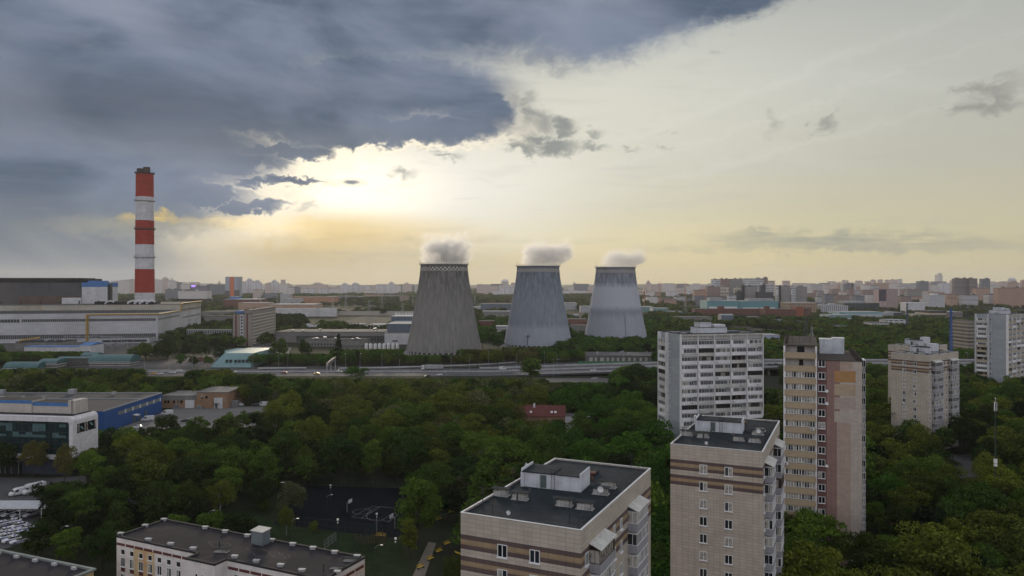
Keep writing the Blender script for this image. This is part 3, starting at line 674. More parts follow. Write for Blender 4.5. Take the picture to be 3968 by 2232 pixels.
# ------------------------------------------------------------------ grey panel towers with rows of glazed balconies
PANEL = mat('grey_painted_panel', (.34, .375, .40), .8, .12, .4, joints=(7.2, 2.95, .05), jcol=.78, streak=.18)
PWHITE = mat('whitewashed_panel', (.76, .76, .78), .8, .2, .6, streak=.45)
PDIRT = mat('weathered_white_panel', (.58, .57, .55), .85, .3, .6, streak=.7)
BEIGEP = mat('cream_balcony_panel', (.42, .36, .27), .8, .15, .6, streak=.35)
def pbal(e, side, a0, a1, z, wall, style, p=1.1, pm=None):
    w_ = a1 - a0; rz = {'f': 0, 'l': -pi / 2, 'r': pi / 2}[side]
    pos = {'f': ((a0 + a1) / 2, wall, z), 'l': (wall, (a0 + a1) / 2, z), 'r': (wall, (a0 + a1) / 2, z)}[side]
    pm = pm or random.choice((PWHITE, PWHITE, PDIRT))
    def par(b): b.box(-w_ / 2 + .05, w_ / 2 - .05, -p, 0, -.16, 0); b.box(-w_ / 2 + .18, w_ / 2 - .18, -p + .02, -p + .12, .0, 1.0); b.box(-w_ / 2 + .10, w_ / 2 - .10, -p - .03, -p + .16, 1.0, 1.07)
    o = inst('balcony', mesh(('pbal', round(w_, 2), p, pm.name), par, pm), e, pos, rz)
    q = -p + .10
    if style in (0, 1, 4, 5):           # framed glazing, full or part width
        x0, x1 = (-w_ / 2 + .2, w_ / 2 - .2) if style in (0, 4) else ((-w_ / 2 + .9, w_ / 2 - .5) if style == 1 else (-w_ / 2 + .3, w_ / 2 - 1.9))
        def fr(b):
            n = max(3, int((x1 - x0) / .55)); b.box(x0, x1, q, q + .06, 1.07, 1.13); b.box(x0, x1, q, q + .06, 2.48, 2.62)
            for k in range(n + 1):
                x = x0 + (x1 - x0) * k / n; hw = .032 if k % 2 else .055; b.box(x - hw, x + hw, q - .01, q + .07, 1.13, 2.48)
            if style == 1:
                b.box(-w_ / 2 + .12, x0, q + .01, q + .05, 1.07, 2.62); b.box(x1, w_ / 2 - .12, q + .01, q + .05, 1.07, 2.62)
        fm = PVC() if style != 4 else mat('brown_frame', (.10, .075, .06), .7, .3, 2)
        inst('glazing_frame', mesh(('pfr', round(w_, 2), p, style), fr, fm), o)
        def pn(b): b.box(x0 + .02, x1 - .02, q + .02, q + .04, 1.1, 2.52)
        gm = random.choice((GLD, GLD, GLD, GL)); inst('pane', mesh(('ppn', round(w_, 2), p, style, gm.name), pn, gm), o)
    else:                                # open loggia: back wall coloured dark for its shade, with a window and a door
        def bk(b): b.box(-w_ / 2 + .2, w_ / 2 - .2, -.1, -.02, 0, 2.62)
        inst('loggia_back', mesh(('pbk', round(w_, 2), style), bk, mat('shaded_loggia', (.09, .075, .07) if style == 2 else (.18, .165, .15), .9, .5, .9)), o)
        def pn(b):
            for x in (-w_ * .25, w_ * .1): b.box(x - .55, x + .55, -.16, -.11, .9, 2.3)
        inst('pane', mesh(('pbkp', round(w_, 2)), pn, GLD), o)
    return o
def panel_tower(lab, X0, Y0, th, nb=5, bw=6.7, dep=17, H=47.5, seedv=2, group='grey panel towers with balcony fronts', beige=.0):
    """origin = the vertical edge between the blank side wall and the balcony front"""
    random.seed(seedv); e = empty('panel_tower', (X0, Y0, 0), R(th), lab, 'apartment building', group); Wd = nb * bw; footprint(e, -2, Wd + 1, -1, dep)
    b = MB(); b.prism([(0, 0), (Wd, 0), (Wd, dep), (0, dep)], 0, H - .9)
    for x0, x1, y0, y1 in ((0, Wd, 0, .3), (0, Wd, dep - .3, dep), (0, .3, .3, dep - .3), (Wd - .3, Wd, .3, dep - .3)): b.box(x0, x1, y0, y1, H - .9, H - .3)
    b.build('wall', PANEL, e)
    b = MB(); b.box(.3, Wd - .3, .3, dep - .3, H - .9, H - .86); b.box(-.1, Wd + .1, -1.35, .32, H - .3, H - .12)
    b.box(-.1, Wd + .1, dep - .32, dep + .1, H - .3, H - .12); b.box(-.1, .32, .32, dep - .32, H - .3, H - .12); b.box(Wd - .32, Wd + .1, .32, dep - .32, H - .3, H - .12); b.build('roof', ROOF(), e)
    b = MB()
    for k in range(nb + 1): x = min(k * bw, Wd - .0); b.box(x - .11, x + .11, -1.25, 0, 0, H - .3)
    b.build('fin_wall', PWHITE, e)
    b = MB(); b.box(.11, Wd - .11, -.35, 0, H - 2.35, H - .3)
    for k in range(nb): b.box(k * bw + .2, k * bw + bw - .2, -1.2, -1.05, H - 1.0, H - .31)
    b.build('attic_panel', PDIRT, e)
    nfl = 16; z0 = H - 2.35 - .25
    for k in range(nfl - 1):
        z = z0 - (k + 1) * FH + .2
        if z < 2: break
        for j in range(nb):
            st = random.choice((0, 0, 0, 0, 1, 1, 1, 4, 2, 5))
            o = pbal(e, 'f', j * bw + .11, (j + 1) * bw - .11, z, 0, st, pm=None if random.random() > beige else BEIGEP)
            if random.random() < .22: aircon(e, j * bw + random.choice((1.0, 4.4)), -1.1, z + .35)
        pbal(e, 'l', 9.6, 15.6, z, 0, random.choice((0, 0, 1, 4, 2)), p=1.3, pm=None if random.random() > beige else BEIGEP)
        window(e, 0, 8.2, z + .9, .8, 1.5, -pi / 2, n=1)
    b = MB(); b.box(-1.35, 0, 9.2, 9.4, 0, H - .3); b.box(-1.35, 0, 15.8, 16.0, 0, H - .3); b.build('side_fin', PWHITE, e)
    b = MB(); b.box(11, 22, 5, 13, H - .86, H + 1.6); b.box(11.5, 16, 6, 11, H + 1.6, H + 3.6); b.box(17, 21.6, 5.4, 10, H + 1.6, H + 2.6); o = b.build('machine_room', WALLW, e)
    b = MB(); b.box(10.8, 22.2, 4.8, 13.2, H + 1.602, H + 1.7); b.box(11.2, 16.3, 5.8, 11.2, H + 3.6, H + 3.75); b.build('room_roof', ROOF(), o)
    for x, y, h in ((3, 5, 4), (7, 12, 3), (22, 9, 4.5), (25, 18, 3), (12, 10, 6)): mast(e, x, y, H - .8 if x != 12 else H + 1.7, h)
    for x, y in ((4, 13), (28, 4), (25, 13), (5, 7)): shaft(e, x, y, H - .86, 0, 2.4, .8)
    b = MB()
    for y0, y1 in ((3, 14.5),): b.box(-.1, .1, y0, y1, H + .5, H + .56)
    for y in (3, 8, 14): b.box(-.03, .03, y - .03, y + .03, H - .12, H + .5)
    b.build('roof_railing', DARKM(), e); return e
panel_tower('white and grey panel tower with five columns of balconies, left of the tan tower', 61.3, 272, 14, seedv=21)
panel_tower('grey panel tower at the right edge with cream balcony fronts', XX(3899, 440), 440, 38, seedv=33, beige=.55)
# ------------------------------------------------------------------ tan and pink tower
def tan_tower():
    random.seed(44); th = R(-21); W_ = 17.0; HL = 51.3; HR = 47.7; XS = 7.35
    e = empty('patchwork_tower', (XX(3037, 178), 178, 0), th, 'tall tower with tan balcony fronts on the left and pink tiled patches right', 'apartment building'); footprint(e, 0, W_ + 1, -1, 30)
    PK = (.28, .175, .155); PL = (.43, .33, .275); LT = (.47, .415, .37); DR = (.16, .085, .075); OR = (.42, .235, .10); T2 = (.45, .35, .25)
    def zz(q): return ZZ(1280 + q * .5314, 174.5)      # rows read off the wall
    x1 = XS + 2.45; x2 = XS + 5.35; x3 = XS + 7.9 + .1
    rects = [(XS, x1 - .35, 0, 60, DR), (x1 - .35, x2 - 1.05, 0, 60, PK), (x2 - 1.05, x2 + 1.9, 0, zz(665), PL), (x2 - 1.05, x2 - .4, zz(665), 60, PK), (x2 - .4, x3 - .4, zz(290), 60, PL),
             (x2 - 1.6, W_ - 1.35, zz(374), zz(292), OR), (x2 - 1.6, W_ - 1.35, zz(470), zz(388), T2), (x2 - 1.6, W_ - 1.35, zz(570), zz(486), (.42, .34, .30)), (x2 - 1.6, W_ - 1.35, zz(664), zz(586), LT)]
    wm = mat('patchwork_tile_cladding', LT, .6, .10, .5, joints=(.95, .48, .02), jcol=.70, rects=rects, streak=.15)
    b = MB(); b.box(XS, W_, 0, 30, 0, HR); b.build('wall', wm, e)
    b = MB(); b.box(0, XS - .002, .25, 30, 0, HL - .2); b.build('loggia_wing', mat('flaking_plaster', (.45, .43, .41), .9, .3, .6, stain=(.5, .7, (.25, .21, .18))), e)
    b = MB(); b.box(XS + .25, W_ - .1, .2, 29.9, HR + .001, HR + .1); b.box(XS, W_ + .1, -.1, .2, HR, HR + .16); b.box(W_ - .1, W_ + .12, .2, 30, HR, HR + .5); b.build('roof', mat('brown_roofing', (.060, .050, .045), .9, .4, .3), e)
    b = MB(); b.box(-.1, XS + .25, .1, 30, HL - .2, HL - .05); b.box(-.1, XS + .05, -1.15, .1, HL - .2, HL - .02); b.build('wing_roof', mat('brown_roofing', (.060, .050, .045), .9, .4, .3), e)
    b = MB()
    for k in range(9): b.box(.2 + k * .0, .9, 2 + k * 3, 2.4 + k * 3, HL - .05, HL + .7)
    for k in range(12): b.box(W_ - 1.2, W_ - .2, 1.5 + k * 2.3, 1.75 + k * 2.3, HR + .1, HR + .75)
    b.build('parapet_blocks', mat('brown_roofing', (.060, .050, .045), .9, .4, .3), e)
    b = MB(); b.box(-.05, .35, -1.1, .25, 0, HL - .2); b.box(XS - .4, XS - .01, -1.1, .25, 0, HL - .2); b.build('fin_wall', PWHITE, e)
    tanp = mat('tan_balcony_panel', (.41, .33, .225), .8, .10, .8, joints=(9, 1.06, .02), jcol=.8, streak=.2)
    zt = [ZZ(1280 + q * .5314, 174.8) for q in (183, 280, 370, 460, 550, 640, 730, 818, 908, 997, 1085, 1175, 1263)]
    zt += [zt[-1] - FH * k for k in range(1, 5)]
    for k, z in enumerate(zt):
        if z < 2: continue
        def par(b): b.box(.42, XS - .42, -1.12, .25, -.95, -.80); b.box(.2, XS - .2, -1.28, -1.14, -.78, .62)
        o = inst('balcony', mesh('tanbal', par, tanp), e, (0, 0, z + .05))
        if k < 2:
            def wd(b): b.box(3.0, 4.6, .18, .26, .3, 1.9); b.box(3.72, 3.8, .14, .3, .3, 1.9)
            inst('pane', mesh('tanwin', wd, GLD), o); continue
        def fr(b):
            b.box(.35, XS - .35, -1.08, -1.02, .68, .76); b.box(.35, XS - .35, -1.08, -1.02, 1.95, 2.06); n = 11
            for i in range(n + 1):
                x = .4 + (XS - .8) * i / n; hw = .09 if i in (0, 5, 6, n) else .045; b.box(x - hw, x + hw, -1.10, -1.0, .76, 1.95)
        def fr2(b): fr(b); b.box(.45, 2.5, -1.05, -1.03, .76, 1.95)
        inst('glazing_frame', mesh('tanfr2' if k in (2, 11) else 'tanfr', fr2 if k in (2, 11) else fr, PVC()), o)
        def pn(b): b.box(.45, XS - .45, -1.06, -1.04, .72, 2.0)
        gm = random.choice((GLC, GL, GLC)); inst('pane', mesh('tanpn' + gm.name, pn, gm), o)
        if k in (6, 9): aircon(e, XS - 1.0 if k == 6 else .6, -1.28, z + .1)
    for k in range(15):
        z = ZZ(1280 + (268 + 91 * k) * .5314, 174.0) - 0
        if z > 2:
            window(e, XS + 1.05, 0, z - .05, 1.5, 1.6, n=2, gm=random.choice((GL, GLD)))
            if k in (2, 3, 8): dish(e, XS + 2.15, 0, z + .2, .38)
            bay(e, 'r', 2.5, 7.5, z - 1.0, W_, p=.9)
    mx_, my_ = local(e, G(3176, 1371, HR)); b = MB(); b.box(0, 3.0, 0, 4.5, 0, 3.6); b.box(3.0, 5.8, .3, 4.5, 0, 3.9); o = b.build('machine_room', WALLW, e, (mx_, my_, HR + .1))
    b = MB(); b.box(-.1, 3.0, -.1, 4.6, 3.6, 3.7); b.box(2.95, 5.9, .2, 4.6, 3.9, 4.0); b.build('room_roof', WHITE(), o)
    # radio lattice on the wing roof
    b = MB(); hh = 8.5
    for sx in (-1, 1):
        for sy in (-1, 1): b.tube((sx * .8, sy * .8, 0), (sx * .15, sy * .15, hh * .7), .05, .03, 4)
    for k in range(10):
        f0 = k / 10; f1 = (k + 1) / 10; r0 = .8 - .65 * f0; r1 = .8 - .65 * f1
        for (ax, ay), (bx, by) in (((-1, -1), (1, -1)), ((1, -1), (1, 1)), ((1, 1), (-1, 1)), ((-1, 1), (-1, -1))): b.tube((ax * r0, ay * r0, f0 * hh * .7), (bx * r1, by * r1, f1 * hh * .7), .025, n=4); b.tube((ax * r0, ay * r0, f0 * hh * .7), (bx * r0, by * r0, f0 * hh * .7), .025, n=4)
    b.tube((0, 0, hh * .7), (0, 0, hh), .06, n=5); b.build('radio_lattice', mat('grey_lattice', (.12, .13, .14), .6, .2, 2), e, (5.0, 13, HL))
    for x, y, h in ((2, 6, 5), (3.5, 4, 6.5), (1.5, 16, 5), (6, 8, 4.5), (6.3, 20, 7)): mast(e, x, y, HL, h)
    return e
tan_tower()
# ------------------------------------------------------------------ generic low and far buildings
def blk(name, lab, cat, px0, px1, ytop, D, dep, wm, rm=None, rot=0.0, group=None, gable=0.0, par=.5, extras=None, zb=0.0, keepm=3):
    X0, X1 = XX(px0, D), XX(px1, D); H = ZZ(ytop, D); W_ = (X1 - X0) / max(.3, cos(R(rot)))
    e = empty(name, (X0, D, 0), R(rot), lab, cat, group); footprint(e, 0, W_, (-D * .08 if D > 700 else 0), dep, keepm)
    b = MB(); b.prism([(0, 0), (W_, 0), (W_, dep), (0, dep)], zb, H); b.build('wall', wm, e)
    b = MB()
    if gable: b.add([(-.4, -.5, H), (W_ + .4, -.5, H), (W_ + .4, dep + .5, H), (-.4, dep + .5, H), (-.4, dep / 2, H + gable), (W_ + .4, dep / 2, H + gable)], [(0, 1, 5, 4), (2, 3, 4, 5), (1, 2, 5), (3, 0, 4), (0, 3, 2, 1)])
    else: b.box(-.25, W_ + .25, -.25, dep + .25, H, H + par)
    b.build('roof', rm or ROOF(), e)
    if extras: extras(e, W_, dep, H + (0 if gable else par))
    return e
def strips(mats, rows, x0=.04, x1=.96, side=False):
    """recessed ribbon windows: rows = [(z0,z1)]; each a part of its own with mullions"""
    def f(e, W_, dep, H):
        for z0, z1 in rows:
            b = MB(); b.box(W_ * x0, W_ * x1, -.06, .05, z0, z1); o = b.build('window', mats[0], e)
            n = max(2, int(W_ * (x1 - x0) / 3.2)); b = MB()
            for k in range(n + 1): x = W_ * x0 + W_ * (x1 - x0) * k / n; b.box(x - .14, x + .14, -.16, -.061, z0, z1)
            b.build('mullions', mats[1], o)
            if side:
                b = MB(); b.box(W_ - .05, W_ + .06, 1, dep - 1, z0, z1); b.build('window', mats[0], e)
    return f
def units(n, seedv, sz=(2.5, 2, 1.4), m=None):
    def f(e, W_, dep, H):
        r = random.Random(seedv)
        for k in range(n):
            s_ = r.uniform(.6, 1.4); x = r.uniform(.08, .88) * W_; y = r.uniform(.1, .85) * dep
            b = MB(); b.box(0, sz[0] * s_, 0, sz[1] * s_, .15, sz[2] * s_); b.box(.2, .4, .2, .4, 0, .15); b.box(sz[0] * s_ - .4, sz[0] * s_ - .2, .2, .4, 0, .15)
            b.build('roof_unit', m or GALV(), e, (x, y, H + .01))
    return f
def both(*fs):
    def f(*a):
        for q in fs: q(*a)
    return f
GREYW = mat('grey_sheet_wall', (.25, .26, .28), .7, .2, .2, joints=(1.2, 30, .05), jcol=.8, streak=.25)
BLUEG = mat('blue_grey_sheet', (.115, .15, .20), .6, .2, .15, joints=(1.0, 40, .04), jcol=.85)
WSH = mat('white_sheet_wall', (.58, .59, .61), .7, .2, .12, streak=.3, joints=(6, 3, .06), jcol=.8)
PEACH = mat('peach_render', (.44, .30, .21), .85, .2, .1, grid=(4, 4.2, .45, .42, (.10, .10, .11)))
PEACHP = mat('peach_render_plain', (.44, .30, .21), .85, .2, .1)
TURQ = mat('turquoise_metal', (.055, .135, .14), .45, .25, .3, joints=(1.5, 30, .06), jcol=.75)
TURQL = mat('pale_turquoise_cladding', (.17, .29, .30), .5, .2, .2, joints=(2.2, 4, .06), jcol=.72)
BLUEP = mat('blue_paint', (.06, .17, .40), .6, .2, .3)
YEL = mat('yellow_gas_pipe_paint', (.42, .27, .06), .6, .3, .6)
BRICK = mat('brown_brick', (.17, .065, .05), .9, .25, .15, grid=(4.2, 4.0, .5, .5, (.03, .03, .035)))
CONC = mat('grey_concrete', (.22, .22, .215), .95, .3, .2, streak=.4)
DKW = mat('dark_glazing_band', (.025, .032, .042), .3, .3, .6, spec=.5)
MUL = mat('pale_mullion', (.38, .39, .40), .6, .1, 1)
LROOF = mat('light_sheet_roof', (.30, .32, .34), .85, .25, .06, streak=.2)
MROOF = mat('grey_felt_roof', (.10, .10, .105), .9, .35, .06)
# ------------------------------------------------------------------ power plant main building
PO = (XX(611, 840), 840); TH = R(11.5)
pl = empty('power_plant_building', (PO[0], PO[1], 0), TH, 'huge white panelled power plant hall with ribbon windows, dark boiler house on top', 'power plant')
PWP = mat('plant_white_panel', (.50, .51, .54), .8, .22, .03, joints=(6.0, 1.5, .07), jcol=.80, streak=.22, stain=(.04, .35, (.36, .34, .36)))
PWO = mat('plant_cream_panel', (.46, .44, .37), .8, .25, .03, joints=(6.0, 1.5, .07), jcol=.76, streak=.45, stain=(.06, .5, (.33, .26, .17)))
b = MB(); b.prism([(-330, 0), (0, 0), (0, 232), (-330, 232)], 0, 28); b.box(-330, 0, 0, .5, 28, 31.8); b.box(-.5, 0, .5, 107, 28, 31.8); b.build('wall', PWP, pl)
b = MB(); b.prism([(-330, 107), (-.02, 107), (-.02, 231.9), (-330, 231.9)], 28.01, 38.2); b.build('upper_wall', PWO, pl)
b = MB(); b.box(-330, -.5, .5, 106.9, 28.0, 28.1); b.box(-330, .3, 106.7, 232, 38.2, 38.8); b.build('roof', MROOF, pl)
def band(x0, x1, z0, z1, y=0, side=None, step=1.9, name='window'):
    b = MB()
    if side is None: b.box(x0, x1, y - .08, y + .1, z0, z1)
    else: b.box(-.05 if side == 0 else side - .05, .09 if side == 0 else side + .09, x0, x1, z0, z1)
    o = b.build(name, DKW, pl); b = MB(); n = int((x1 - x0) / step)
    for k in range(n + 1):
        t_ = x0 + (x1 - x0) * k / n
        if side is None: b.box(t_ - .14, t_ + .14, y - .25, y - .081, z0, z1)
        else: b.box(.091, .26, t_ - .22, t_ + .22, z0, z1)
    b.build('mullions', MUL, o)
band(-138, -2, 22.9, 25.9); band(-330, -140, 22.4, 25.9, step=3.0)
band(-330, -2, 4.4, 8.8, step=2.1); band(2, 105, 23.6, 25.4, side=0); band(2, 130, 4.6, 8.6, side=0)
band(-330, -2, 28.2, 31.7, y=107); band(110, 228, 30.0, 32.2, side=0, step=4.5); band(120, 228, 20.5, 22.0, side=0, step=5)
for yy, zz in ((150, 14.5), (165, 14.5), (150, 9.5), (165, 9.5), (196, 13), (212, 14), (225, 15)):
    b = MB(); b.box(-.05, .1, yy, yy + 2.0, zz, zz + 3); b.build('window', DKW, pl)
b = MB(); b.box(-55, -3, -24, -.3, 0, 5.6); b.build('annex', PWP, pl); b = MB(); b.box(-55.3, -2.7, -24.3, -.3, 5.6, 6.1); b.build('annex_roof', MROOF, pl)
b = MB(); b.box(-50, -5, -24.12, -23.9, 1.2, 3.8); b.build('window', DKW, pl)
b = MB(); b.path([(-73, -1.2, 0), (-73, -1.2, 30.6), (-2, -1.2, 30.6), (1.3, -1.2, 30.6), (1.3, 106, 30.6), (1.3, 106, 39), (1.3, 118, 39.6), (1.3, 228, 39.6)], .75, 7)
b.path([(-71.4, -1.2, 2), (-71.4, -1.2, 26), (-71.4, -1.2, 30)], .45, 6); b.build('gas_pipe', YEL, pl)
BH = mat('boiler_house_sheet', (.085, .09, .10), .7, .3, .02, joints=(3.0, 18, .05), jcol=.8, streak=.5, stain=(.012, .5, (.13, .11, .10)))
x0 = -330; xr = local(pl, (XX(372, 1010), 1010, 0))[0]
b = MB(); b.prism([(x0, 150), (xr, 150), (xr, 225), (x0, 225)], 38.8, 66.5); b.build('boiler_house', BH, pl)
b = MB(); b.box(x0, xr + .5, 149, 226, 66.5, 67.6); b.box(x0, xr - 6, 158, 216, 67.6, 72.0); b.box(xr - 6, xr + 3, 160, 214, 67.6, 71); b.build('boiler_house_roof', mat('black_roof_edge', (.018, .018, .022), .9, .3, .1), pl)
b = MB(); b.box(xr - 75, xr - .2, 149.5, 149.98, 39, 49); b.build('rusty_panelling', mat('rusty_panelling', (.12, .085, .07), .9, .4, .05, streak=.6), pl)
b = MB(); b.box(xr - 22, xr - .2, 143, 149.4, 38.8, 46.5); b.build('white_hut', WSH, pl)
b = MB(); b.box(xr, xr + 30, 147, 190, 38.8, 60.5); b.build('stair_tower', WSH, pl)
b = MB(); b.box(xr - .2, xr + 30.3, 146.7, 190.2, 60.5, 66.2); b.box(xr + 6, xr + 22, 150, 180, 66.2, 68.3); b.build('blue_top', BLUEP, pl)
b = MB(); b.box(xr + 30.4, xr + 33, 150, 158, 38.8, 64)
for k in range(6): b.box(xr + 30.4, xr + 35, 149, 152, 40 + k * 4, 40.3 + k * 4)
b.build('fire_escape', DARKM(), pl)
b = MB(); b.box(xr + 26, -30, 112, 135, 38.8, 42.2); b.build('deaerator_house', mat('black_roof_edge', (.018, .018, .022), .9, .3, .1), pl)
for k, (x_, r_) in enumerate(((-62, 1.2), (-54, 1.6), (-48, 1.5), (-40, 1.3), (-88, .9))):
    b = MB(); b.path([(x_, 110, 38.9), (x_, 110, 41), (x_ + 6, 110, 43.2), (x_ + 10, 110, 41.5)], r_, 7); b.build('roof_duct', WSH, pl)
for x_ in list(range(-300, -90, 22)):
    b = MB(); b.tube((x_, 128, 38.8), (x_, 128, 42.5), .9, .7, 8); b.tube((x_, 128, 42.5), (x_, 128, 43.5), 1.4, .3, 8); b.build('roof_vent', DARKM(), pl)
footprint(pl, -330, 0, -24, 232, 4)
# sheds with turquoise vaults in front of the plant
def vault(lab, px0, px1, yeave, ytop, D, dep, rot=0.0, ribs=True):
    X0, X1 = XX(px0, D), XX(px1, D); z0 = ZZ(yeave, D); z1 = ZZ(ytop, D); e = empty('pavilion', (X0, D, 0), R(rot), lab, 'pavilion', 'turquoise roofed pavilions before the plant'); W_ = X1 - X0; footprint(e, 0, W_, 0, dep)
    b = MB(); b.prism([(0, 0), (W_, 0), (W_, dep), (0, dep)], 0, z0); b.build('wall', mat('dark_banded_wall', (.10, .10, .10), .7, .3, .4, bands=[(z0 - 1.6, z0 - .9, (.45, .45, .45)), (.4, 1.0, (.4, .4, .4))]), e)
    b = MB(); n = 10
    for k in range(n):
        a0 = pi * k / n; a1 = pi * (k + 1) / n
        y0 = dep / 2 - cos(a0) * (dep / 2 + .6); y1 = dep / 2 - cos(a1) * (dep / 2 + .6); b.quad((-.5, y0, z0 + sin(a0) * (z1 - z0)), (W_ + .5, y0, z0 + sin(a0) * (z1 - z0)), (W_ + .5, y1, z0 + sin(a1) * (z1 - z0)), (-.5, y1, z0 + sin(a1) * (z1 - z0)))
    for x_ in (-.5, W_ + .5): b.add([(x_, dep / 2 - cos(pi * k / n) * (dep / 2 + .6), z0 + sin(pi * k / n) * (z1 - z0)) for k in range(n + 1)], [tuple(range(n + 1)) if x_ > 0 else tuple(range(n + 1))[::-1]])
    b.build('vault_roof', TURQ, e)
    b = MB(); b.box(-.6, W_ + .6, -.7, -.3, z0 - .35, z0 + .1); b.build('gutter', GREYC, e)
vault('long turquoise vaulted pavilion, largest of the row before the plant', 345, 503, 1402, 1377, 585, 16)
vault('small pavilion with flat arched turquoise roof beside the covered ramp', 150, 218, 1408, 1393, 575, 14)
vault('turquoise vaulted pavilion at the far left behind trees', 15, 143, 1428, 1405, 565, 14)
blk('covered_ramp', 'covered ramp with turquoise sloping roof between two pavilions', 'covered walkway', 222, 345, 1388, 592, 9, mat('dark_banded_wall2', (.09, .09, .09), .7, .3, .4), TURQ, gable=1.0)
blk('shed', 'small turquoise roofed hut above the long vaulted pavilion', 'shed', 312, 372, 1376, 606, 12, GREYW, TURQ, gable=1.8)
blk('shed', 'low white strip building with blue roof edge in front of the plant', 'shed', 93, 306, 1345, 690, 12, WSH, BLUEP)
blk('workshop', 'white gatehouse block with bright blue roof in front of the plant', 'workshop', 308, 351, 1338, 670, 22, WSH, BLUEP, gable=2)
blk('warehouse', 'flat dark roofed store in the switchyard below the plant', 'warehouse', 60, 230, 1326, 735, 30, CONC, ROOF(), extras=units(5, 3))
b = MB(); b.path([tuple(G(70, 1335, 3)), (XX(78, 725), 725, 9.5), (XX(155, 740), 740, 11.5)], .8, 7); tag(b.build('gas_pipe_bend', YEL), 'yellow gas pipe bend at the far left of the switchyard', 'pipe')
# switchyard gantries
def gantry(X0, Y0, w_, h_, lab, n=3):
    e = empty('switchyard_gantry', (X0, Y0, 0), 0, lab, 'gantry', 'steel gantries of the switchyard')
    b = MB()
    for k in range(n):
        x = w_ * k / (n - 1)
        for s_ in (-.5, .5): b.tube((x + s_, 0, 0), (x + s_ * .3, 0, h_), .13, .1, 4)
        b.tube((x, 0, h_), (x, 0, h_ + 2.2), .08, .03, 4)
    b.build('post', GALV(), e)
    b = MB()
    for zz in (h_ - .6, h_): b.tube((0, 0, zz), (w_, 0, zz), .1, n=4)
    for k in range(int(w_ / 1.5)): b.tube((k * 1.5, 0, h_ - .6 if k % 2 else h_), (k * 1.5 + 1.5, 0, h_ if k % 2 else h_ - .6), .05, n=3)
    b.build('crossbeam', GALV(), e)
    for k in range(int(w_ / 4)):
        b = MB(); b.tube((k * 4 + 2, 0, h_ - .6), (k * 4 + 2, 0, h_ - 2.2), .18, n=6); b.build('insulator', mat('brown_insulator', (.10, .06, .05), .4, .1, 2), e)
for k, (px, py, w_, h_) in enumerate(((300, 1345, 16, 11), (345, 1338, 14, 10), (395, 1350, 20, 12), (430, 1342, 14, 9), (470, 1352, 12, 10), (250, 1335, 16, 9))):
    q = G(px, py); gantry(q.x, q.y, w_, h_, ('widest', 'lower', 'tall front', 'short', 'rightmost', 'leftmost')[k] + ' steel gantry of the switchyard before the white plant wall')
for k, px in enumerate((355, 372, 410, 445, 462)):
    q = G(px, 1352 - k * 2); e = empty('transformer', q, .1, 'grey transformer with cooling fins in the switchyard, %s from the left' % ('first', 'second', 'third', 'fourth', 'fifth')[k], 'transformer', 'transformers in the switchyard')
    b = MB(); b.box(0, 4, 0, 3, .3, 3.4)
    for i in range(6): b.box(.2 + i * .6, .45 + i * .6, -.7, 0, .6, 3)
    b.build('tank', GALV(), e); b = MB(); b.tube((.3, 1.5, 4.2), (3.6, 1.5, 4.2), .4, n=8); b.build('conservator', GALV(), e)
    for i in range(3):
        b = MB(); b.tube((.8 + i, 1.2, 3.4), (.6 + i * 1.2, .8, 5.4), .14, .06, 6); b.build('bushing', mat('brown_insulator', (.10, .06, .05), .4, .1, 2), e)
# ------------------------------------------------------------------ office slab and footbridge
of = empty('office_slab', (XX(975.7, 773), 773, 0), R(5.6), 'ten storey beige office slab with ribbed long side and red striped gable', 'office building'); footprint(of, -19, 0, 0, 113)
b = MB(); b.prism([(-19, 0), (0, 0), (0, 113), (-19, 113)], 0, 33.5); b.box(-.01, -8, 1, 112.9, 33.5, 36.8); b.build('wall', mat('office_beige_brick', (.29, .26, .235), .9, .15, .1, joints=(2, 1.2, .04), jcol=.9), of)
b = MB(); b.box(-19.3, .3, -.3, .6, 33.5, 34.2); b.box(-19, -8.02, .6, 112.8, 33.5, 33.7); b.box(-8.2, .3, .8, 113.2, 36.8, 37.4); b.build('roof', MROOF, of)
for x_ in (-15.9, -4.6):
    b = MB(); b.box(x_ - .7, x_ + .7, -.12, -.005, 0, 33.5); b.build('red_pilaster', mat('dark_red_paint', (.13, .04, .035), .9, .2, .3), of)
b = MB(); b.box(-11.6, -8.6, -.16, -.005, 2, 32.5); b.build('stair_panel', WSH, of)
for k in range(9): b = MB(); b.box(-11, -9.2, -.22, -.165, 2.9 + k * 3.3, 4.9 + k * 3.3); b.build('window', DKW, of)
for k in range(10):
    b = MB(); b.box(0, .12, 2, 111, 2.4 + k * 3.35, 4.3 + k * 3.35); o = b.build('window', DKW, of); b = MB()
    for i in range(34): b.box(.125, .45, 2 + i * 3.3 - .15, 2 + i * 3.3 + .15, 2.2 + k * 3.35, 4.5 + k * 3.35)
    b.box(.125, .6, 1.5, 111.5, 1.2 + k * 3.35, 2.3 + k * 3.35); b.build('balcony_ribs', mat('office_cream_rib', (.56, .52, .45), .9, .2, .2), o)
b = MB(); b.box(-17, -10, 3, 20, 34, 36.4)
for k in range(7): b.tube((-18 + k * 1.6, 6, 33.7), (-18 + k * 1.6, 6, 37.0), .12, n=4)
b.build('blue_roof_frame', BLUEP, of)
blk('office_annex', 'low wide annex with dark windows at the foot of the beige office slab', 'annex', 975, 1090, 1340, 762, 20, mat('office_beige_brick', (.235, .205, .18)), MROOF, extras=strips((DKW, MUL), [(1.0, 3.2)]))
fb = empty('footbridge', (XX(724, 838), 838, 0), R(-2), 'enclosed white footbridge from the power plant to the beige office slab', 'footbridge'); Wf = XX(903, 830) - XX(724, 830)
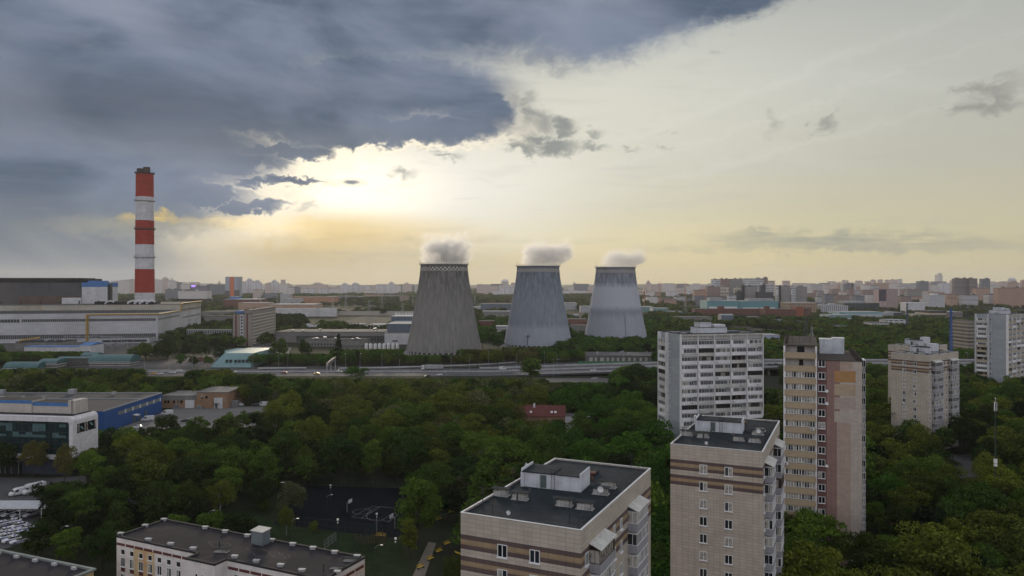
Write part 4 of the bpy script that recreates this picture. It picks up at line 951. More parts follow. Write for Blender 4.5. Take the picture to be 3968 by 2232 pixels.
b = MB(); b.box(0, Wf, 0, 4, 7.6, 9.2); b.build('deck', GREYW, fb); b = MB(); b.box(0, Wf, -.1, 4.1, 12.6, 13.3); b.build('roof', LROOF, fb)
b = MB(); b.box(0, Wf, .2, 3.8, 9.2, 12.6); b.build('glazing', DKW, fb)
b = MB()
for k in range(27): x = Wf * k / 26; b.box(max(0, x - .18), min(Wf, x + .18), -.02, .19, 9.2, 12.6)
b.build('mullions', WHITE(), fb)
b = MB(); b.box(Wf * .6, Wf * .92, -.12, -.01, 8.0, 9.0); b.build('sign_board', BLUEP, fb); b = MB(); b.box(Wf * .61, Wf * .66, -.16, -.125, 8.15, 8.85); b.box(Wf * .68, Wf * .90, -.16, -.125, 8.4, 8.6); b.build('sign_lettering', WHITE(), fb)
for x, dx in ((4, 6), (17, -5), (22, 2)): b = MB(); b.tube((x, 2, 7.6), (x + dx, 2, 0), .5, .7, 6); b.build('strut', GREYC, fb)
# ------------------------------------------------------------------ buildings between plant and first tower
blk('glass_pavilion', 'turquoise clad hall with leaning walls beside the highway', 'hall', 840, 978, 1368, 640, 42, TURQL, mat('pale_turquoise_roof', (.22, .33, .34), .8, .2, .1), extras=strips((DKW, MUL), [(.4, 1.6), (2.0, 3.4)], .1, .9), rot=-2)
q = G(838, 1421); e = empty('leaning_facade', (q.x, q.y, 0), R(-2), 'sloping turquoise glazed front of the hall beside the highway', 'facade')
w_ = XX(972, q.y) - XX(838, q.y); b = MB(); b.add([(-3, -4, 0), (w_ + 2, -4, 0), (w_ + 1, 60, 0), (-3, 60, 0), (4, 6, 10.2), (w_, 6, 10.2), (w_, 55, 10.2), (4, 55, 10.2)], [(0, 1, 5, 4), (1, 2, 6, 5), (2, 3, 7, 6), (3, 0, 4, 7), (4, 5, 6, 7)]); b.build('sloping_wall', TURQL, e)
for x in (8, 11, 15, 18, 21, 24):
    b = MB(); b.box(x, x + 1.3, -1.55, 1.2, 3.6, 5.6); b.build('window', DKW, e)
footprint(e, -3, w_ + 3, -5, 60)
e = blk('kiosk', 'small pavilion with dark red hipped roof in front of the plant gate', 'kiosk', 726, 800, 1402, 622, 14, mat('cream_wall', (.40, .37, .33), .8, .2, .4), mat('dark_red_tile', (.10, .035, .035), .8, .2, .3, joints=(1, .4, .05), jcol=.8), gable=3.2, extras=strips((DKW, MUL), [(.7, 2.2)], .05, .6))
blk('bus_shelter', 'low white roofed shelter left of the red roofed kiosk', 'shelter', 680, 735, 1394, 655, 9, GREYW, LROOF)
blk('long_workshop', 'very long grey workshop with pale upper strip stretching behind the office slab', 'workshop', 1069, 1597, 1287, 820, 46, mat('long_shed', (.235, .225, .23), .8, .25, .05, streak=.4, joints=(12, 3, .1), jcol=.75), MROOF, extras=both(strips((mat('dusty_glazing', (.055, .06, .065), .5, .5, .2), CONC), [(1.0, 7.4)], .15, .85), units(9, 5)))
blk('workshop', 'low dark roofed workshop in front of the long grey one', 'workshop', 1180, 1420, 1318, 770, 22, CONC, ROOF(), extras=both(strips((DKW, WHITE()), [(1.2, 3.2)], .05, .55), units(7, 8)))
blk('workshop', 'small flat building with cream gable left of the white tanks', 'workshop', 1300, 1398, 1345, 728, 20, CONC, ROOF(), gable=1.2)
blk('white_hall', 'white walled hall carrying the dark blue stepped block beside the first cooling tower', 'hall', 1490, 1592, 1291, 795, 40, WSH, MROOF, extras=strips((DKW, MUL), [(3, 4.5)], .3, .5))
blk('stepped_block', 'lower step of the dark blue grey block beside the first cooling tower', 'factory block', 1500, 1605, 1256, 812, 60, BLUEG, LROOF, keepm=1)
blk('stepped_block', 'upper step of the dark blue grey block beside the first cooling tower', 'factory block', 1516, 1606, 1227, 880, 40, BLUEG, LROOF, keepm=1)
for k in range(8):
    q = G(1420 + 17.2 * k, 1359); e = empty('storage_tank', (q.x, q.y, 0), 0, '%s white upright tank from the left in the row by the first cooling tower' % ('first', 'second', 'third', 'fourth', 'fifth', 'sixth', 'seventh', 'eighth')[k], 'tank', 'row of white upright tanks'); NOTREE.append([(q.x - 4, q.y - 25), (q.x + 4, q.y - 25), (q.x + 4, q.y + 8), (q.x - 4, q.y + 8)])
    b = MB(); b.lathe([(1.75, 1.9), (1.75, 6.3), (1.2, 6.9), (.01, 7.0)], 16); b.build('tank_body', WHITE(), e, smooth=True); b = MB(); b.lathe([(1.78, .0), (1.78, 1.9)], 16); b.build('tank_base', mat('yellow_tank_base', (.45, .33, .10), .7, .3, 1), e)
    b = MB(); b.box(1.76, 1.95, -.25, .25, 0, 7.3); b.build('ladder', DARKM(), e)
for k, (a, c, lab) in enumerate(((1122, 1166, 'left blue grey shed with pyramid roof in the row of three'), (1168, 1208, 'middle shed with pyramid roof in the row of three'), (1210, 1256, 'right brick shed with pyramid roof in the row of three'))):
    D = 985; X0, X1 = XX(a, D), XX(c, D); z0 = ZZ(1267, D); e = empty('pyramid_roof_shed', (X0, D, 0), 0, lab, 'shed', 'three sheds with pyramid roofs'); w_ = X1 - X0 - .6; footprint(e, 0, w_, 0, 16)
    b = MB(); b.prism([(0, 0), (w_, 0), (w_, 16), (0, 16)], 0, z0); b.build('wall', BLUEG if k < 2 else mat('pale_brick', (.26, .19, .16), .9, .3, .3), e); b = MB(); b.add([(-.8, -.8, z0), (w_ + .8, -.8, z0), (w_ + .8, 16.8, z0), (-.8, 16.8, z0), (w_ / 2, 8, ZZ(1253, D))], [(0, 1, 4), (1, 2, 4), (2, 3, 4), (3, 0, 4), (0, 3, 2, 1)]); b.build('roof', LROOF, e)
    b = MB(); b.box(1, w_ - 1, -.1, .1, 1.5, 3.2); b.build('window', DKW, e)
T_ = 'building'
def lab_blk(L):
    for (nm, lab, a, c, y, D, dep, wm, rm, gb) in L: blk(nm, lab, nm.replace('_', ' '), a, c, y, D, dep, wm, rm, gable=gb, keepm=1)
ORG = mat('orange_render', (.40, .20, .12), .85, .2, .05, grid=(5, 4.5, .4, .4, (.16, .10, .08)))
GRID1 = mat('white_office_grid', (.42, .43, .45), .8, .15, .05, grid=(3.4, 3.4, .55, .45, (.06, .07, .09)))
BLR = mat('pale_blue_roof', (.16, .28, .42), .6, .2, .05)
lab_blk([
 ('factory', 'long peach factory front with small windows behind the office slab, left half', 923, 1040, 1174, 1640, 40, PEACH, LROOF, 0),
 ('factory', 'long peach and white factory wing behind the pyramid roofed sheds, right half', 1042, 1222, 1180, 1560, 60, PEACH, LROOF, 0),
 ('warehouse', 'low white warehouse before the peach factory', 1010, 1300, 1196, 1450, 16, WSH, LROOF, 0),
 ('factory', 'orange brick factory with flat roof far behind, left of the first cooling tower', 1121, 1296, 1151, 2300, 60, ORG, MROOF, 0),
 ('office', 'grey white office with three storeys left of the orange factory', 1085, 1118, 1139, 2250, 40, GRID1, LROOF, 0),
 ('warehouse', 'white low store with row of dark openings before the orange factory', 1090, 1168, 1158, 2080, 20, GRID1, LROOF, 0),
 ('warehouse', 'low hall with bright blue roof block beyond the plant', 890, 917, 1151, 2000, 40, BLUEP, BLR, 0),
 ('warehouse', 'wide low hall with pale blue roof beyond the plant', 866, 1003, 1160, 1960, 60, BRICK, BLR, 0),
 ('warehouse', 'pale roofed shed between chimney and office slab', 690, 800, 1158, 2300, 50, WSH, LROOF, 3),
 ('warehouse', 'small white works building right of the chimney foot', 690, 745, 1152, 2600, 50, GRID1, LROOF, 0),
 ('warehouse', 'green grey low workshops beyond the footbridge', 780, 900, 1208, 1350, 40, CONC, MROOF, 0),
 ('warehouse', 'dark low depot beyond the footbridge, nearer row', 790, 900, 1226, 1180, 30, CONC, ROOF(), 0),
 ('warehouse', 'long pale fence like depot left of the stepped block', 1268, 1410, 1257, 1100, 18, WSH, LROOF, 0),
 ('warehouse', 'white shed with flat roof between long depot and stepped block', 1430, 1500, 1259, 1050, 30, WSH, LROOF, 0),
 ('depot', 'long cream wall of the open depot ground left of the first tower', 1310, 1640, 1206, 1500, 3, mat('cream_wall', (.40, .37, .33)), CONC, 0),
 ('warehouse', 'long grey roofed warehouse seen between first and second cooling tower', 1862, 1990, 1178, 1750, 70, BLUEG, MROOF, 0),
 ('warehouse', 'white fronted low warehouse between first and second cooling tower', 1835, 1980, 1189, 1760, 40, WSH, LROOF, 0),
 ('freight_shed', 'open freight shed with pale roof between first and second cooling tower', 1870, 1985, 1207, 1390, 30, CONC, LROOF, 0),
 ('freight_shed', 'brown brick shed beside railway between first and second cooling tower', 1855, 1915, 1246, 1080, 30, BRICK, ROOF(), 0),
 ('white_hall', 'white two storey hall between the feet of first and second cooling tower', 1922, 1968, 1266, 960, 26, GRID1, LROOF, 0),
 ('warehouse', 'grey shed with pale gable roof between second and third cooling tower', 2193, 2243, 1222, 1390, 30, BLUEG, LROOF, 2),
 ('pipe_rack_house', 'rusty pipe station between second and third cooling tower', 2200, 2275, 1238, 1090, 24, mat('rusty_brick', (.20, .10, .085), .9, .4, .2), MROOF, 0),
 ('warehouse', 'dark long shed at the foot between second and third cooling tower', 2205, 2280, 1262, 960, 16, CONC, MROOF, 0),
 ('office', 'ruined looking white office with dark windows between second and third tower', 2190, 2235, 1174, 1800, 40, GRID1, LROOF, 0),
 ('warehouse', 'white low house with blue fence between second and third cooling tower', 2250, 2290, 1187, 1640, 30, GRID1, LROOF, 0),
 ('turquoise_hall', 'turquoise and white hall right of the third cooling tower, far part', 2483, 2535, 1190, 1650, 60, TURQL, LROOF, 0),
 ('turquoise_hall', 'turquoise hall with white roof right of the third tower, near part', 2530, 2592, 1195, 1560, 40, TURQL, LROOF, 0),
 ('turquoise_hall', 'low turquoise shed leading to the red brick works', 2595, 2648, 1208, 1500, 40, TURQL, LROOF, 0),
 ('works_building', 'grey low workshop with pipes behind the white balcony tower', 2610, 2760, 1230, 1230, 40, CONC, MROOF, 0),
 ('boiler_shed', 'grey shed with white gable behind the roof of the white balcony tower', 2795, 2842, 1222, 1180, 20, BLUEG, LROOF, 2),
])
# white angled canopies of the open depot
for k in range(6):
    q = G(1530 + k * 13, 1224); e = empty('white_tent', (q.x, q.y, 0), 0, '%s white hoarding panel from the left above the stepped blue block' % ('first', 'second', 'third', 'fourth', 'fifth', 'sixth')[k], 'hoarding', 'white hoardings behind the stepped block')
    b = MB(); b.box(0, 4.8, 0, .4, 1, 6.5); b.build('panel', WHITE(), e); b = MB(); b.tube((.5, .6, 0), (.5, .6, 6), .15, n=4); b.tube((4.3, .6, 0), (4.3, .6, 6), .15, n=4); b.build('post', GALV(), e)
# ------------------------------------------------------------------ power pylons
def pylon_proto():
    e = empty('power_pylon', (0, 0, 0)); b = MB(); h = 30
    for sx in (-1, 1):
        for sy in (-1, 1): b.tube((sx * 2.6, sy * 2.6, 0), (sx * .5, sy * .5, h), .14, .08, 4)
    for k in range(8):
        f0 = k / 8; f1 = (k + 1) / 8; r0 = 2.6 - 2.1 * f0; r1 = 2.6 - 2.1 * f1
        for (ax, ay), (bx, by) in (((-1, -1), (1, -1)), ((1, -1), (1, 1)), ((1, 1), (-1, 1)), ((-1, 1), (-1, -1))): b.tube((ax * r0, ay * r0, f0 * h), (bx * r1, by * r1, f1 * h), .06, n=3); b.tube((bx * r0, by * r0, f0 * h), (ax * r1, ay * r1, f1 * h), .06, n=3)
    b.build('lattice', GALV(), e)
    for z, w_ in ((18, 5.5), (22.5, 7), (27, 5)):
        b = MB(); b.tube((-w_, 0, z), (w_, 0, z), .12, n=4); b.tube((-w_, 0, z), (0, 0, z + 1.6), .07, n=4); b.tube((w_, 0, z), (0, 0, z + 1.6), .07, n=4); b.build('crossarm', GALV(), e)
    return freeze(e)
PP = pylon_proto(); first = True
for k, (px, D, s_) in enumerate(((1075, 1900, 1.2), (1290, 1500, 1.1), (1235, 1450, .9), (1340, 1700, 1.3), (1430, 1400, 1.1), (1480, 1600, 1.3), (1560, 1350, 1.0), (1600, 1750, 1.2), (1010, 1700, 1.2), (2290, 1700, 1.2), (2655, 1500, 1.3), (3145, 620, 1.0), (1840, 1900, 1.1), (2008, 2100, 1.3))):
    o = PP if first else copy_tree(PP); first = False; o.location = (XX(px, D), D, 0); o.scale = (s_,) * 3; o.rotation_euler = (0, 0, k * .7)
    o['label'] = ('lattice power pylon far beyond the office slab', 'lattice pylon beside the dark cable masts', 'lattice pylon over the pyramid roofed sheds', 'lattice pylon before the orange factory end', 'lattice pylon in the open depot ground', 'tall far pylon before the forest edge', 'pylon just left of the white hoardings', 'far pylon touching the left edge of the first tower', 'pylon rising behind the office slab roof', 'thin pylon just left of the third cooling tower', 'pylon right of the third tower near the turquoise hall', 'lattice pylon between tan tower and far striped twins', 'pylon just right of the first cooling tower top half', 'distant pylon left of the second cooling tower')[k]
    o['category'] = 'power pylon'; o['group'] = 'lattice power pylons'
# ------------------------------------------------------------------ highway
BARR = mat('barrier_concrete', (.40, .41, .43), .8, .25, .3, streak=.3)
def dz(X): return 0.0 if X < -15 else (3.0 * (X + 15) / 85 if X < 70 else (3.0 + 3.2 * (X - 70) / 120 if X < 190 else 6.2))
xs = [-620, -300, -100, -15, 10, 40, 70, 100, 130, 160, 190, 300, 620]
def ribbon(name, y0, y1, zo, m, th=0.0, kind='structure'):
    b = MB(); vs = []; n = len(xs)
    for x in xs: z = dz(x) + zo; vs += [(x, y0, z), (x, y1, z)]
    fs = [(2 * i, 2 * i + 2, 2 * i + 3, 2 * i + 1) for i in range(n - 1)]
    b.add(vs, fs)
    if th:
        vs2 = [(x, y, z - th) for x, y, z in vs]; o = 2 * n; b.v.extend(vs2)
        for i in range(n - 1):
            b.f += [(2 * i + o, 2 * i + 2 + o, 2 * i + 2, 2 * i), (2 * i + 1, 2 * i + 3, 2 * i + 3 + o, 2 * i + 1 + o), (2 * i + o, 2 * i + 1 + o, 2 * i + 3 + o, 2 * i + 2 + o)]; b.mi += [0] * 3
    o_ = b.build(name, m); return tag(o_, kind=kind)
HWY = mat('highway_asphalt', (.068, .069, .076), .85, .15, .05)
ribbon('highway', 526, 572, .03, HWY, 1.2)
for y in (530.5, 534.2, 537.9, 541.6, 556.5, 560.2, 563.9, 567.6):
    b = MB(); solid = y in (530.5, 567.6, 541.6, 556.5)
    x = -600
    while x < 600:
        L = 4 if not solid else 20; b.quad((x, y - .1, dz(x) + .045), (x + L, y - .1, dz(x + L) + .045), (x + L, y + .1, dz(x + L) + .045), (x, y + .1, dz(x) + .045)); x += 12 if not solid else 20
    tag(b.build('road_marking', LINE), kind='structure')
def barrier(lab, y, h, x0, x1, w_=.35):
    b = MB(); X = [x0] + [q for q in xs if x0 < q < x1] + [x1]
    for a, c in zip(X, X[1:]):
        za, zc = dz(a), dz(c); o = len(b.v)
        b.add([(a, y, za), (c, y, zc), (c, y + w_, zc), (a, y + w_, za), (a, y, za + h), (c, y, zc + h), (c, y + w_, zc + h), (a, y + w_, za + h)], [(4, 5, 6, 7), (0, 1, 5, 4), (2, 3, 7, 6)])
    tag(b.build('crash_barrier', BARR), lab, 'barrier', 'barriers along the highway')
barrier('pale concrete median barrier running along the middle of the highway', 549, 1.1, -600, 600); barrier('pale barrier on the far edge of the highway ramp', 571.5, 1.2, -25, 600)
barrier('pale barrier on the near edge of the highway ramp', 526, 1.2, 5, 600)
for k, x in enumerate(range(70, 600, 28)):
    b = MB(); b.prism([(x, 530), (x + 1.6, 530), (x + 1.6, 568), (x, 568)], 0, dz(x) - 1.15); tag(b.build('viaduct_pier', CONC), ('%s concrete pier from the left under the raised highway' % ['first','second','third','fourth','fifth','sixth','seventh','eighth','ninth','tenth','eleventh','twelfth','thirteenth','fourteenth','fifteenth','sixteenth','seventeenth','eighteenth','nineteenth'][k]), 'pier', 'piers under the raised highway')
keep([(-620, 516), (620, 516), (620, 580), (-620, 580)])
# service roads and verge
p = [(8, 486), (130, 492), (130, 516), (8, 514)]; sheet('service_road', p, .008, HWY); keep(p)
p = [(-330, 575), (-190, 578), (-60, 580), (30, 590), (60, 600), (90, 628), (40, 612), (-60, 590), (-190, 586), (-330, 583)]; sheet('slip_road', p, .006, HWY); keep(p)
p = Gp((2240, 1425), (2110, 1418), (2150, 1405), (2540, 1405), (2560, 1425)); sheet('verge', p, .004, mat('green_verge', (.04, .075, .025), 1, .3, .3)); keep(p)
p = [(-350, 583), (-205, 586), (-200, 660), (-225, 760), (-245, 760), (-290, 640), (-340, 600)]; sheet('plant_forecourt', p, .005, ASPH); keep(p)
p = [(-330, 640), (-460, 690), (-620, 690), (-620, 830), (-330, 832)]; sheet('switchyard_ground', p, .003, mat('gravel_yard', (.075, .073, .07), 1, .3, .3)); keep(p)
sheet('rail_yard', [(-260, 930), (400, 900), (700, 1500), (-300, 1500)], .003, mat('railway_ground', (.050, .052, .040), 1, .4, .02))
keep([(-160, 780), (-90, 780), (-90, 1300), (-160, 1300)]); keep([(20, 850), (60, 850), (60, 1400), (20, 1400)])
# heating pipe beside the road
PIPE = mat('silver_pipe_lagging', (.36, .37, .38), .5, .35, .15, streak=.5)
for lab, pts in (('silvery heating pipe beside the road left of the sign gantry', ((999, 1428), (1187, 1426))), ('silvery heating pipe between sign gantry and lorry', ((1311, 1428), (1500, 1425), (1632, 1421))), ('long silvery heating pipe running right past the cooling towers', ((1719, 1418), (1800, 1416), (1900, 1411), (2000, 1404), (2095, 1397))), ('short silvery pipe before the grey depot', ((2122, 1394), (2208, 1390)))):
    b = MB(); P_ = [tuple(G(x, y, .9)) for x, y in pts]; b.path(P_, .7, 8)
    for q in P_: b.box(q[0] - .25, q[0] + .25, q[1] - .8, q[1] + .8, 0, .3)
    tag(b.build('heating_pipe', PIPE), lab, 'pipe', 'heating pipes along the highway')
# depot with pale doors and green fence
e = blk('depot_hall', 'low grey depot with pale tall doors and wide flat roof below the third tower', 'depot', 2269, 2562, 1380, 616, 34, mat('depot_wall', (.13, .125, .13), .8, .3, .3), MROOF, extras=units(8, 11, (1.6, 1.6, 1.6)), rot=-2)
for k, (a, c) in enumerate(((2284, 2297), (2305, 2313), (2326, 2339), (2352, 2359), (2371, 2378), (2391, 2398), (2412, 2421), (2435, 2443), (2455, 2462), (2478, 2486), (2500, 2508))):
    x = local(e, (XX(a, 615), 615, 0))[0]; w_ = (c - a) / F * 615; b = MB(); b.box(x, x + w_, -.15, 0, .6, 4.1); b.build('door', mat('pale_panel_door', (.40, .39, .36), .8, .25, .8), e)
b = MB(); b.box(XX(2240, 606), XX(2562, 606), 606, 606.2, 0, 2.0); o = tag(b.build('green_fence', mat('green_fence_paint', (.04, .16, .07), .7, .2, .5)), 'green sheet fence in front of the grey depot', 'fence')
# ------------------------------------------------------------------ far city
def facade(name, col, g=(3.2, 3.0, .5, .5), dk=(.07, .075, .09), thr=None, vary=.1):
    return mat(name, col, .85, vary, .02, grid=(*g, dk) + ((thr,) if thr else ()))
FC = {  # pale styles are lightened in colour in place of thicker distance haze
 'pw': facade('pale_panel_facade', (.60, .57, .55), (3.6, 3.0, .42, .46), (.17, .17, .19)),
 'pk': facade('pinkish_panel_facade', (.54, .45, .42), (3.4, 3.0, .42, .46), (.17, .15, .16)),
 'pv': mat('pale_striped_facade', (.56, .55, .57), .85, .1, .02, grid=(6.5, 90, .40, 1.0, (.26, .26, .30))),
 'gr': facade('grey_office_facade', (.20, .21, .24), (3.0, 3.4, .6, .5), (.06, .07, .09)),
 'br': facade('brown_brick_facade', (.28, .20, .18), (3.2, 3.0, .5, .45), (.08, .07, .08)),
 'or': facade('orange_brick_facade', (.40, .26, .20), (3.4, 3.0, .5, .45), (.15, .12, .12)),
 'dk': facade('dark_glass_facade', (.05, .055, .07), (3.0, 3.2, .8, .7), (.02, .025, .035)),
 'ck': mat('checkered_white_facade', (.52, .53, .55), .8, .05, .02, grid=(3.4, 6.6, .55, .62, (.03, .035, .05), .12)),
 'cg': mat('checkered_grey_facade', (.30, .29, .29), .8, .05, .02, grid=(3.4, 3.3, .55, .6, (.05, .05, .06))),
 'ct': mat('checkered_cream_facade', (.50, .45, .38), .8, .05, .02, grid=(4.6, 9.9, .5, .5, (.04, .035, .04), .1)),
 'bs': mat('brown_ribbon_facade', (.20, .155, .15), .85, .1, .02, grid=(90, 3.0, 1.0, .42, (.10, .10, .12))),
 'ws': mat('white_rib_facade', (.52, .52, .54), .8, .08, .02, grid=(4.2, 40, .45, .84, (.04, .045, .06))),
 'wr': mat('white_ribbon_facade', (.50, .50, .52), .85, .1, .02, grid=(90, 3.4, 1.0, .38, (.12, .12, .14))),
}
FR = MROOF
ORD = ['first', 'second', 'third', 'fourth', 'fifth', 'sixth', 'seventh', 'eighth', 'ninth', 'tenth', 'eleventh', 'twelfth', 'thirteenth', 'fourteenth', 'fifteenth', 'sixteenth']
LOOK = {'pw': 'pale panel', 'pk': 'pinkish panel', 'pv': 'pale vertically striped', 'gr': 'grey', 'br': 'brown brick', 'or': 'orange brick', 'dk': 'dark glass', 'ck': 'white checkered', 'cg': 'grey checkered', 'ct': 'cream checkered', 'bs': 'brown ribbon windowed', 'ws': 'white ribbed', 'wr': 'white ribbon windowed'}
def city(seg, where, L):
    """L rows: (px0, px1, ytop, D, style[, top kind][, label])"""
    cnt = {}; L = sorted(L, key=lambda r: r[0])
    for r in L:
        a, c, y, D, st = r[:5]; top = r[5] if len(r) > 5 else ''; lab = r[6] if len(r) > 6 else None
        k = cnt.get(st, 0); cnt[st] = k + 1
        if lab is None: lab = '%s %s block from the left, skyline %s' % (ORD[k], LOOK[st], where)
        W_ = (c - a) / F * D; dep = min(max(14, W_ * .5), 40); H = ZZ(y, D)
        e = blk('high_rise' if H > 34 else 'city_block', lab, 'high-rise' if H > 34 else 'building', a, c, y, D, dep, FC[st], FR, group=seg, keepm=0, par=1.0)
        rr = random.Random(int(a * 7 + D))
        if top == 's':       # stepped top
            b = MB(); b.box(W_ * .2, W_ * .75, 2, dep - 2, H + 1.0, H + rr.uniform(6, 11)); b.build('upper_storeys', FC[st], e)
            b = MB(); b.box(W_ * .32, W_ * .6, 4, dep - 4, H + 8.5, H + 14); b.build('roof_house', FC[st], e)
        elif top == 'd':     # dome with spire
            b = MB(); b.box(W_ * .15, W_ * .85, 2, dep - 2, H + 1.0, H + 8); b.lathe([(W_ * .3, H + 8), (W_ * .26, H + 13), (W_ * .12, H + 17), (.3, H + 19), (.15, H + 28)], 12, c=(W_ / 2, dep / 2)); b.build('dome', FC[st], e)
        elif top == 'g':     # flaring crown
            b = MB(); b.box(-W_ * .08, W_ * 1.08, -1, dep + 1, H + 2.6, H + 4.4); b.box(W_ * .1, W_ * .9, 1, dep - 1, H + 1, H + 2.6); b.build('crown', FC[st], e)
        elif top == 'r':     # rounded glass crown
            b = MB(); b.lathe([(W_ * .48, H + 1), (W_ * .46, H + W_ * .25), (W_ * .3, H + W_ * .45), (.1, H + W_ * .5)], 16, c=(W_ / 2, dep / 2)); b.build('rounded_top', FC[st], e)
        elif H > 30:
            for q in range(2): x = W_ * rr.uniform(.1, .7); b = MB(); b.box(x, x + min(6, W_ * .25), 3, 9, H + 1.0, H + 4.2); b.build('roof_house', FC[st], e)
LZ = lambda z0, z1, y: (840 + z0 * .3183, 840 + z1 * .3183, 1050 + y * .3183)
MZ = lambda z0, z1, y: (1860 + z0 * .3571, 1860 + z1 * .3571, 1050 + y * .3571)
AZ = lambda z0, z1, y: (2700 + z0 * .2523, 2700 + z1 * .2523, 1040 + y * .2523)
BZ = lambda z0, z1, y: (3300 + z0 * .2593, 3300 + z1 * .2593, 1040 + y * .2593)
city('left skyline blocks', 'between boiler house and chimney', [(464, 500, 1086, 3300, 'pw'), (500, 524, 1084, 3500, 'pk'), (430, 466, 1090, 3600, 'pw')])
city('left skyline blocks', 'right of the chimney', [(598, 626, 1085, 3400, 'pw'), (620, 655, 1085, 3600, 'pk', 's'), (650, 678, 1090, 3500, 'pw', 's'), (676, 700, 1094, 3700, 'gr'), (700, 740, 1102, 3000, 'pw'), (735, 800, 1108, 2800, 'gr'), (800, 870, 1104, 3100, 'gr'), (640, 730, 1122, 2500, 'gr'), (690, 800, 1128, 2300, 'pw')])
D0 = 3900
city('skyline blocks behind the office slab', 'between chimney and first cooling tower', [
 (*LZ(0, 55, 165), 3300, 'pk', 's'), (*LZ(60, 102, 175), 3300, 'gr'),
 (*LZ(290, 345, 135), D0, 'pv'), (*LZ(345, 440, 122), D0 + 60, 'pv', 's'), (*LZ(440, 535, 142), D0, 'pv', 's'), (*LZ(590, 650, 150), D0, 'pk'), (*LZ(650, 745, 138), D0 + 50, 'pv', 's'),
 (*LZ(778, 828, 115), D0 + 300, 'pk', 'g'), (*LZ(760, 850, 160), D0, 'pw'), (*LZ(845, 908, 165), D0 + 200, 'pk'), (*LZ(868, 936, 202), 3300, 'pw'), (*LZ(938, 1010, 196), 3500, 'gr'),
 (*LZ(1125, 1328, 168), 4600, 'pk', 's'), (*LZ(1075, 1200, 215), 3700, 'pv'), (*LZ(1238, 1370, 218), 3750, 'pv'), (*LZ(1390, 1500, 214), 3900, 'pw'), (*LZ(1500, 1620, 174), 4100, 'pv', 's'), (*LZ(1620, 1755, 172), 4150, 'pv', 's'),
 (*LZ(1755, 1800, 205), 4500, 'pk'), (*LZ(1790, 1940, 238), 3900, 'pw'), (*LZ(1865, 1960, 186), 4700, 'pk'), (*LZ(1940, 2080, 178), 4500, 'pv'), (*LZ(2080, 2170, 158), 4400, 'pv', 's'), (*LZ(2160, 2235, 178), 4300, 'pw'), (*LZ(2256, 2372, 168), 4500, 'pk', 's'), (*LZ(2372, 2475, 180), 4700, 'pw'),
 (*LZ(1010, 1080, 222), 4300, 'pw'), (*LZ(440, 540, 230), 2500, 'pk'), (*LZ(560, 720, 275), 2500, 'gr')])
city('skyline blocks between first and second tower', 'between first and second cooling tower', [
 (*MZ(-20, 28, 150), 5200, 'pk', 'g'), (*MZ(62, 128, 156), 5200, 'pk', 'g'), (*MZ(172, 232, 168), 5300, 'pk'), (*MZ(230, 312, 128), 5000, 'pw', 'r'), (*MZ(335, 392, 132), 4900, 'pk'), (*MZ(-30, 60, 200), 5000, 'pw'), (*MZ(140, 228, 216), 3900, 'pv'), (*MZ(232, 380, 182), 4100, 'pv', 's')])
city('skyline blocks between second and third tower', 'between second and third cooling tower', [
 (*MZ(880, 960, 214), 3900, 'pv'), (*MZ(960, 1060, 212), 3950, 'pw'), (*MZ(1060, 1150, 216), 3900, 'pv'), (*MZ(1150, 1245, 214), 3950, 'pk'), (*MZ(1006, 1046, 140), 5200, 'pk', 's'), (*MZ(1050, 1130, 176), 5400, 'pw'), (*MZ(1130, 1240, 182), 5400, 'pk')])
city('skyline blocks right of the third tower', 'just right of the third cooling tower', [
 (*MZ(1802, 1855, 132), 4600, 'pk', 'd'), (*MZ(1778, 1806, 186), 4600, 'pk'), (*MZ(1855, 1900, 190), 4800, 'pw'), (*MZ(1990, 2052, 162), 4700, 'pk', 'd'), (*MZ(1958, 2120, 182), 4600, 'pk'), (*MZ(1700, 1780, 232), 3600, 'pk'), (*MZ(1800, 1898, 222), 3300, 'pw'), (*MZ(1898, 1962, 244), 3200, 'or'), (*MZ(2028, 2150, 226), 3500, 'pv'), (*MZ(2150, 2238, 214), 3700, 'pk'), (*MZ(2244, 2330, 224), 3500, 'pv'), (*MZ(2340, 2480, 196), 4400, 'pw'), (*MZ(1700, 1960, 205), 5000, 'pw'), (*MZ(2120, 2340, 190), 5200, 'pk'), (*MZ(2010, 2130, 315), 2100, 'or'), (*MZ(1780, 1960, 300), 2400, 'pk')])
city('blocks around the checkered housing complex', 'among the checkered complex', [
 (*AZ(-40, 165, 335), 2300, 'or'), (*AZ(0, 165, 280), 4500, 'pw'), (*AZ(163, 362, 285), 2150, 'br'),
 (*AZ(232, 362, 172), 2450, 'ck'), (*AZ(362, 498, 168), 2455, 'br'), (*AZ(498, 742, 165), 2460, 'cg'), (*AZ(742, 1032, 158), 2400, 'ck'), (*AZ(1032, 1092, 148), 2410, 'br'), (*AZ(362, 498, 285), 2200, 'ct'), (*AZ(588, 692, 302), 2120, 'ct'), (*AZ(692, 752, 268), 2030, 'dk'),
 (*AZ(752, 935, 278), 2020, 'cg'), (*AZ(935, 985, 268), 2200, 'ck'), (*AZ(985, 1060, 262), 2150, 'dk'), (*AZ(1060, 1178, 265), 2170, 'ck'), (*AZ(1100, 1202, 205), 3000, 'pk', 'g'), (*AZ(940, 1175, 368), 1980, 'dk'), (*AZ(488, 606, 412), 2000, 'ck'), (*AZ(606, 690, 360), 2010, 'dk'),
 (*AZ(1328, 1434, 205), 3200, 'pk', 'g'), (*AZ(1230, 1258, 278), 2000, 'ck'), (*AZ(1258, 1322, 282), 2040, 'dk'), (*AZ(1322, 1430, 280), 2020, 'cg'), (*AZ(1448, 1524, 285), 2020, 'ck'), (*AZ(1524, 1692, 285), 2050, 'cg')])
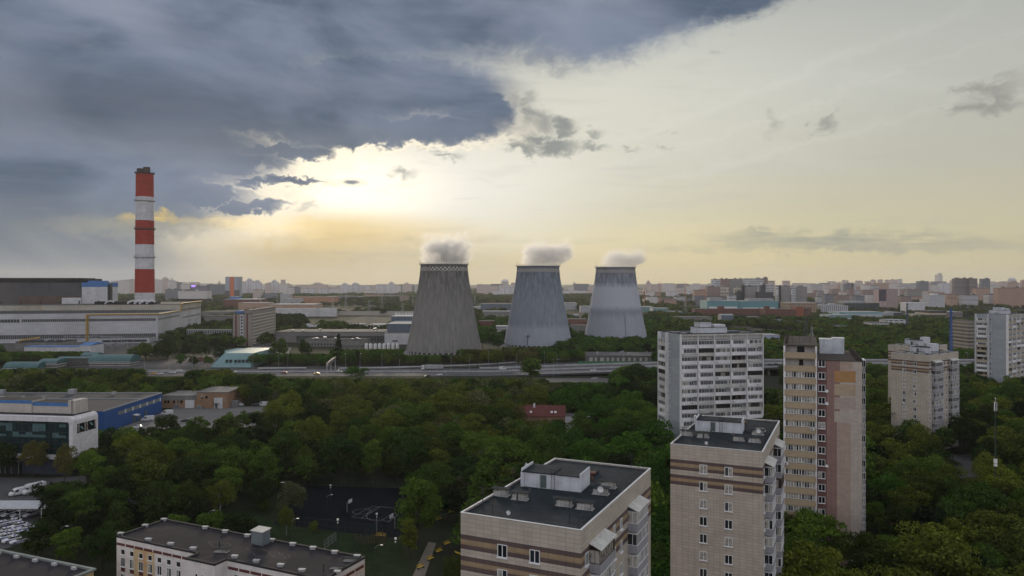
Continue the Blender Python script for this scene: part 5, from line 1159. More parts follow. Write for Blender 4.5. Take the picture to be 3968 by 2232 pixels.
city('right skyline blocks', 'right of the checkered complex', [
 (*AZ(1210, 1335, 262), 5200, 'pw'), (*AZ(1440, 1560, 268), 5200, 'pk'), (*AZ(1662, 1770, 245), 4800, 'pw'), (*AZ(1775, 1890, 262), 4800, 'pk'), (*AZ(1890, 1990, 262), 4700, 'pw'), (*AZ(1985, 2075, 245), 4800, 'pk'), (*AZ(2068, 2112, 225), 4700, 'pw'), (*AZ(2112, 2240, 220), 4500, 'pk'), (*AZ(2242, 2330, 188), 4200, 'pk'),
 (*AZ(1700, 1860, 385), 2700, 'br'), (*AZ(1700, 1900, 320), 3600, 'pw'), (*AZ(1856, 1955, 352), 2450, 'cg'), (*AZ(1955, 2082, 398), 2400, 'cg'), (*AZ(1960, 2010, 310), 3300, 'pw'), (*AZ(2066, 2210, 322), 3400, 'br'), (*AZ(2272, 2405, 238), 3000, 'gr'), (*AZ(2200, 2300, 360), 2800, 'pk'), (*AZ(2330, 2420, 320), 2500, 'br'), (*AZ(2400, 2560, 345), 3000, 'wr')])
city('skyline blocks above the white striped tower', 'above the striped mural tower', [
 (*BZ(68, 104, 190), 4600, 'pk'), (*BZ(110, 168, 190), 4600, 'pk'), (*BZ(0, 30, 232), 3000, 'br'), (*BZ(30, 105, 240), 4300, 'pw'), (*BZ(108, 205, 240), 4300, 'pw'), (*BZ(220, 298, 220), 3900, 'or'), (*BZ(298, 362, 176), 4100, 'pk'), (*BZ(402, 468, 175), 4100, 'pk'), (*BZ(508, 575, 178), 4200, 'pk'), (*BZ(595, 685, 170), 4000, 'pk'), (*BZ(695, 760, 168), 4050, 'pw')])
city('right skyline blocks', 'left of the large brown ribbon block', [
 (*BZ(298, 410, 258), 2900, 'wr'), (*BZ(660, 800, 275), 4300, 'pw'), (*BZ(768, 840, 245), 4900, 'pk'), (*BZ(856, 1002, 232), 3800, 'wr'), (*BZ(840, 1005, 318), 3000, 'br'), (*BZ(1002, 1152, 195), 3100, 'gr'), (*BZ(1152, 1192, 235), 3300, 'pk'), (*BZ(1200, 1240, 255), 5200, 'pw'), (*BZ(1328, 1475, 222), 3800, 'pv'), (*BZ(1486, 1532, 188), 3900, 'pk'), (*BZ(500, 650, 262), 4600, 'pw'), (*BZ(1200, 1530, 300), 4300, 'pw')])
city('right skyline blocks', 'right of the large brown ribbon block', [
 (*BZ(1534, 1640, 156), 2500, 'bs', '', 'large brown slab block with ribbon windows, left third'), (*BZ(1640, 1760, 152), 2510, 'bs', '', 'large brown slab block with ribbon windows, middle third'), (*BZ(1760, 1880, 154), 2500, 'bs', '', 'large brown slab block with ribbon windows, right third'),
 (*BZ(1880, 1945, 240), 3900, 'pw'), (*BZ(1946, 2070, 158), 2700, 'gr'), (*BZ(2070, 2235, 258), 3600, 'pw'), (*BZ(2205, 2325, 205), 3900, 'pk'), (*BZ(2358, 2472, 190), 4400, 'pw', 'r'), (*BZ(2370, 2480, 208), 4200, 'or'), (*BZ(2480, 2580, 245), 4400, 'pw'), (*BZ(2545, 2600, 180), 4300, 'or'),
 (*BZ(2190, 2420, 296), 1950, 'or'), (*BZ(2420, 2620, 294), 1960, 'or'), (*BZ(1860, 2060, 300), 2250, 'or'), (*BZ(1580, 1670, 410), 2050, 'or'), (*BZ(1668, 1890, 400), 1950, 'wr'), (*BZ(1465, 1580, 450), 1900, 'or')])
def fill(where, p0, p1, n, y0, y1, seedv, D0=4800, st=('pw', 'pk', 'pw', 'pv', 'pk', 'gr'), wr=(22, 60)):
    r = random.Random(seedv); xs_ = sorted(p0 + (p1 - p0) * (i + r.uniform(.1, .9)) / n for i in range(n))
    for i, x in enumerate(xs_):
        D = D0 * r.uniform(.88, 1.15); w_ = r.uniform(*wr); blk('city_block', '%s low hazy block from the left, %s' % (ORD[i], where), 'building', x, x + w_, r.uniform(y0, y1), D, 24, FC[r.choice(st)], FR, group='low hazy city blocks', keepm=0, par=1)
fill('behind the chimney region', 560, 900, 9, 1094, 1108, 1, 4300); fill('between office slab and first cooling tower', 960, 1600, 16, 1098, 1114, 2); fill('between first and second cooling tower', 1840, 1995, 6, 1098, 1116, 3); fill('between second and third cooling tower', 2180, 2290, 6, 1100, 1116, 4)
fill('right of the third cooling tower', 2480, 2760, 12, 1096, 1118, 5, 4600); fill('above the striped mural tower, nearer row', 3130, 3420, 14, 1098, 1126, 6, 3900, ('pk', 'pw', 'or', 'br', 'wr')); fill('left of the large brown ribbon block', 3420, 3680, 12, 1096, 1124, 7, 3900, ('pk', 'pw', 'wr', 'or')); fill('right of the large brown ribbon block', 3780, 3960, 8, 1096, 1118, 8, 4300, ('pk', 'pw', 'or'))
fill('behind the checkered complex', 2700, 3140, 14, 1096, 1112, 10, 5600); fill('in the last row above the striped mural tower', 3140, 3440, 12, 1090, 1104, 11, 5800); fill('in the last row at the right edge', 3560, 3960, 12, 1090, 1106, 12, 5800)
em = bpy.data.materials.new('violet_led_screen'); em.use_nodes = True; _b = em.node_tree.nodes['Principled BSDF']; _b.inputs['Base Color'].default_value = (.1, .05, .3, 1); _b.inputs['Emission Color'].default_value = (.40, .22, 1, 1); _b.inputs['Emission Strength'].default_value = 1.6
b = MB(); b.box(XX(742, 2780), XX(757, 2780), 2779, 2780, ZZ(1112, 2780), ZZ(1105, 2780)); tag(b.build('led_screen', em), 'small glowing violet screen on the low grey skyline left of the orange striped tower', 'screen')
W1 = ('gr', 'br', 'or', 'wr', 'pw', 'cg')
fill('among works right of the third tower', 2500, 2800, 9, 1146, 1158, 21, 2300, W1, (40, 90)); fill('behind the sandy office', 3150, 3420, 12, 1140, 1156, 22, 2300, W1, (30, 80)); fill('in the woods below the brown ribbon block', 3430, 3960, 16, 1140, 1165, 23, 2200, W1, (30, 90))
fill('in the valley left of the first cooling tower', 1240, 1600, 9, 1140, 1150, 24, 2600, W1, (30, 80)); fill('in the nearer row below the right skyline', 3140, 3660, 14, 1120, 1140, 9, 2900, ('br', 'or', 'wr', 'pk', 'cg'))
blk('high_rise', 'very tall pale glass skyscraper with stepped left shoulders on the right skyline', 'skyscraper', *BZ(1300, 1360, 100), 5400, 50, FC['pw'], FR, par=1, extras=lambda e, W_, d, H: [(MB().box(W_ * .3, W_ * .9, 5, 30, H, H + 14)).build('crown', FC['pw'], e), (MB().box(-55, -.1, 0, 40, 0, H - 110)).build('left_wing', FC['pk'], e), (MB().box(-90, -55.1, 0, 40, 0, H - 200)).build('low_wing', FC['or'], e)])
# striped tower with mural panel
e = blk('striped_tower', 'red and white vertically striped tower with large dark mural on its upper left', 'high-rise', *BZ(404, 520, 310), 1750, 24, mat('red_white_stripe_facade', (.46, .44, .45), .8, .08, .05, grid=(3.3, 200, .45, 1.0, (.17, .06, .06))), MROOF)
w_ = (BZ(520, 0, 0)[0] - BZ(404, 0, 0)[0]) / F * 1750; H = ZZ(BZ(0, 0, 310)[2], 1750); zb = ZZ(BZ(0, 0, 488)[2], 1750)
b = MB(); b.box(.3, w_ - 1, -.3, -.02, zb, H - 1); b.build('mural_panel', mat('dark_mural', (.045, .05, .08), .8, .2, .1, stain=(.08, .8, (.13, .06, .07))), e)
b = MB(); b.box(w_, w_ + 28, 2, 24, 0, H + 1); b.build('side_wing', mat('striped_wing', (.34, .27, .26), .8, .08, .05, grid=(5, 3, .5, .5, (.15, .11, .12))), e)
# mid-distance buildings on the right
blk('turquoise_hall', 'large turquoise and white striped factory hall, left half', 'factory', *AZ(160, 640, 500), 1560, 60, mat('turq_white_bands', (.11, .26, .29), .7, .1, .05), LROOF, extras=lambda e, W_, d, H: [MB().box(W_ * .06, W_ * .46, -.4, -.02, z, z + 5.2).build('white_band', WHITE(), e) for z in (3, 10.5)] + [MB().box(W_ * .52, W_ * .96, -.4, -.02, z, z + 5.2).build('white_band', WHITE(), e) for z in (3, 10.5)] + [MB().box(W_ * .1, W_ * .5, 3, 30, H, H + 6).build('monitor_roof', LROOF, e)])
blk('turquoise_hall', 'large turquoise and white striped factory hall, right half', 'factory', *AZ(648, 1250, 505), 1570, 60, mat('turq_white_bands', (.13, .34, .38)), LROOF, extras=lambda e, W_, d, H: [MB().box(W_ * .10, W_ * .5, -.4, -.02, z, z + 4.6).build('white_band', WHITE(), e) for z in (2, 9)] + [MB().box(W_ * .54, W_ * .92, -.4, -.02, z, z + 4.6).build('white_band', WHITE(), e) for z in (2, 9)] + [MB().box(W_ * .25, W_ * .9, 3, 30, H, H + 5).build('monitor_roof', LROOF, e)])
blk('brick_works', 'long dark red brick works before the turquoise hall, left wing', 'factory', *AZ(-30, 1050, 625), 1430, 26, BRICK, MROOF, extras=lambda e, W_, d, H: [MB().box(W_ * .34, W_ * .42, 0, 12, H, H + 5).build('roof_tower', BRICK, e), MB().box(0, W_, -.3, -.02, .5, 7).build('pale_ground_floor', mat('brick_base', (.10, .06, .06), .9, .3, .1), e)])
blk('brick_works', 'dark red brick works before the turquoise hall, taller right wing', 'factory', *AZ(1050, 1525, 628), 1370, 30, mat('brick_rows', (.15, .06, .05), .9, .2, .1, grid=(3.2, 4.0, .6, .45, (.05, .03, .03))), MROOF, extras=lambda e, W_, d, H: [MB().box(0, W_ * .15, 0, 10, H, H + 5).build('roof_tower', BRICK, e)])
blk('brick_stair_tower', 'bright red brick stair tower at the right end of the brick works', 'tower', *AZ(1525, 1640, 590), 1375, 26, mat('red_brick_plain', (.26, .08, .05), .9, .2, .1), MROOF)
blk('brick_works', 'brown brick block right of the red stair tower', 'factory', *AZ(1640, 1755, 615), 1380, 26, BRICK, MROOF)
blk('office', 'sandy square windowed office right of the turquoise hall', 'office building', *AZ(1415, 1838, 528), 1560, 50, mat('sandy_grid', (.30, .215, .155), .9, .1, .05, grid=(6.2, 5.6, .5, .45, (.05, .045, .045))), LROOF)
blk('office', 'dark green grey block between turquoise hall and sandy office', 'office building', *AZ(1255, 1415, 522), 1620, 50, FC['dk'], MROOF)
blk('office', 'dark block right of the sandy office', 'office building', *AZ(1838, 1920, 530), 1600, 50, FC['dk'], MROOF)
blk('office', 'white building with tall dark ribs right of the sandy office', 'office building', *AZ(1910, 2330, 575), 1560, 50, FC['ws'], LROOF, extras=units(6, 21, (9, 8, 3)))
blk('glass_hall', 'wide dark green glass hall with white ridge roof left of the mural tower', 'hall', *BZ(-120, 415, 522), 1690, 70, mat('dark_green_glass', (.035, .06, .055), .4, .2, .05, grid=(5, 4, .9, .8, (.02, .03, .035))), MROOF, extras=lambda e, W_, d, H: [MB().box(W_ * .1, W_ * .65, 10, 50, H, H + 4).build('skylight', LROOF, e)])
blk('turquoise_hall', 'pale turquoise workshop with white wavy bands left of the white colonnade house', 'workshop', *BZ(-330, 0, 700), 1240, 40, TURQL, LROOF, extras=lambda e, W_, d, H: [MB().box(W_ * .2, W_ * .95, -.4, -.02, 4, 7).build('white_band', WHITE(), e)])
blk('turquoise_hall', 'long white and turquoise workshop before the dark glass hall', 'workshop', *BZ(-180, 460, 655), 1350, 50, mat('white_turq', (.42, .47, .50), .6, .2, .05, bands=[(9, 12, (.20, .38, .42)), (2, 4, (.20, .38, .42))]), LROOF)
blk('workshop', 'white workshop with small dark windows right of the turquoise one', 'workshop', *BZ(460, 626, 668), 1490, 40, GRID1, LROOF)
blk('workshop', 'dark low hall with pale roof right of the white workshop', 'workshop', *BZ(626, 770, 662), 1500, 60, FC['dk'], LROOF)
blk('white_school', 'white two storey house with dark colonnade in the trees', 'house', *BZ(312, 560, 815), 1005, 26, GRID1, MROOF, extras=strips((DKW, WHITE()), [(.5, 5)], .25, .95))
blk('white_school', 'taller white three storey end of the colonnade house', 'house', *BZ(548, 830, 775), 1045, 26, mat('white_strip_house', (.50, .50, .52), .8, .1, .1, grid=(7.5, 3.6, .7, .42, (.05, .055, .07))), LROOF)
blk('garage', 'dark arched hangar left of the colonnade house', 'hangar', *AZ(2130, 2340, 935), 990, 24, BLUEG, mat('dark_sheet_roof', (.09, .10, .11), .6, .2, .2), gable=5)
blk('garage', 'flat grey store behind the arched hangar', 'store', *AZ(2330, 2500, 860), 1095, 20, GREYW, LROOF)
blk('office', 'cream low building left of the black and cream offices', 'office building', *BZ(965, 1160, 682), 1430, 24, mat('cream_wall', (.40, .37, .33)), LROOF)
blk('office', 'black and cream banded office building beyond the blue mast', 'office building', *BZ(1160, 1420, 640), 1400, 50, mat('cream_black_bands', (.40, .34, .26), .8, .1, .1, grid=(200, 7, 1.0, .5, (.02, .02, .025))), MROOF)
blk('office', 'dark long office wing right of the black and cream building', 'office building', *BZ(1425, 1660, 652), 1430, 40, FC['bs'], LROOF)
blk('garage', 'red brick garages in the trees right of the colonnade house', 'garage', *BZ(1130, 1330, 838), 1070, 20, BRICK, MROOF)
blk('garage', 'white low garage beside the red brick garages', 'garage', *BZ(1040, 1125, 842), 1075, 14, WSH, LROOF)
blk('house', 'stepped white apartment house alone among trees on the right', 'apartment building', *BZ(1160, 1395, 400), 1750, 30, facade('white_balcony_house', (.46, .47, .50), (3.2, 3.2, .55, .4), (.16, .17, .2)), LROOF, extras=lambda e, W_, d, H: [MB().box(W_ * .3, W_ * .6, 2, 20, H, H + 3).build('roof_house', WHITE(), e)])
blk('depot_hall', 'long white shed roof among trees under the stepped white house', 'shed', *BZ(840, 1095, 515), 1550, 30, WSH, WHITE())
blk('school', 'low cream building on the far right behind the grey tower', 'building', *BZ(1745, 1850, 790), 620, 26, mat('cream_bands', (.28, .24, .20), .9, .2, .2, grid=(200, 3, 1, .5, (.06, .06, .06))), MROOF)
blk('market_hall', 'low white and blue roofed stalls right of the white balcony tower', 'market hall', 2952, 3022, 1300, 800, 26, mat('white_blue_wall', (.42, .45, .52), .7, .2, .2, grid=(3, 2.2, .6, .4, (.10, .16, .32))), LROOF)
blk('warehouse', 'long white shed before the red brick works, left piece', 'shed', *AZ(610, 945, 745), 1300, 12, GREYW, LROOF)
blk('warehouse', 'long white shed before the red brick works, right piece', 'shed', *AZ(980, 1310, 790), 1205, 12, GREYW, LROOF)
blk('warehouse', 'small pale shed in the trees under the red stair tower', 'shed', *AZ(1350, 1608, 815), 1150, 14, GREYW, LROOF)
# orange white-topped glass tower on the left skyline
D = 2700; e = blk('high_rise', 'glass tower with a broad orange stripe down its middle on the left skyline', 'high-rise', *LZ(103, 276, 72), D, 30, mat('glass_vertical_bands', (.30, .32, .36), .5, .1, .02, grid=(7, 200, .5, 1.0, (.16, .18, .22))), FR)
w_ = 173 * .3183 / F * D; H = ZZ(1050 + 72 * .3183, D); b = MB(); b.box(w_ * .33, w_ * .62, -.5, -.02, 0, H); b.build('orange_stripe', mat('orange_cladding', (.55, .16, .07), .7, .1, .05), e)
b = MB(); b.box(0, w_ * .32, -.5, -.02, 0, H * .42); b.box(w_ * .63, w_, -.5, -.02, 0, H * .45); b.build('dark_lower_panel', mat('dark_lower', (.10, .09, .10), .7, .2, .05), e)
# cranes, masts
def crane(lab, px, D, h, jib, rz, m):
    e = empty('tower_crane', (XX(px, D), D, 0), rz, lab, 'tower crane', 'tower cranes on the building sites'); b = MB(); r_ = 1.0
    for sx in (-1, 1):
        for sy in (-1, 1): b.tube((sx * r_, sy * r_, 0), (sx * r_, sy * r_, h), .22, n=4)
    for k in range(int(h / 3)):
        for s_ in (-1, 1): b.tube((-r_, s_ * r_, k * 3), (r_, s_ * r_, k * 3 + 3), .14, n=3); b.tube((s_ * r_, -r_, k * 3), (s_ * r_, r_, k * 3 + 3), .14, n=3)
    b.build('mast', m, e); b = MB()
    for zz, yy in ((h, -.8), (h, .8), (h + 1.6, 0)): b.tube((-jib * .3, yy, zz), (jib, yy, zz), .2, n=4)
    b.tube((0, 0, h), (0, 0, h + 8), .3, n=4); b.tube((0, 0, h + 8), (jib * .8, 0, h + 1.6), .12, n=3); b.tube((0, 0, h + 8), (-jib * .28, 0, h + 1), .12, n=3); b.build('jib', m, e)
    b = MB(); b.box(-jib * .3, -jib * .2, -1.2, 1.2, h - 3, h); b.build('counterweight', CONC, e)
OC = mat('orange_crane_paint', (.42, .17, .07), .6, .1, 1)
crane('orange tower crane, left one of the building site right of the third tower', 2496, 1900, 42, 26, 2.8, OC); crane('orange tower crane with open frame, middle one of the building site', 2556, 2000, 62, 18, .6, OC)
crane('orange tower crane with bright jib, right one of the building site', 2655, 2050, 58, 34, 3.3, OC); crane('orange tower crane left of the checkered complex', 2732, 2100, 40, 30, 1.9, OC)
BLM = mat('blue_mast_paint', (.035, .10, .30), .6, .2, .5)
for lab, px, y0, y1, D, w_, m in (('tall bright blue lattice mast behind the striped twin blocks', 3685, 1194, 1440, 560, 2.6, BLM), ('dark blue mast right of the white colonnade house', 3515, 1173, 1268, 1020, 3.0, mat('dark_blue_mast', (.04, .06, .11), .6, .2, .5)), ('thin dark mast far right beyond the offices', 3744, 1180, 1262, 1060, 1.6, mat('dark_blue_mast', (.04, .06, .11)))):
    e = empty('radio_mast', (XX(px, D), D, 0), 0, lab, 'mast', 'blue radio masts'); h = ZZ(y0, D); b = MB(); r_ = w_ / 2
    for k in range(3): a = k * 2.094; b.tube((cos(a) * r_, sin(a) * r_, 0), (cos(a) * r_ * .35, sin(a) * r_ * .35, h), r_ * .34, r_ * .2, 5)
    n = int(h / 2.2)
    for k in range(n):
        rr = r_ * (1 - .65 * k / n)
        for q in range(3): a = q * 2.094; c = a + 2.094; b.tube((cos(a) * rr, sin(a) * rr, h * k / n), (cos(c) * rr, sin(c) * rr, h * (k + 1) / n), .12, n=3)
    b.build('lattice', m, e)
    for zf in (.55, .8, .93): b = MB(); b.lathe([(r_ * 1.3, h * zf), (r_ * 1.3, h * zf + .5), (.1, h * zf + .5)], 10, capb=True); b.build('platform', m, e)
# far ridge
b = MB(); rr = random.Random(5); N = 160; vs = []
for i in range(N + 1):
    X = -9500 + 19000 * i / N; z = 26 + 10 * sin(i * .21) + 6 * sin(i * .57 + 1) + rr.uniform(-1.5, 1.5) + (14 if X < -3000 else 0)
    vs += [(X, 7600, -1), (X, 8600, max(8, z)), (X, 12500, max(8, z) + 4)]
b.add(vs, [(3 * i + j, 3 * i + 3 + j, 3 * i + 4 + j, 3 * i + 1 + j) for i in range(N) for j in (0, 1)])
tag(b.build('hills', mat('wooded_ridge', (.035, .05, .022), 1, .4, .01), smooth=True), kind='structure')
# ------------------------------------------------------------------ school with dark flat roof (bottom left)
e = empty('school_building', (XX(451.9, 157.9), 157.9, 0), R(-25), 'white and tan school building with wide dark flat roof at the bottom', 'school'); SB_ = e
footprint(e, -1, 56, -4, 13, 2)
HS = 12.0; pts = [(0, 0), (23.7, 0), (23.7, -3), (31.3, -3), (31.3, 0), (55, 0), (55, 12.2), (0, 12.2)]
SW_ = mat('school_white_panel', (.74, .70, .68), .8, .12, .5, joints=(1.9, 1.0, .03), jcol=.80, streak=.2, rects=[(5.2, 11.4, 0, 10.6, (.62, .47, .27)), (7.6, 9.0, 0, 10.6, (.62, .40, .22)), (55.0, 56, 0, 11.3, (.60, .42, .25))])
b = MB(); b.prism(pts, 0, HS - .02); b.build('wall', SW_, e)
RF = mat('worn_bitumen', (.028, .026, .031), 1, .35, .18, stain=(.13, .7, (.052, .046, .043)))
b = MB(); b.prism(pts, HS - .019, HS + .12); b.build('roof', RF, e)
b = MB()
for (x0, y0), (x1, y1) in zip(pts, pts[1:] + pts[:1]):
    d = Vector((x1 - x0, y1 - y0, 0)); L = d.length; d /= L; n_ = Vector((d.y, -d.x, 0)) * .12
    a = Vector((x0, y0, 0)) - d * .0; c = Vector((x1, y1, 0)); i_ = Vector((-d.y, d.x, 0)) * .38
    o = len(b.v); q = [a + n_, c + n_, c + i_, a + i_]; b.prism([(v.x, v.y) for v in q], HS + .1, HS + .42 + .001 * len(b.f))
b.build('parapet', mat('dark_parapet', (.030, .030, .034), .85, .3, .6), e)
MR = mat('maroon_panel', (.13, .045, .04), .7, .35, 1.5)
def row(x0, n, dx, y, z, w_, h_, nm, m, rz=0):
    for k in range(n): b = MB(); b.box(0, w_, -.05, -.004, 0, h_); b.build(nm, m, e, ((x0 + k * dx), y, z) if not rz else (x0, y + k * dx, z), rz)
row(.1, 8, 2.75, 0, HS - 1.55, 2.45, .55, 'frieze_panel', MR); row(31.7, 8, 2.9, 0, HS - 1.55, 2.6, .55, 'frieze_panel', MR); row(55, 4, 2.9, .5, HS - 1.55, 2.6, .55, 'frieze_panel', MR, pi / 2)
WB = mat('white_window_frame', (.62, .62, .63), .5, .1, 1)
for k in range(8):
    x = 2.0 + k * 2.72
    window(e, x, 0, HS - 3.35, 1.25, 1.15, n=1, gm=GLD, fw=.1)
    for fz in range(3):
        zz = HS - 5.9 - fz * 3.4 * 1
        if zz < .4: continue
        window(e, x, 0, zz, 1.3, 1.95, n=2, gm=GL, fw=.1)
        b = MB(); b.box(x - .6, x + .6, -.04, -.003, zz - 1.0, zz - .15); b.build('spandrel_panel', MR, e)
for k in range(8):
    x = 33.8 + k * 2.72
    window(e, x, 0, HS - 3.35, 1.25, 1.15, n=1, gm=GLD, fw=.1)
    for fz in range(3): window(e, x, 0, HS - 5.9 - fz * 3.4, 1.3, 1.95, n=2, gm=GL, fw=.1) if HS - 5.9 - fz * 3.4 > .4 else None
for x in (26.6, 28.2):
    for z in (HS - 4.4, HS - 7.8): window(e, x, -3, z, .7, 2.2, n=1, gm=GLD)
window(e, 31.3, -1.4, HS - 4.4, 1.4, 1.9, pi / 2, gm=GLD)
for k in range(4): window(e, 55, 1.8 + k * 2.9, HS - 4.4, 1.4, 1.7, pi / 2)
# things on its roof
def rl(zx, zy): return local(SB_, G(440 + zx * .396, 1980 + zy * .396, HS))
for zx, zy in ((70, 242), (310, 162), (515, 95), (945, 162), (1137, 200), (1355, 240), (1597, 282), (1800, 322), (2005, 355), (2222, 392), (2432, 437), (340, 300), (558, 343), (778, 388), (1185, 467), (1397, 512), (1635, 552), (1843, 603), (2190, 620)):
    x, y = rl(zx, zy); b = MB(); b.box(-.55, .55, -.3, .3, 0, .5); b.box(-.65, .65, -.4, .4, .5, .56); b.build('roof_vent', [mat('light_vent', (.42, .43, .44), .7, .3, 2)], e, (x, min(max(y, .5 if not 24 < x < 31 else -2.4), 11.7), HS + .13), rz=.3)
x, y = rl(1440, 330); b = MB(); b.box(-1.5, 1.5, -1.1, 1.1, .3, 2.9); b.box(-1.3, 1.3, -.9, .9, .05, .3); o = b.build('ventilation_box', mat('grey_duct_metal', (.16, .19, .21), .5, .2, .6), e, (x, y, HS + .1)); b = MB(); b.add([(-1.7, -1.3, 2.9), (1.7, -1.3, 2.9), (1.7, 1.3, 3.15), (-1.7, 1.3, 3.15), (-1.7, -1.3, 3.0), (1.7, -1.3, 3.0), (1.7, 1.3, 3.25), (-1.7, 1.3, 3.25)], [(0, 3, 2, 1), (4, 5, 6, 7), (0, 1, 5, 4), (1, 2, 6, 5), (2, 3, 7, 6), (3, 0, 4, 7)]); b.build('box_lid', GALV(), o)
for zx, zy in ((1060, 405), (2195, 570), (2325, 495)): x, y = rl(zx, zy); shaft(e, x, min(y, 11), HS + .12, .3, 2.6, .35)
for zx, zy in ((1037, 370), (2055, 600)): x, y = rl(zx, zy); b = MB(); b.tube((0, 0, 0), (0, 0, 1.5), .11, n=7); b.build('flue', DARKM(), e, (x, y, HS + .12))
# irregular dried puddle rims on the roof covering
b = MB(); r_ = random.Random(4); ST = mat('dried_puddle_rim', (.17, .15, .125), .95, .4, 2)
for (zx, zy, ax, ay) in ((1470, 415, 3.8, 1.5), (1030, 330, 2.6, 1.2), (1620, 440, 2.3, 1.0)):
    x, y = rl(zx, zy); P_ = []
    for k in range(41): a = 2 * pi * k / 40; rr = 1 + .22 * sin(3 * a + zx) + .15 * sin(7 * a) + r_.uniform(-.06, .06); P_.append((x + cos(a) * ax * rr, min(y + sin(a) * ay * rr, 11.6)))
    stroke(b, P_, .09, HS + .125)
b.build('puddle_stain', ST, e)
# second school wing at the very corner
e = empty('school_wing', (XX(363, 144.6), 144.6, 0), R(158), 'low school wing with dark roof cut off by the bottom left corner', 'school'); footprint(e, -1, 40, -2, 24, 1)
b = MB(); b.prism([(0, 0), (6, 0), (6, -.01), (34, -.01), (34, 22), (0, 22)], 0, 9.98); b.build('wall', mat('yellow_render', (.45, .34, .16), .85, .15, .3), e)
b = MB(); b.box(-.2, 34.2, -.2, 22.2, 10, 10.12); b.build('roof', RF, e)
b = MB(); b.box(-.3, 34.3, -.35, .25, 10.12, 10.5); b.box(-.3, .25, .25, 22, 10.12, 10.5); b.build('parapet', mat('pale_parapet', (.22, .25, .24), .8, .3, .5), e)
for k in range(5): b = MB(); b.box(-.5, .5, -.3, .3, 0, .5); b.build('roof_vent', mat('light_vent', (.42, .43, .44)), e, (4 + k * 5.5, 1.1, 10.13))
# ------------------------------------------------------------------ glass fronted office with rounded white frame
D = 253; e = empty('glass_office', (XX(283, D), D, 0), R(-8), 'three storey glass office with thick rounded white frame at the left edge', 'office building'); footprint(e, -60, 0, -1, 24, 2)
WFR = mat('white_cassette_panel', (.68, .67, .69), .55, .15, .6, joints=(1.9, 1.25, .035), jcol=.72, streak=.4)
WFS = mat('white_smooth_panel', (.60, .60, .63), .5, .12, .6, joints=(1.6, 60, .03), jcol=.8)
b = MB()     # rounded frame, swept: outer and inner rounded outlines
def rnd(x0, x1, z0, z1, r, n=6):
    P_ = []
    for cx, cz, a0 in ((x1 - r, z0 + r, -90), (x1 - r, z1 - r, 0), (x0 + r, z1 - r, 90), (x0 + r, z0 + r, 180)):
        for k in range(n + 1): a = R(a0 + 90 * k / n); P_.append((cx + cos(a) * r, cz + sin(a) * r))
    return P_
o_, i_ = rnd(-60, 0, 5.7, 20.2, 1.6), rnd(-58.4, -1.5, 7.2, 18.5, .8); n = len(o_)
b.add([(x, 0, z) for x, z in o_] + [(x, 0, z) for x, z in i_] + [(x, 22, z) for x, z in o_] + [(x, 1.2, z) for x, z in i_],
      [(k, (k + 1) % n, n + (k + 1) % n, n + k) for k in range(n)] + [(k, 2 * n + k, 2 * n + (k + 1) % n, (k + 1) % n) for k in range(n)] + [(n + k, n + (k + 1) % n, 3 * n + (k + 1) % n, 3 * n + k) for k in range(n)] + [tuple(range(2 * n, 3 * n))])
b.build('rounded_frame', WFR, e)
TG = mat('teal_curtain_glass', (.012, .030, .034), .12, .3, .3, spec=.7)
b = MB(); b.box(-58.6, -1.3, 1.0, 1.15, 7.0, 18.7); b.build('curtain_wall', TG, e)
b = MB()
for k in range(23): x = -58.4 + 2.53 * k + .9; b.box(x - .05, x + .05, .86, 1.0, 7.2, 18.5)
for z in (9.2, 11.0, 12.9, 14.8, 17.6): b.box(-58.4, -1.5, .88, .99, z, z + .12)
b.build('mullions', DARKM(), e)
r_ = random.Random(8)
for k in range(21):
    if r_.random() < .75: x = -55.8 + 2.53 * k - .4; h_ = r_.choice((.9, 1.6, 2.4, 2.6)); b = MB(); b.box(x, x + 2.4, .90, .96, 17.55 - h_, 17.55); b.build('pane', mat('pale_blue_blind', (.07, .14, .15), .5, .3, .5), e)
    if r_.random() < .6: x = -55.8 + 2.53 * k - .4; b = MB(); b.box(x, x + 2.4, .90, .96, 12.9, 12.9 + r_.choice((.9, 1.7))); b.build('pane', mat('pale_blue_blind', (.07, .14, .15)), e)
for k in range(8): y = 3.4 + k * 2.1; b = MB(); b.box(-.02, .06, y, y + 1.98, 14.4, 17.6); b.build('side_window', GLD, e)
for y, z in ((5.6, 16.6), (14.0, 17.0)): b = MB(); b.add([(.08, y, z), (.08, y + 1.7, z), (.9, y + 1.7, z - .9), (.9, y, z - .9)], [(0, 1, 2, 3)]); b.build('open_sash', mat('pale_blue_blind', (.07, .14, .15)), e)
b = MB(); b.box(-58, -2.5, 3.5, 21.5, 0, 5.69); b.build('ground_floor', mat('dark_blue_plinth', (.035, .045, .075), .6, .3, .4), e)
b = MB(); b.box(-30, -21, 1.2, 3.49, 0, 4.2); o = b.build('entrance_lobby', mat('dark_lobby_glass', (.02, .025, .03), .2, .3, .5, spec=.6), e)
b = MB(); b.box(-30.2, -20.8, .9, 3.4, 4.2, 4.5)
for x in (-29.9, -28.2, -26.4, -24.0, -21.2): b.box(x, x + .12, 1.08, 1.19, 0, 4.2)
b.build('door_frame', GALV(), o)
b = MB(); b.box(-58, -2, 4, 21.9, 20.21, 20.4); b.build('roof', RF, e)
b = MB(); b.box(-60, -20, 9, 20, 20.4, 24.6); b.box(-20, -6, 9.8, 20, 20.4, 24.0); b.box(-6, -3.2, 9.2, 20.2, 20.4, 25.0); o = b.build('penthouse', mat('cream_cassette', (.50, .47, .43), .7, .15, .5, joints=(1.2, .9, .03), jcol=.8), e)
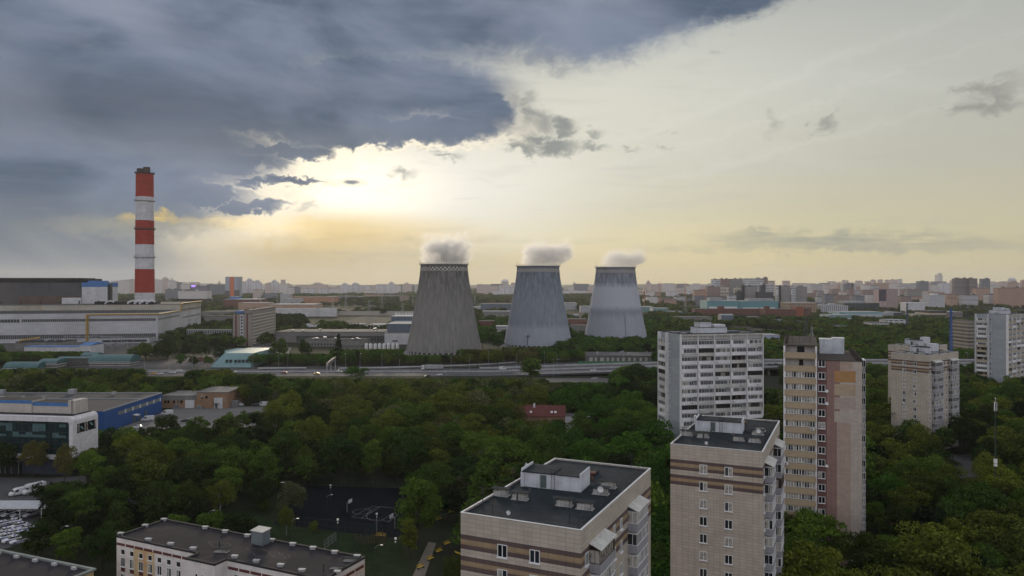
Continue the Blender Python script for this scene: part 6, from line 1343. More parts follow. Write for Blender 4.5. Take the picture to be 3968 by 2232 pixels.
b = MB(); b.box(-60, -19.9, 8.85, 9.0, 23.6, 24.7); b.box(-19.9, -6.0, 9.6, 9.79, 22.9, 24.1); b.build('blue_fascia', BLUEP, o)
b = MB(); b.box(-60, -20.2, 9.2, 19.8, 24.6, 24.7); b.box(-19.8, -6.1, 9.9, 19.8, 24.0, 24.1); b.build('penthouse_roof', RF, o)
b = MB()
for s_ in (0, .5): b.tube((-4.6 + s_, 9.0, 20.4), (-4.6 + s_, 9.0, 25.6), .05, n=4)
for k in range(12): b.tube((-4.6, 9.0, 20.8 + k * .4), (-4.1, 9.0, 20.8 + k * .4), .03, n=4)
b.build('ladder', mat('rust', (.16, .09, .07), .9, .4, 3), o); b = MB(); b.tube((-36, 8.6, 20.4), (-36, 8.6, 23.4), .45, n=8); b.build('flue', mat('dark_blue_plinth', (.035, .045, .075)), o); e.scale = (1, .56, 1)
# ------------------------------------------------------------------ blue sided warehouse, brick workshop
e = empty('blue_warehouse', (-178.6, 326, 0), R(0), 'large warehouse with grey flat roof and bright blue side wall', 'warehouse'); footprint(e, -150, 0, 0, 55, 3)
b = MB(); b.prism([(-150, 0), (0, 0), (0, 54), (-150, 54)], 0, 9.5); b.build('wall', mat('bright_blue_sheet', (.020, .085, .27), .55, .12, .3, joints=(1.0, 30, .03), jcol=.8), e)
b = MB(); b.box(-150, -.3, .3, 53.7, 9.5, 9.6); b.build('roof', mat('grey_membrane', (.05, .054, .062), .9, .3, .06), e)
b = MB(); b.box(-.3, .15, -.1, 54.2, 9.5, 10.0); b.box(-150, -.3, 53.7, 54.2, 9.5, 10.0); b.box(-150, -.3, 34, 34.4, 9.6, 9.95); b.build('parapet_cap', GALV(), e)
for k in range(6): b = MB(); b.box(0.005, .1, 12 + k * 6.8, 17.4 + k * 6.8, 5.9, 7.5); o = b.build('window', mat('greenish_glass', (.10, .13, .13), .3, .5, .4), e); b = MB(); [b.box(.101, .16, 12 + k * 6.8 + j * 1.08 - .05, 12 + k * 6.8 + j * 1.08 + .05, 5.9, 7.5) for j in range(6)]; b.box(.101, .18, 17.5 + k * 6.8, 18.6 + k * 6.8, 5.8, 7.6); b.build('mullions', WHITE(), o)
for y, h_ in ((25, 3.4), (30, 2.2), (36, 3.6)): b = MB(); b.box(.005, .12, y, y + 2.4, 0, h_); b.build('door', mat('grey_green_door', (.09, .12, .12)), e)
b = MB(); b.add([(.1, 24.5, 3.7), (2.2, 24.5, 3.3), (2.2, 28, 3.3), (.1, 28, 3.7), (.1, 24.5, 3.8), (2.2, 24.5, 3.4), (2.2, 28, 3.4), (.1, 28, 3.8)], [(0, 1, 2, 3), (4, 5, 6, 7), (0, 4, 5, 1), (1, 5, 6, 2), (2, 6, 7, 3)]); b.build('canopy', WHITE(), e)
for x, y, s_ in ((-80, 48, 2.4), (-45, 49, 2.6), (-22, 47, 1.6), (-120, 46, 2.4), (-60, 36, 1.2), (-50, 36, 1.2), (-64, 22, 3)): b = MB(); b.box(0, s_ * 1.3, 0, s_, .3, s_); b.box(.2, s_ * 1.3 - .2, .2, s_ - .2, 0, .3); b.build('roof_unit', GALV(), e, (x, y, 9.61))
for x, y in ((-58, 14), (-38, 12)):
    b = MB(); b.add([(0, 0, .2), (9, 0, .2), (9, 3, .2), (0, 3, .2), (0, 3, 2.4), (9, 3, 2.4)], [(0, 1, 5, 4), (1, 2, 5), (0, 4, 3), (2, 3, 4, 5)]); b.build('skylight', mat('pale_skylight', (.38, .40, .40), .3, .3, .6), e, (x, y, 9.6))
BT = mat('tan_brick', (.30, .185, .115), .9, .2, .3, joints=(3, .9, .03), jcol=.85, stain=(.2, .4, (.36, .27, .20)))
e = empty('brick_workshop', (XX(626, 392), 392, 0), 0, 'long low tan brick workshop with taller right end beside the blue warehouse', 'workshop'); Wl = (766 - 626) / F * 392; Wr = (886 - 766) / F * 392; footprint(e, 0, Wl + Wr, 0, 18)
b = MB(); b.prism([(0, 0), (Wl, 0), (Wl, 18), (0, 18)], 0, 6.3); b.prism([(Wl + .001, -1.2), (Wl + Wr, -1.2), (Wl + Wr, 20), (Wl + .001, 20)], 0, 8.2); b.build('wall', BT, e)
b = MB(); b.box(-.2, Wl, -.3, 18.2, 6.3, 6.6); b.box(Wl - .1, Wl + Wr + .3, -1.5, 20.2, 8.2, 8.6); b.build('roof', mat('grey_concrete_roof', (.16, .16, .16), .9, .3, .1), e)
b = MB(); b.box(0, Wl - .05, -.1, -.003, 4.3, 6.25); b.build('concrete_band', CONC, e)
b = MB(); b.box(Wl - 6.6, Wl - 1.8, -.14, -.002, 0, 4.2); b.build('garage_door', WHITE(), e)
for x in (1.5, 3.1, 6, 8.4, 10): b = MB(); b.box(x, x + 1.1, -.14, -.101, 2.6, 4.0); b.build('window', GLD, e)
for x in (Wl + 2.2, Wl + 4.6): b = MB(); b.box(x, x + 1.2, -1.34, -1.202, 5.2, 6.6); b.build('window', GLD, e)
b = MB(); b.box(Wl + 9.2, Wl + 13.6, -1.5, -1.202, 0, 5.6); o = b.build('porch_panel', WSH, e); b = MB(); b.box(Wl + 9.8, Wl + 11, -1.6, -1.501, 0, 2.4); b.box(Wl + 8.5, Wl + 12, -2.8, -1.51, 2.6, 2.75); b.build('door', mat('grey_green_door', (.09, .12, .12)), o)
# ------------------------------------------------------------------ small houses in the wood
q = G(1985, 1655); e = empty('red_roof_house', (q.x, q.y, 0), R(-3), 'long tan house with dull red roof half hidden by trees', 'house'); w_ = 204 / F * q.y; footprint(e, 0, w_, -6, 12, 1)
RR = mat('dull_red_roof', (.135, .045, .04), .85, .25, .2, joints=(.6, .5, .03), jcol=.85)
b = MB(); b.prism([(0, 0), (w_, 0), (w_, 10), (0, 10)], 0, 5.2); b.build('wall', BT, e); b = MB(); b.add([(-.5, -.6, 5.1), (w_ + .4, -.6, 5.1), (w_ + .4, 10.6, 5.1), (-.5, 10.6, 5.1), (-.5, 5, 9.4), (w_ + .4, 5, 9.4)], [(0, 1, 5, 4), (2, 3, 4, 5), (1, 2, 5), (3, 0, 4), (0, 3, 2, 1)]); o = b.build('roof', RR, e)
b = MB(); b.box(9.5, 10.4, 3.6, 4.4, 7.5, 10.2); b.build('chimney', WHITE(), o)
for x in (17.5, 19.2, 8): b = MB(); b.add([(x, .9, 6.45), (x + 1, .9, 6.45), (x + 1, 1.9, 7.2), (x, 1.9, 7.2)], [(0, 1, 2, 3)]); b.build('skylight', WHITE(), o)
b = MB(); b.box(w_ + .05, w_ + 4.6, -1.2, 6, 0, 5.4); b.build('white_annex', WSH, e); b = MB(); b.box(w_ - .2, w_ + 4.8, -1.4, 6.2, 5.4, 5.6); b.build('annex_roof', MROOF, e)
for x in (14, 17, 20): b = MB(); b.box(x, x + 1.2, -.1, .05, 1.4, 3); b.build('window', WHITE(), e)
q = G(2236, 1705); e = empty('brown_roof_pavilion', (q.x, q.y, 0), R(8), 'low pavilion with brown roof right of the red roofed house', 'pavilion'); footprint(e, 0, 12, -5, 8, 1)
b = MB(); b.box(.5, 11.5, .5, 6.5, 0, 2.6); b.build('wall', mat('brown_timber', (.10, .07, .055), .9, .3, .5), e); b = MB(); b.add([(0, 0, 2.6), (12, 0, 2.6), (12, 7, 2.6), (0, 7, 2.6), (2, 3.5, 5), (10, 3.5, 5)], [(0, 1, 5, 4), (2, 3, 4, 5), (1, 2, 5), (3, 0, 4), (0, 3, 2, 1)]); b.build('roof', mat('brown_shingle', (.085, .06, .055), .9, .3, .5), e)
q = G(1160, 1690); e = empty('timber_playhouse', (q.x, q.y, 0), R(-8), 'grey timber play house with stacked little roofs and a glazed gable', 'play house'); footprint(e, 0, 9, -6, 7, 1)
GT = mat('grey_lilac_timber', (.13, .12, .13), .9, .3, .6, joints=(.25, 8, .02), jcol=.7); RT = mat('lilac_grey_shingle', (.15, .135, .145), .85, .25, .6)
for nm, (x0, x1, y0, y1, z0, z1) in (('lower_room', (.5, 5.2, -1, 3, 0, 3.4)), ('middle_room', (0, 3.6, 3.01, 6, 0, 6.6)), ('upper_room', (3.7, 7.2, 3.2, 6.4, 0, 9.2)), ('side_room', (7.21, 9.6, 3.4, 6.2, 0, 6.0))):
    b = MB(); b.box(x0, x1, y0, y1, z0, z1); o = b.build(nm, GT, e); b = MB(); ym = (y0 + y1) / 2
    b.add([(x0 - .5, y0 - .5, z1), (x1 + .5, y0 - .5, z1), (x1 + .5, y1 + .5, z1), (x0 - .5, y1 + .5, z1), (x0 - .5, ym, z1 + 1.7), (x1 + .5, ym, z1 + 1.7)], [(0, 1, 5, 4), (2, 3, 4, 5), (1, 2, 5), (3, 0, 4), (0, 3, 2, 1)]); b.build('roof', RT, o)
b = MB(); b.box(4, 6.8, 3.05, 3.19, 6.2, 8.8)
o = b.build('glazed_gable', mat('greenish_glass', (.10, .13, .13)), e); b = MB(); [b.box(4 + j * .9, 4.1 + j * .9, 2.98, 3.04, 6.2, 8.8) for j in range(4)]; b.box(4, 6.8, 2.98, 3.03, 7.4, 7.5); b.build('mullions', WHITE(), o)
q = G(1262, 1800); e = empty('garden_hut', (q.x, q.y, 0), R(6), 'small hut with flat lilac roof deep in the trees behind the court', 'hut'); footprint(e, 0, 5, -4, 4, 1); b = MB(); b.box(.3, 4.7, .3, 3.3, 0, 2.6); b.build('wall', GT, e); b = MB(); b.box(0, 5, 0, 3.6, 2.6, 2.8); b.build('roof', RT, e)
# ------------------------------------------------------------------ vehicles
TYRE = mat('tyre_rubber', (.018, .018, .018), .9, .2, 3); RIMM = mat('wheel_rim', (.35, .35, .37), .4, .1, 3); CGL = mat('car_glass', (.015, .02, .025), .08, .1, 1, spec=.7)
LAMPM = mat('headlight_lens', (.60, .60, .58), .2, .05, 3); TAIL = mat('tail_light', (.30, .02, .02), .3, .05, 3)
def paint(nm, c): return mat(nm + '_car_paint', c, .28, .05, 1, spec=.6)
def wheel(parent, x, y, r, w_=.22, s_=1):
    def f(b):
        n = 14; pr = [(r * .6, -w_ / 2), (r * .96, -w_ / 2), (r, -w_ / 4), (r, w_ / 4), (r * .96, w_ / 2), (r * .6, w_ / 2)]
        for rr, d in pr:
            for k in range(n): b.v.append((cos(2 * pi * k / n) * rr, d, sin(2 * pi * k / n) * rr))
        for j in range(len(pr) - 1):
            for k in range(n): b.f.append((j * n + k, (j + 1) * n + k, (j + 1) * n + (k + 1) % n, j * n + (k + 1) % n)); b.mi.append(0)
    def g_(b):
        n = 14
        for d in (-w_ * .42, w_ * .42): o = len(b.v); b.v += [(cos(2 * pi * k / n) * r * .62, d, sin(2 * pi * k / n) * r * .62) for k in range(n)]; b.f.append(tuple(range(o, o + n)) if d < 0 else tuple(range(o, o + n))[::-1]); b.mi.append(0)
    o = inst('wheel', mesh(('tyre', r, w_), f, TYRE), parent, (x, y, r)); inst('rim', mesh(('rim', r, w_), g_, RIMM), o)
def loft(b, secs, mi=0):
    """secs: list of (x, [(y,z)...]) rings of equal length, closed both ends"""
    n = len(secs[0][1]); o = len(b.v)
    for x, ring in secs: b.v += [(x, y, z) for y, z in ring]
    for j in range(len(secs) - 1):
        for k in range(n): b.f.append((o + j * n + k, o + j * n + (k + 1) % n, o + (j + 1) * n + (k + 1) % n, o + (j + 1) * n + k)); b.mi.append(mi)
    b.f.append(tuple(o + k for k in range(n))[::-1]); b.f.append(tuple(o + (len(secs) - 1) * n + k for k in range(n))); b.mi += [mi, mi]
def sec(w_, z0, z1, c=.12): return [(-w_ + c, z0), (w_ - c, z0), (w_, z0 + c * 1.5), (w_, z1 - c), (w_ - c, z1), (-w_ + c, z1), (-w_, z1 - c), (-w_, z0 + c * 1.5)]
def car(kind='sedan', col=None, stripe=None):
    """front towards +x, length about 4.6 m"""
    e = empty({'sedan': 'parked_car', 'suv': 'parked_car', 'van': 'van'}[kind], (0, 0, 0))
    b = MB()
    if kind == 'van':
        loft(b, [(-2.75, sec(.92, .35, 2.3)), (-2.7, sec(.98, .3, 2.42)), (.6, sec(1.0, .28, 2.45)), (1.35, sec(.99, .28, 2.25)), (1.95, sec(.96, .28, 1.45, .14)), (2.6, sec(.92, .3, 1.2, .14)), (2.78, sec(.84, .38, .9, .14))])
        o_ = b.build('body', col, e)
        b = MB(); b.add([(1.30, -.84, 2.20), (1.30, .84, 2.20), (1.98, .86, 1.44), (1.98, -.86, 1.44)], [(0, 3, 2, 1)]); b.v = [(x + .03, y, z + .03) for x, y, z in b.v]; b.build('windscreen', CGL, e)
        for s_ in (-1, 1): b = MB(); b.add([(.4, s_ * 1.005, 1.35), (1.75, s_ * .99, 1.35), (1.2, s_ * .99, 2.1), (.4, s_ * 1.005, 2.1)], [(0, 1, 2, 3) if s_ < 0 else (3, 2, 1, 0)]); b.build('side_window', CGL, e)
        wx = (-1.75, 1.75); wr = .36; lx = 2.72
    else:
        hi = .18 if kind == 'suv' else 0
        loft(b, [(-2.28, sec(.72, .38, .80 + hi, .1)), (-2.2, sec(.82, .3, .95 + hi, .1)), (-1.7, sec(.88, .22, 1.02 + hi, .1)), (.7, sec(.89, .2, .98 + hi, .1)), (1.1, sec(.88, .2, .95 + hi, .1)), (2.0, sec(.82, .26, .78 + hi, .1)), (2.26, sec(.70, .34, .62 + hi, .1))])
        b.build('body', col, e); z1 = .97 + hi; zt = 1.44 + hi * 1.4; xr = -2.05 if kind == 'suv' else -1.75
        b = MB(); b.add([(xr, -.76, z1), (1.0, -.78, z1 - .04), (1.0, .78, z1 - .04), (xr, .76, z1), (xr + .45, -.60, zt - .05), (.25, -.62, zt - .04), (.25, .62, zt - .04), (xr + .45, .60, zt - .05)], [(0, 1, 5, 4), (1, 2, 6, 5), (2, 3, 7, 6), (3, 0, 4, 7)]); b.build('window_band', CGL, e)
        b = MB(); b.add([(xr + .42, -.61, zt - .06), (.28, -.63, zt - .06), (.28, .63, zt - .06), (xr + .42, .61, zt - .06), (xr + .55, -.55, zt), (.15, -.56, zt), (.15, .56, zt), (xr + .55, .55, zt)], [(0, 1, 5, 4), (1, 2, 6, 5), (2, 3, 7, 6), (3, 0, 4, 7), (4, 5, 6, 7)])
        for xp in (xr + .75, -.45):
            for s_ in (-1, 1): b.box(xp, xp + .07, s_ * .70 - .03, s_ * .70 + .06, z1 - .02, zt - .1)
        b.build('car_roof', col, e); wx = (-1.35, 1.4); wr = .32; lx = 2.2
        if stripe:
            b = MB(); [b.box(-1.9, 1.9, s_ * .89 - .015, s_ * .89 + .015, .58, .74) for s_ in (-1, 1)]; b.box(-.9 - .5, -.5, -.45, .45, zt + .002, zt + .03) if False else None
            b.build('blue_stripe', stripe, e)
            b = MB(); b.box(-.62, -.38, -.5, .5, zt, zt + .10); b.build('light_bar', mat('blue_beacon', (.04, .08, .35), .3, .1, 2), e)
    for x in wx:
        for s_ in (-1, 1): wheel(e, x, s_ * (.80 if kind != 'van' else .90), wr)
    for s_ in (-1, 1):
        b = MB(); b.box(lx - .10, lx + .02, s_ * .58 - .15, s_ * .58 + .15, .58, .74); b.build('headlight', LAMPM, e); b = MB(); b.box(-lx - .06, -lx + .05, s_ * .62 - .12, s_ * .62 + .12, .66, .84); b.build('tail_light', TAIL, e)
    return freeze(e)
WHP = paint('white', (.60, .61, .63)); BLP = paint('black', (.012, .012, .015)); TXP = paint('taxi_yellow', (.60, .33, .03)); SLP = paint('silver', (.33, .34, .36)); BST = mat('blue_livery_stripe', (.04, .09, .36), .4, .05, 2); REDC = paint('dark_red', (.18, .02, .02)); BLUC = paint('dark_blue', (.02, .04, .12))
PROT = {}
def vehicle(key, X, Y, rz, label, cat='car', group=None, z=0.0, name=None, sc=1.0):
    if key not in PROT:
        o = PROT[key] = {'police': lambda: car('sedan', WHP, BST), 'white': lambda: car('sedan', WHP), 'suv': lambda: car('suv', WHP), 'black': lambda: car('sedan', BLP), 'taxi': lambda: car('sedan', TXP), 'silver': lambda: car('sedan', SLP), 'van': lambda: car('van', WHP), 'blacksuv': lambda: car('suv', BLP), 'red': lambda: car('sedan', REDC), 'blue': lambda: car('suv', BLUC)}[key]()
    else: o = copy_tree(PROT[key])
    if name: o.name = name
    o.location = (X, Y, z); o.rotation_euler = (0, 0, rz); o.scale = (sc,) * 3; tag(o, label, cat, group); return o
Zp = lambda zx, zy, s_=.5051, ox=0, oy=1500: G(ox + zx * s_, oy + zy * s_)
PG = 'white patrol cars with blue stripes in the car park'
pos = [((75, 985), 'patrol car under the carport, left of its middle post'), ((150, 990), 'patrol car under the carport, just left of its second post'), ((240, 988), 'patrol car under the carport at its right end'), ((5, 985), 'patrol car under the carport cut by the picture edge'),
       ((92, 1048), 'rearmost patrol car of the open lot, behind the others'), ((8, 1068), 'patrol car beside the carport corner post at the picture edge'), ((140, 1080), 'patrol car second from the back in the open lot'), ((195, 1098), 'patrol car parked broadside nearest the carport right post'),
       ((30, 1120), 'patrol car in the middle row, left end'), ((-20, 1150), 'patrol car in the middle row cut by the picture edge'), ((75, 1140), 'patrol car in the middle row, second from the picture edge'), ((35, 1168), 'patrol car in the front row, left end'), ((95, 1185), 'patrol car in the front row, middle'), ((155, 1195), 'patrol car in the front row, right end'),
       ((265, 1122), 'patrol car under the tree at the right of the lot, farther one'), ((305, 1140), 'patrol car under the tree at the right of the lot, nearer one'), ((135, 1150), 'patrol car in the middle row, right end')]
for k, (q, lab) in enumerate(pos):
    p = Zp(*q); rz = R(250 + random.Random(k).uniform(-4, 4)) if k < 4 else (R((205 if k in (4, 7) else 231) + random.Random(k).uniform(-3, 3)))
    vehicle('police', p.x, p.y, rz, 'white blue striped ' + lab, 'police car', PG, name='police_car')
p = Zp(118, 838); vehicle('van', p.x, p.y + 1.5, R(238), 'white minivan beside the camper in front of the glass office', 'van', name='van', sc=.92)
# camper / box ambulance
p = Zp(185, 838); e = empty('camper_van', (p.x + .6, p.y + 3, 0), R(238), 'white box bodied camper van parked beside the minivan', 'camper van')
b = MB(); loft(b, [(1.0, sec(1.0, .35, 2.2)), (1.6, sec(1.0, .35, 1.6, .14)), (2.5, sec(.95, .38, 1.3, .14)), (2.7, sec(.85, .45, 1.0, .14))]); b.build('cab', WHP, e)
b = MB(); b.box(-3.6, 1.0, -1.15, 1.15, .6, 3.1); b.box(1.0, 1.7, -1.1, 1.1, 2.3, 3.0); b.build('box_body', WHP, e); b = MB(); b.add([(1.08, -.85, 2.18), (1.08, .85, 2.18), (1.68, .88, 1.6), (1.68, -.88, 1.6)], [(0, 3, 2, 1)]); b.v = [(x + .04, y, z + .03) for x, y, z in b.v]; b.build('windscreen', CGL, e)
b = MB(); b.box(-2.2, -1.0, 1.15, 1.17, 1.5, 2.3); b.build('side_window', CGL, e); b = MB(); b.box(-3.6, 1.0, -1.17, -1.152, 1.0, 1.25); b.build('red_stripe', mat('dark_red_paint', (.13, .04, .035)), e)
for x in (-2.2, 1.9):
    for s_ in (-1, 1): wheel(e, x, s_ * .95, .38)
S5 = lambda zx, zy: G(zx * .5397, 1450 + zy * .5397)
for key, q, rz, lab, cat, nm in (('white', (985, 388), 200, 'white saloon by the doors of the blue warehouse', 'car', 'parked_car'), ('van', (1060, 335), 200, 'white van nearest the blue warehouse wall', 'van', 'van'), ('van', (1200, 292), 184, 'white long van in the middle of the loading yard', 'van', 'van'),
        ('white', (1375, 335), 185, 'white saloon in the middle of the loading yard', 'car', 'parked_car'), ('black', (1330, 342), 185, 'black saloon behind the white one in the loading yard', 'car', 'parked_car'), ('suv', (1718, 228), 190, 'white off-roader beside the grey container by the brick workshop', 'car', 'parked_car'), ('van', (1890, 228), 186, 'white van at the far right end of the loading yard', 'van', 'van'),
        ('blacksuv', (1835, 230), 186, 'black car left of the van at the yard far end', 'car', 'parked_car'), ('suv', (1868, 352), 15, 'white car half hidden by trees at the yard right edge', 'car', 'parked_car'), ('suv', (935, 888), 235, 'white people carrier beside the grey box shed under a tree', 'car', 'parked_car'), ('van', (1045, 882), 235, 'white van hidden behind the grey box shed under a tree', 'van', 'van')):
    p = S5(*q); vehicle(key, p.x, p.y, R(rz), lab, cat, name=nm, group='vehicles in the yards')
for (zx, zy, w_, h_, d_, lab) in ((1672, 236, 4.0, 3.0, 3, 'grey site container beside the brick workshop'), (988, 898, 3.4, 2.4, 3, 'grey box shed beside the white people carrier')):
    p = S5(zx, zy); e = empty('site_container', (p.x, p.y, 0), R(-8), lab, 'container'); b = MB(); b.box(-w_ / 2, w_ / 2, 0, d_, .1, h_); b.build('box', GREYW, e); b = MB(); b.box(-w_ / 2 - .1, w_ / 2 + .1, -.1, d_ + .1, h_, h_ + .12); b.build('lid', GALV(), e); b = MB(); b.box(-.5, .5, -.05, 0, .2, h_ - .4); b.build('door', GALV(), e)
for (zx, zy, lab) in ((1265, 245, 'rusty scrap rack left of the garage door'), (1430, 252, 'stack of grey pallets right of the garage door')):
    p = S5(zx, zy); e = empty('pallet_stack', (p.x, p.y, 0), 0, lab, 'stack'); b = MB(); [b.box(-2 + j * .2, 2 - j * .3, 0, 1.4, j * .4, j * .4 + .25) for j in range(5)]; b.build('boards', GALV(), e)
HG = 'vehicles driving on the highway'
def on_road(px, py):
    # solve for the deck height under the wheels
    z = 0
    for _ in range(6): q = G(px, py, z); z = dz(q.x) + .05
    return G(px, py, z)
for key, px, py, rz, lab in (('taxi', 1227, 1451, 180, 'yellow taxi driving left of the sign gantry'), ('white', 1316, 1442, 0, 'white car just right of the sign gantry'), ('black', 1657, 1460, 180, 'black car below the lorry'), ('white', 1702, 1455, 180, 'white car right of the black one below the lorry'),
        ('van', 1948, 1433, 0, 'small grey white van left of the tall poplar on the highway'), ('silver', 2243, 1431, 0, 'silver car on the ramp left of the white off-roader'), ('suv', 2299, 1439, 180, 'white off-roader on the highway ramp'), ('blacksuv', 2185, 1416, 0, 'dark car on the far slip road before the green fence'), ('blue', 2222, 1416, 0, 'dark blue car behind the first on the far slip road'),
        ('silver', 2305, 1470, 180, 'silver car on the lower road under the ramp'), ('black', 2985, 1416, 0, 'black car on the raised highway between the two towers, left one'), ('blacksuv', 3008, 1416, 0, 'black off-roader on the raised highway between the two towers, right one'), ('taxi', 596, 1450, 180, 'orange taxi at the left end of the visible road'), ('white', 621, 1451, 180, 'white car right behind the orange taxi'),
        ('suv', 668, 1446, 0, 'white off-roader left on the highway below the red roofed kiosk'), ('white', 694, 1438, 0, 'white car on the far lane below the red roofed kiosk'), ('white', 888, 1448, 0, 'white car below the leaning turquoise hall'), ('silver', 905, 1444, 0, 'silver car below the leaning turquoise hall'), ('red', 1100, 1447, 180, 'dark red car between turquoise hall and taxi')):
    q = on_road(px, py); vehicle(key, q.x, q.y, R(rz), lab, 'van' if key == 'van' else 'car', HG, q.z, name='van' if key == 'van' else 'car')
q = on_road(1675, 1434); e = empty('articulated_lorry', (q.x, q.y, q.z), pi, 'white articulated lorry with grey trailer on the highway', 'lorry')
b = MB(); loft(b, [(5.9, sec(1.22, .6, 3.6, .15)), (7.8, sec(1.24, .5, 3.7, .15)), (8.15, sec(1.2, .45, 3.1, .15)), (8.25, sec(1.1, .5, 1.4, .15))]); b.build('cab', WHP, e); b = MB(); b.box(8.12, 8.2, -1.05, 1.05, 1.9, 2.9); b.box(7.2, 7.9, -1.26, -1.23, 1.9, 2.8); b.box(7.2, 7.9, 1.23, 1.26, 1.9, 2.8); b.build('windscreen', CGL, e)
b = MB(); b.box(-8.2, 5.4, -1.27, 1.27, 1.2, 4.0); b.build('trailer', mat('grey_tarpaulin', (.33, .34, .36), .7, .15, .4, joints=(1.3, 8, .03), jcol=.8), e); b = MB(); b.box(-8.2, 7, -1.1, 1.1, .8, 1.19); b.build('chassis', DARKM(), e)
for x in (-6.6, -5.3, -4.0, 5.0, 7.2):
    for s_ in (-1, 1): wheel(e, x, s_ * 1.1, .5, .3)
# ------------------------------------------------------------------ people
def person(loc, rz, lab, top, bottom):
    e = empty('person', loc, rz, lab, 'person', 'people')
    V = [(0, 0, .95), (0, 0, 1.15), (0, 0, 1.42), (0, .01, 1.53), (0, .02, 1.66), (-.18, 0, 1.40), (.18, 0, 1.40), (-.26, .02, 1.12), (.26, .03, 1.12), (-.27, -.05, .88), (.27, -.04, .88), (-.09, 0, .92), (.09, 0, .92), (-.11, -.02, .5), (.11, .03, .5), (-.12, .02, .08), (.12, .06, .08), (-.13, -.12, .04), (.13, -.08, .04)]
    E_ = [(0, 1), (1, 2), (2, 3), (3, 4), (2, 5), (2, 6), (5, 7), (6, 8), (7, 9), (8, 10), (0, 11), (0, 12), (11, 13), (12, 14), (13, 15), (14, 16), (15, 17), (16, 18)]
    rad_ = [.15, .14, .14, .06, .105, .07, .07, .05, .05, .04, .04, .10, .10, .07, .07, .05, .05, .045, .045]
    me = bpy.data.meshes.new('body'); me.from_pydata(V, E_, []); o = bpy.data.objects.new('body', me); COL.objects.link(o); o.parent = e
    md = o.modifiers.new('skin', 'SKIN'); me.skin_vertices.new() if not me.skin_vertices else None
    for i, r_ in enumerate(rad_): me.skin_vertices[0].data[i].radius = (r_, r_ * .8)
    me.skin_vertices[0].data[0].use_root = True; o.modifiers.new('sub', 'SUBSURF').levels = 1; o.modifiers['sub'].render_levels = 1
    me.materials.append(mat('clothes_' + top[0], top[1], .9, .15, 3, bands=[(-.1, .95, bottom), (1.52, 2, (.35, .22, .16))])); b = MB(); b.lathe([(.001, 1.80), (.08, 1.78), (.115, 1.70), (.10, 1.64)], 10, c=(0, .03)); b.build('hair', mat('dark_hair', (.02, .015, .01), .9, .1, 5), e); return e
p = Zp(53, 850); person(p, 2.0, 'person in dark jacket standing on the forecourt left of the vans', ('dark_jacket', (.03, .03, .035)), (.25, .22, .2))
# carport
e = empty('carport', (-152, 206.5, 0), 0, 'long pale flat carport roof on thin posts over patrol cars', 'carport'); b = MB(); b.box(0, 26, 0, 6.5, 3.5, 3.72); b.build('roof', mat('pale_carport_sheet', (.45, .46, .50), .6, .2, .5, streak=.4), e)
b = MB(); b.box(0, 26, -.15, -.002, 3.3, 3.74); b.build('fascia', WHITE(), e)
for x in (3, 9.4, 15.4, 21.4): b = MB(); b.tube((x, .3, 0), (x, .3, 3.5), .13, n=6); b.build('post', WHITE(), e); b = MB(); b.tube((x, 6, 0), (x, 6, 3.5), .1, n=6); b.build('post', DARKM(), e)
footprint(e, 0, 22, -1, 8, 1)
# ------------------------------------------------------------------ lamps and poles
def lamp_proto(name, h, arm, m):
    e = empty(name, (0, 0, 0)); b = MB(); b.tube((0, 0, 0), (0, 0, h), .11, .07, 7); b.build('pole', m, e)
    b = MB(); P_ = [(0, 0, h), (arm * .35, 0, h + .5), (arm, 0, h + .7)]; b.path(P_, .05, 5); b.build('arm', m, e)
    b = MB(); b.add([(arm - .1, -.16, h + .62), (arm + .75, -.13, h + .70), (arm + .75, .13, h + .70), (arm - .1, .16, h + .62), (arm - .1, -.12, h + .78), (arm + .7, -.08, h + .82), (arm + .7, .08, h + .82), (arm - .1, .12, h + .78)], [(0, 3, 2, 1), (4, 5, 6, 7), (0, 1, 5, 4), (1, 2, 6, 5), (2, 3, 7, 6), (3, 0, 4, 7)]); b.build('lamp_head', mat('pale_lamp_head', (.62, .63, .63), .4, .1, 2), e); return freeze(e)
LP = lamp_proto('street_lamp', 11.0, 1.6, GALV()); used = False
LPX = ((1080, 1437), (1115, 1432), (1339, 1430), (1395, 1431), (1480, 1434), (1548, 1461), (1748, 1442), (1785, 1415), (1820, 1433), (1893, 1420), (2002, 1428), (2015, 1412), (2110, 1415), (2237, 1392), (2341, 1440), (2144, 1460), (2159, 1434), (980, 1434), (745, 1438), (655, 1446), (560, 1440), (2400, 1436), (3210, 1434), (3750, 1432))
for k, (px, py) in enumerate(LPX):
    q = on_road(px, py) if py > 1425 else G(px, py); o = LP if not used else copy_tree(LP); used = True; o.location = q; o.rotation_euler = (0, 0, pi / 2 if k % 2 else -pi / 2)
    near = ['left of the sign gantry', 'between sign gantry and lorry', 'near the lorry', 'below the middle cooling tower', 'by the grey depot', 'far left on the highway', 'far right on the raised highway']
    tag(o, None, 'street lamp', 'street lamps along the highway'); o['px'] = px
lamps = sorted([(o['px'], o) for o in COL.objects if o.get('px')], key=lambda t: t[0])
for k, (px, o) in enumerate(lamps):
    o['label'] = 'tall grey highway street lamp, number %d counted from the left edge' % (k + 1) if False else '%s tall highway lamp from the left, %s' % ((ORD + ['seventeenth', 'eighteenth', 'nineteenth', 'twentieth', 'twenty-first', 'twenty-second', 'twenty-third', 'twenty-fourth'])[k], 'left of the sign gantry' if px < 1260 else 'between gantry and lorry' if px < 1640 else 'between lorry and poplar' if px < 2030 else 'before the grey depot' if px < 2560 else 'on the raised road')
    del o['px']
GP = mat('dark_green_pole', (.035, .06, .05), .6, .2, 2)
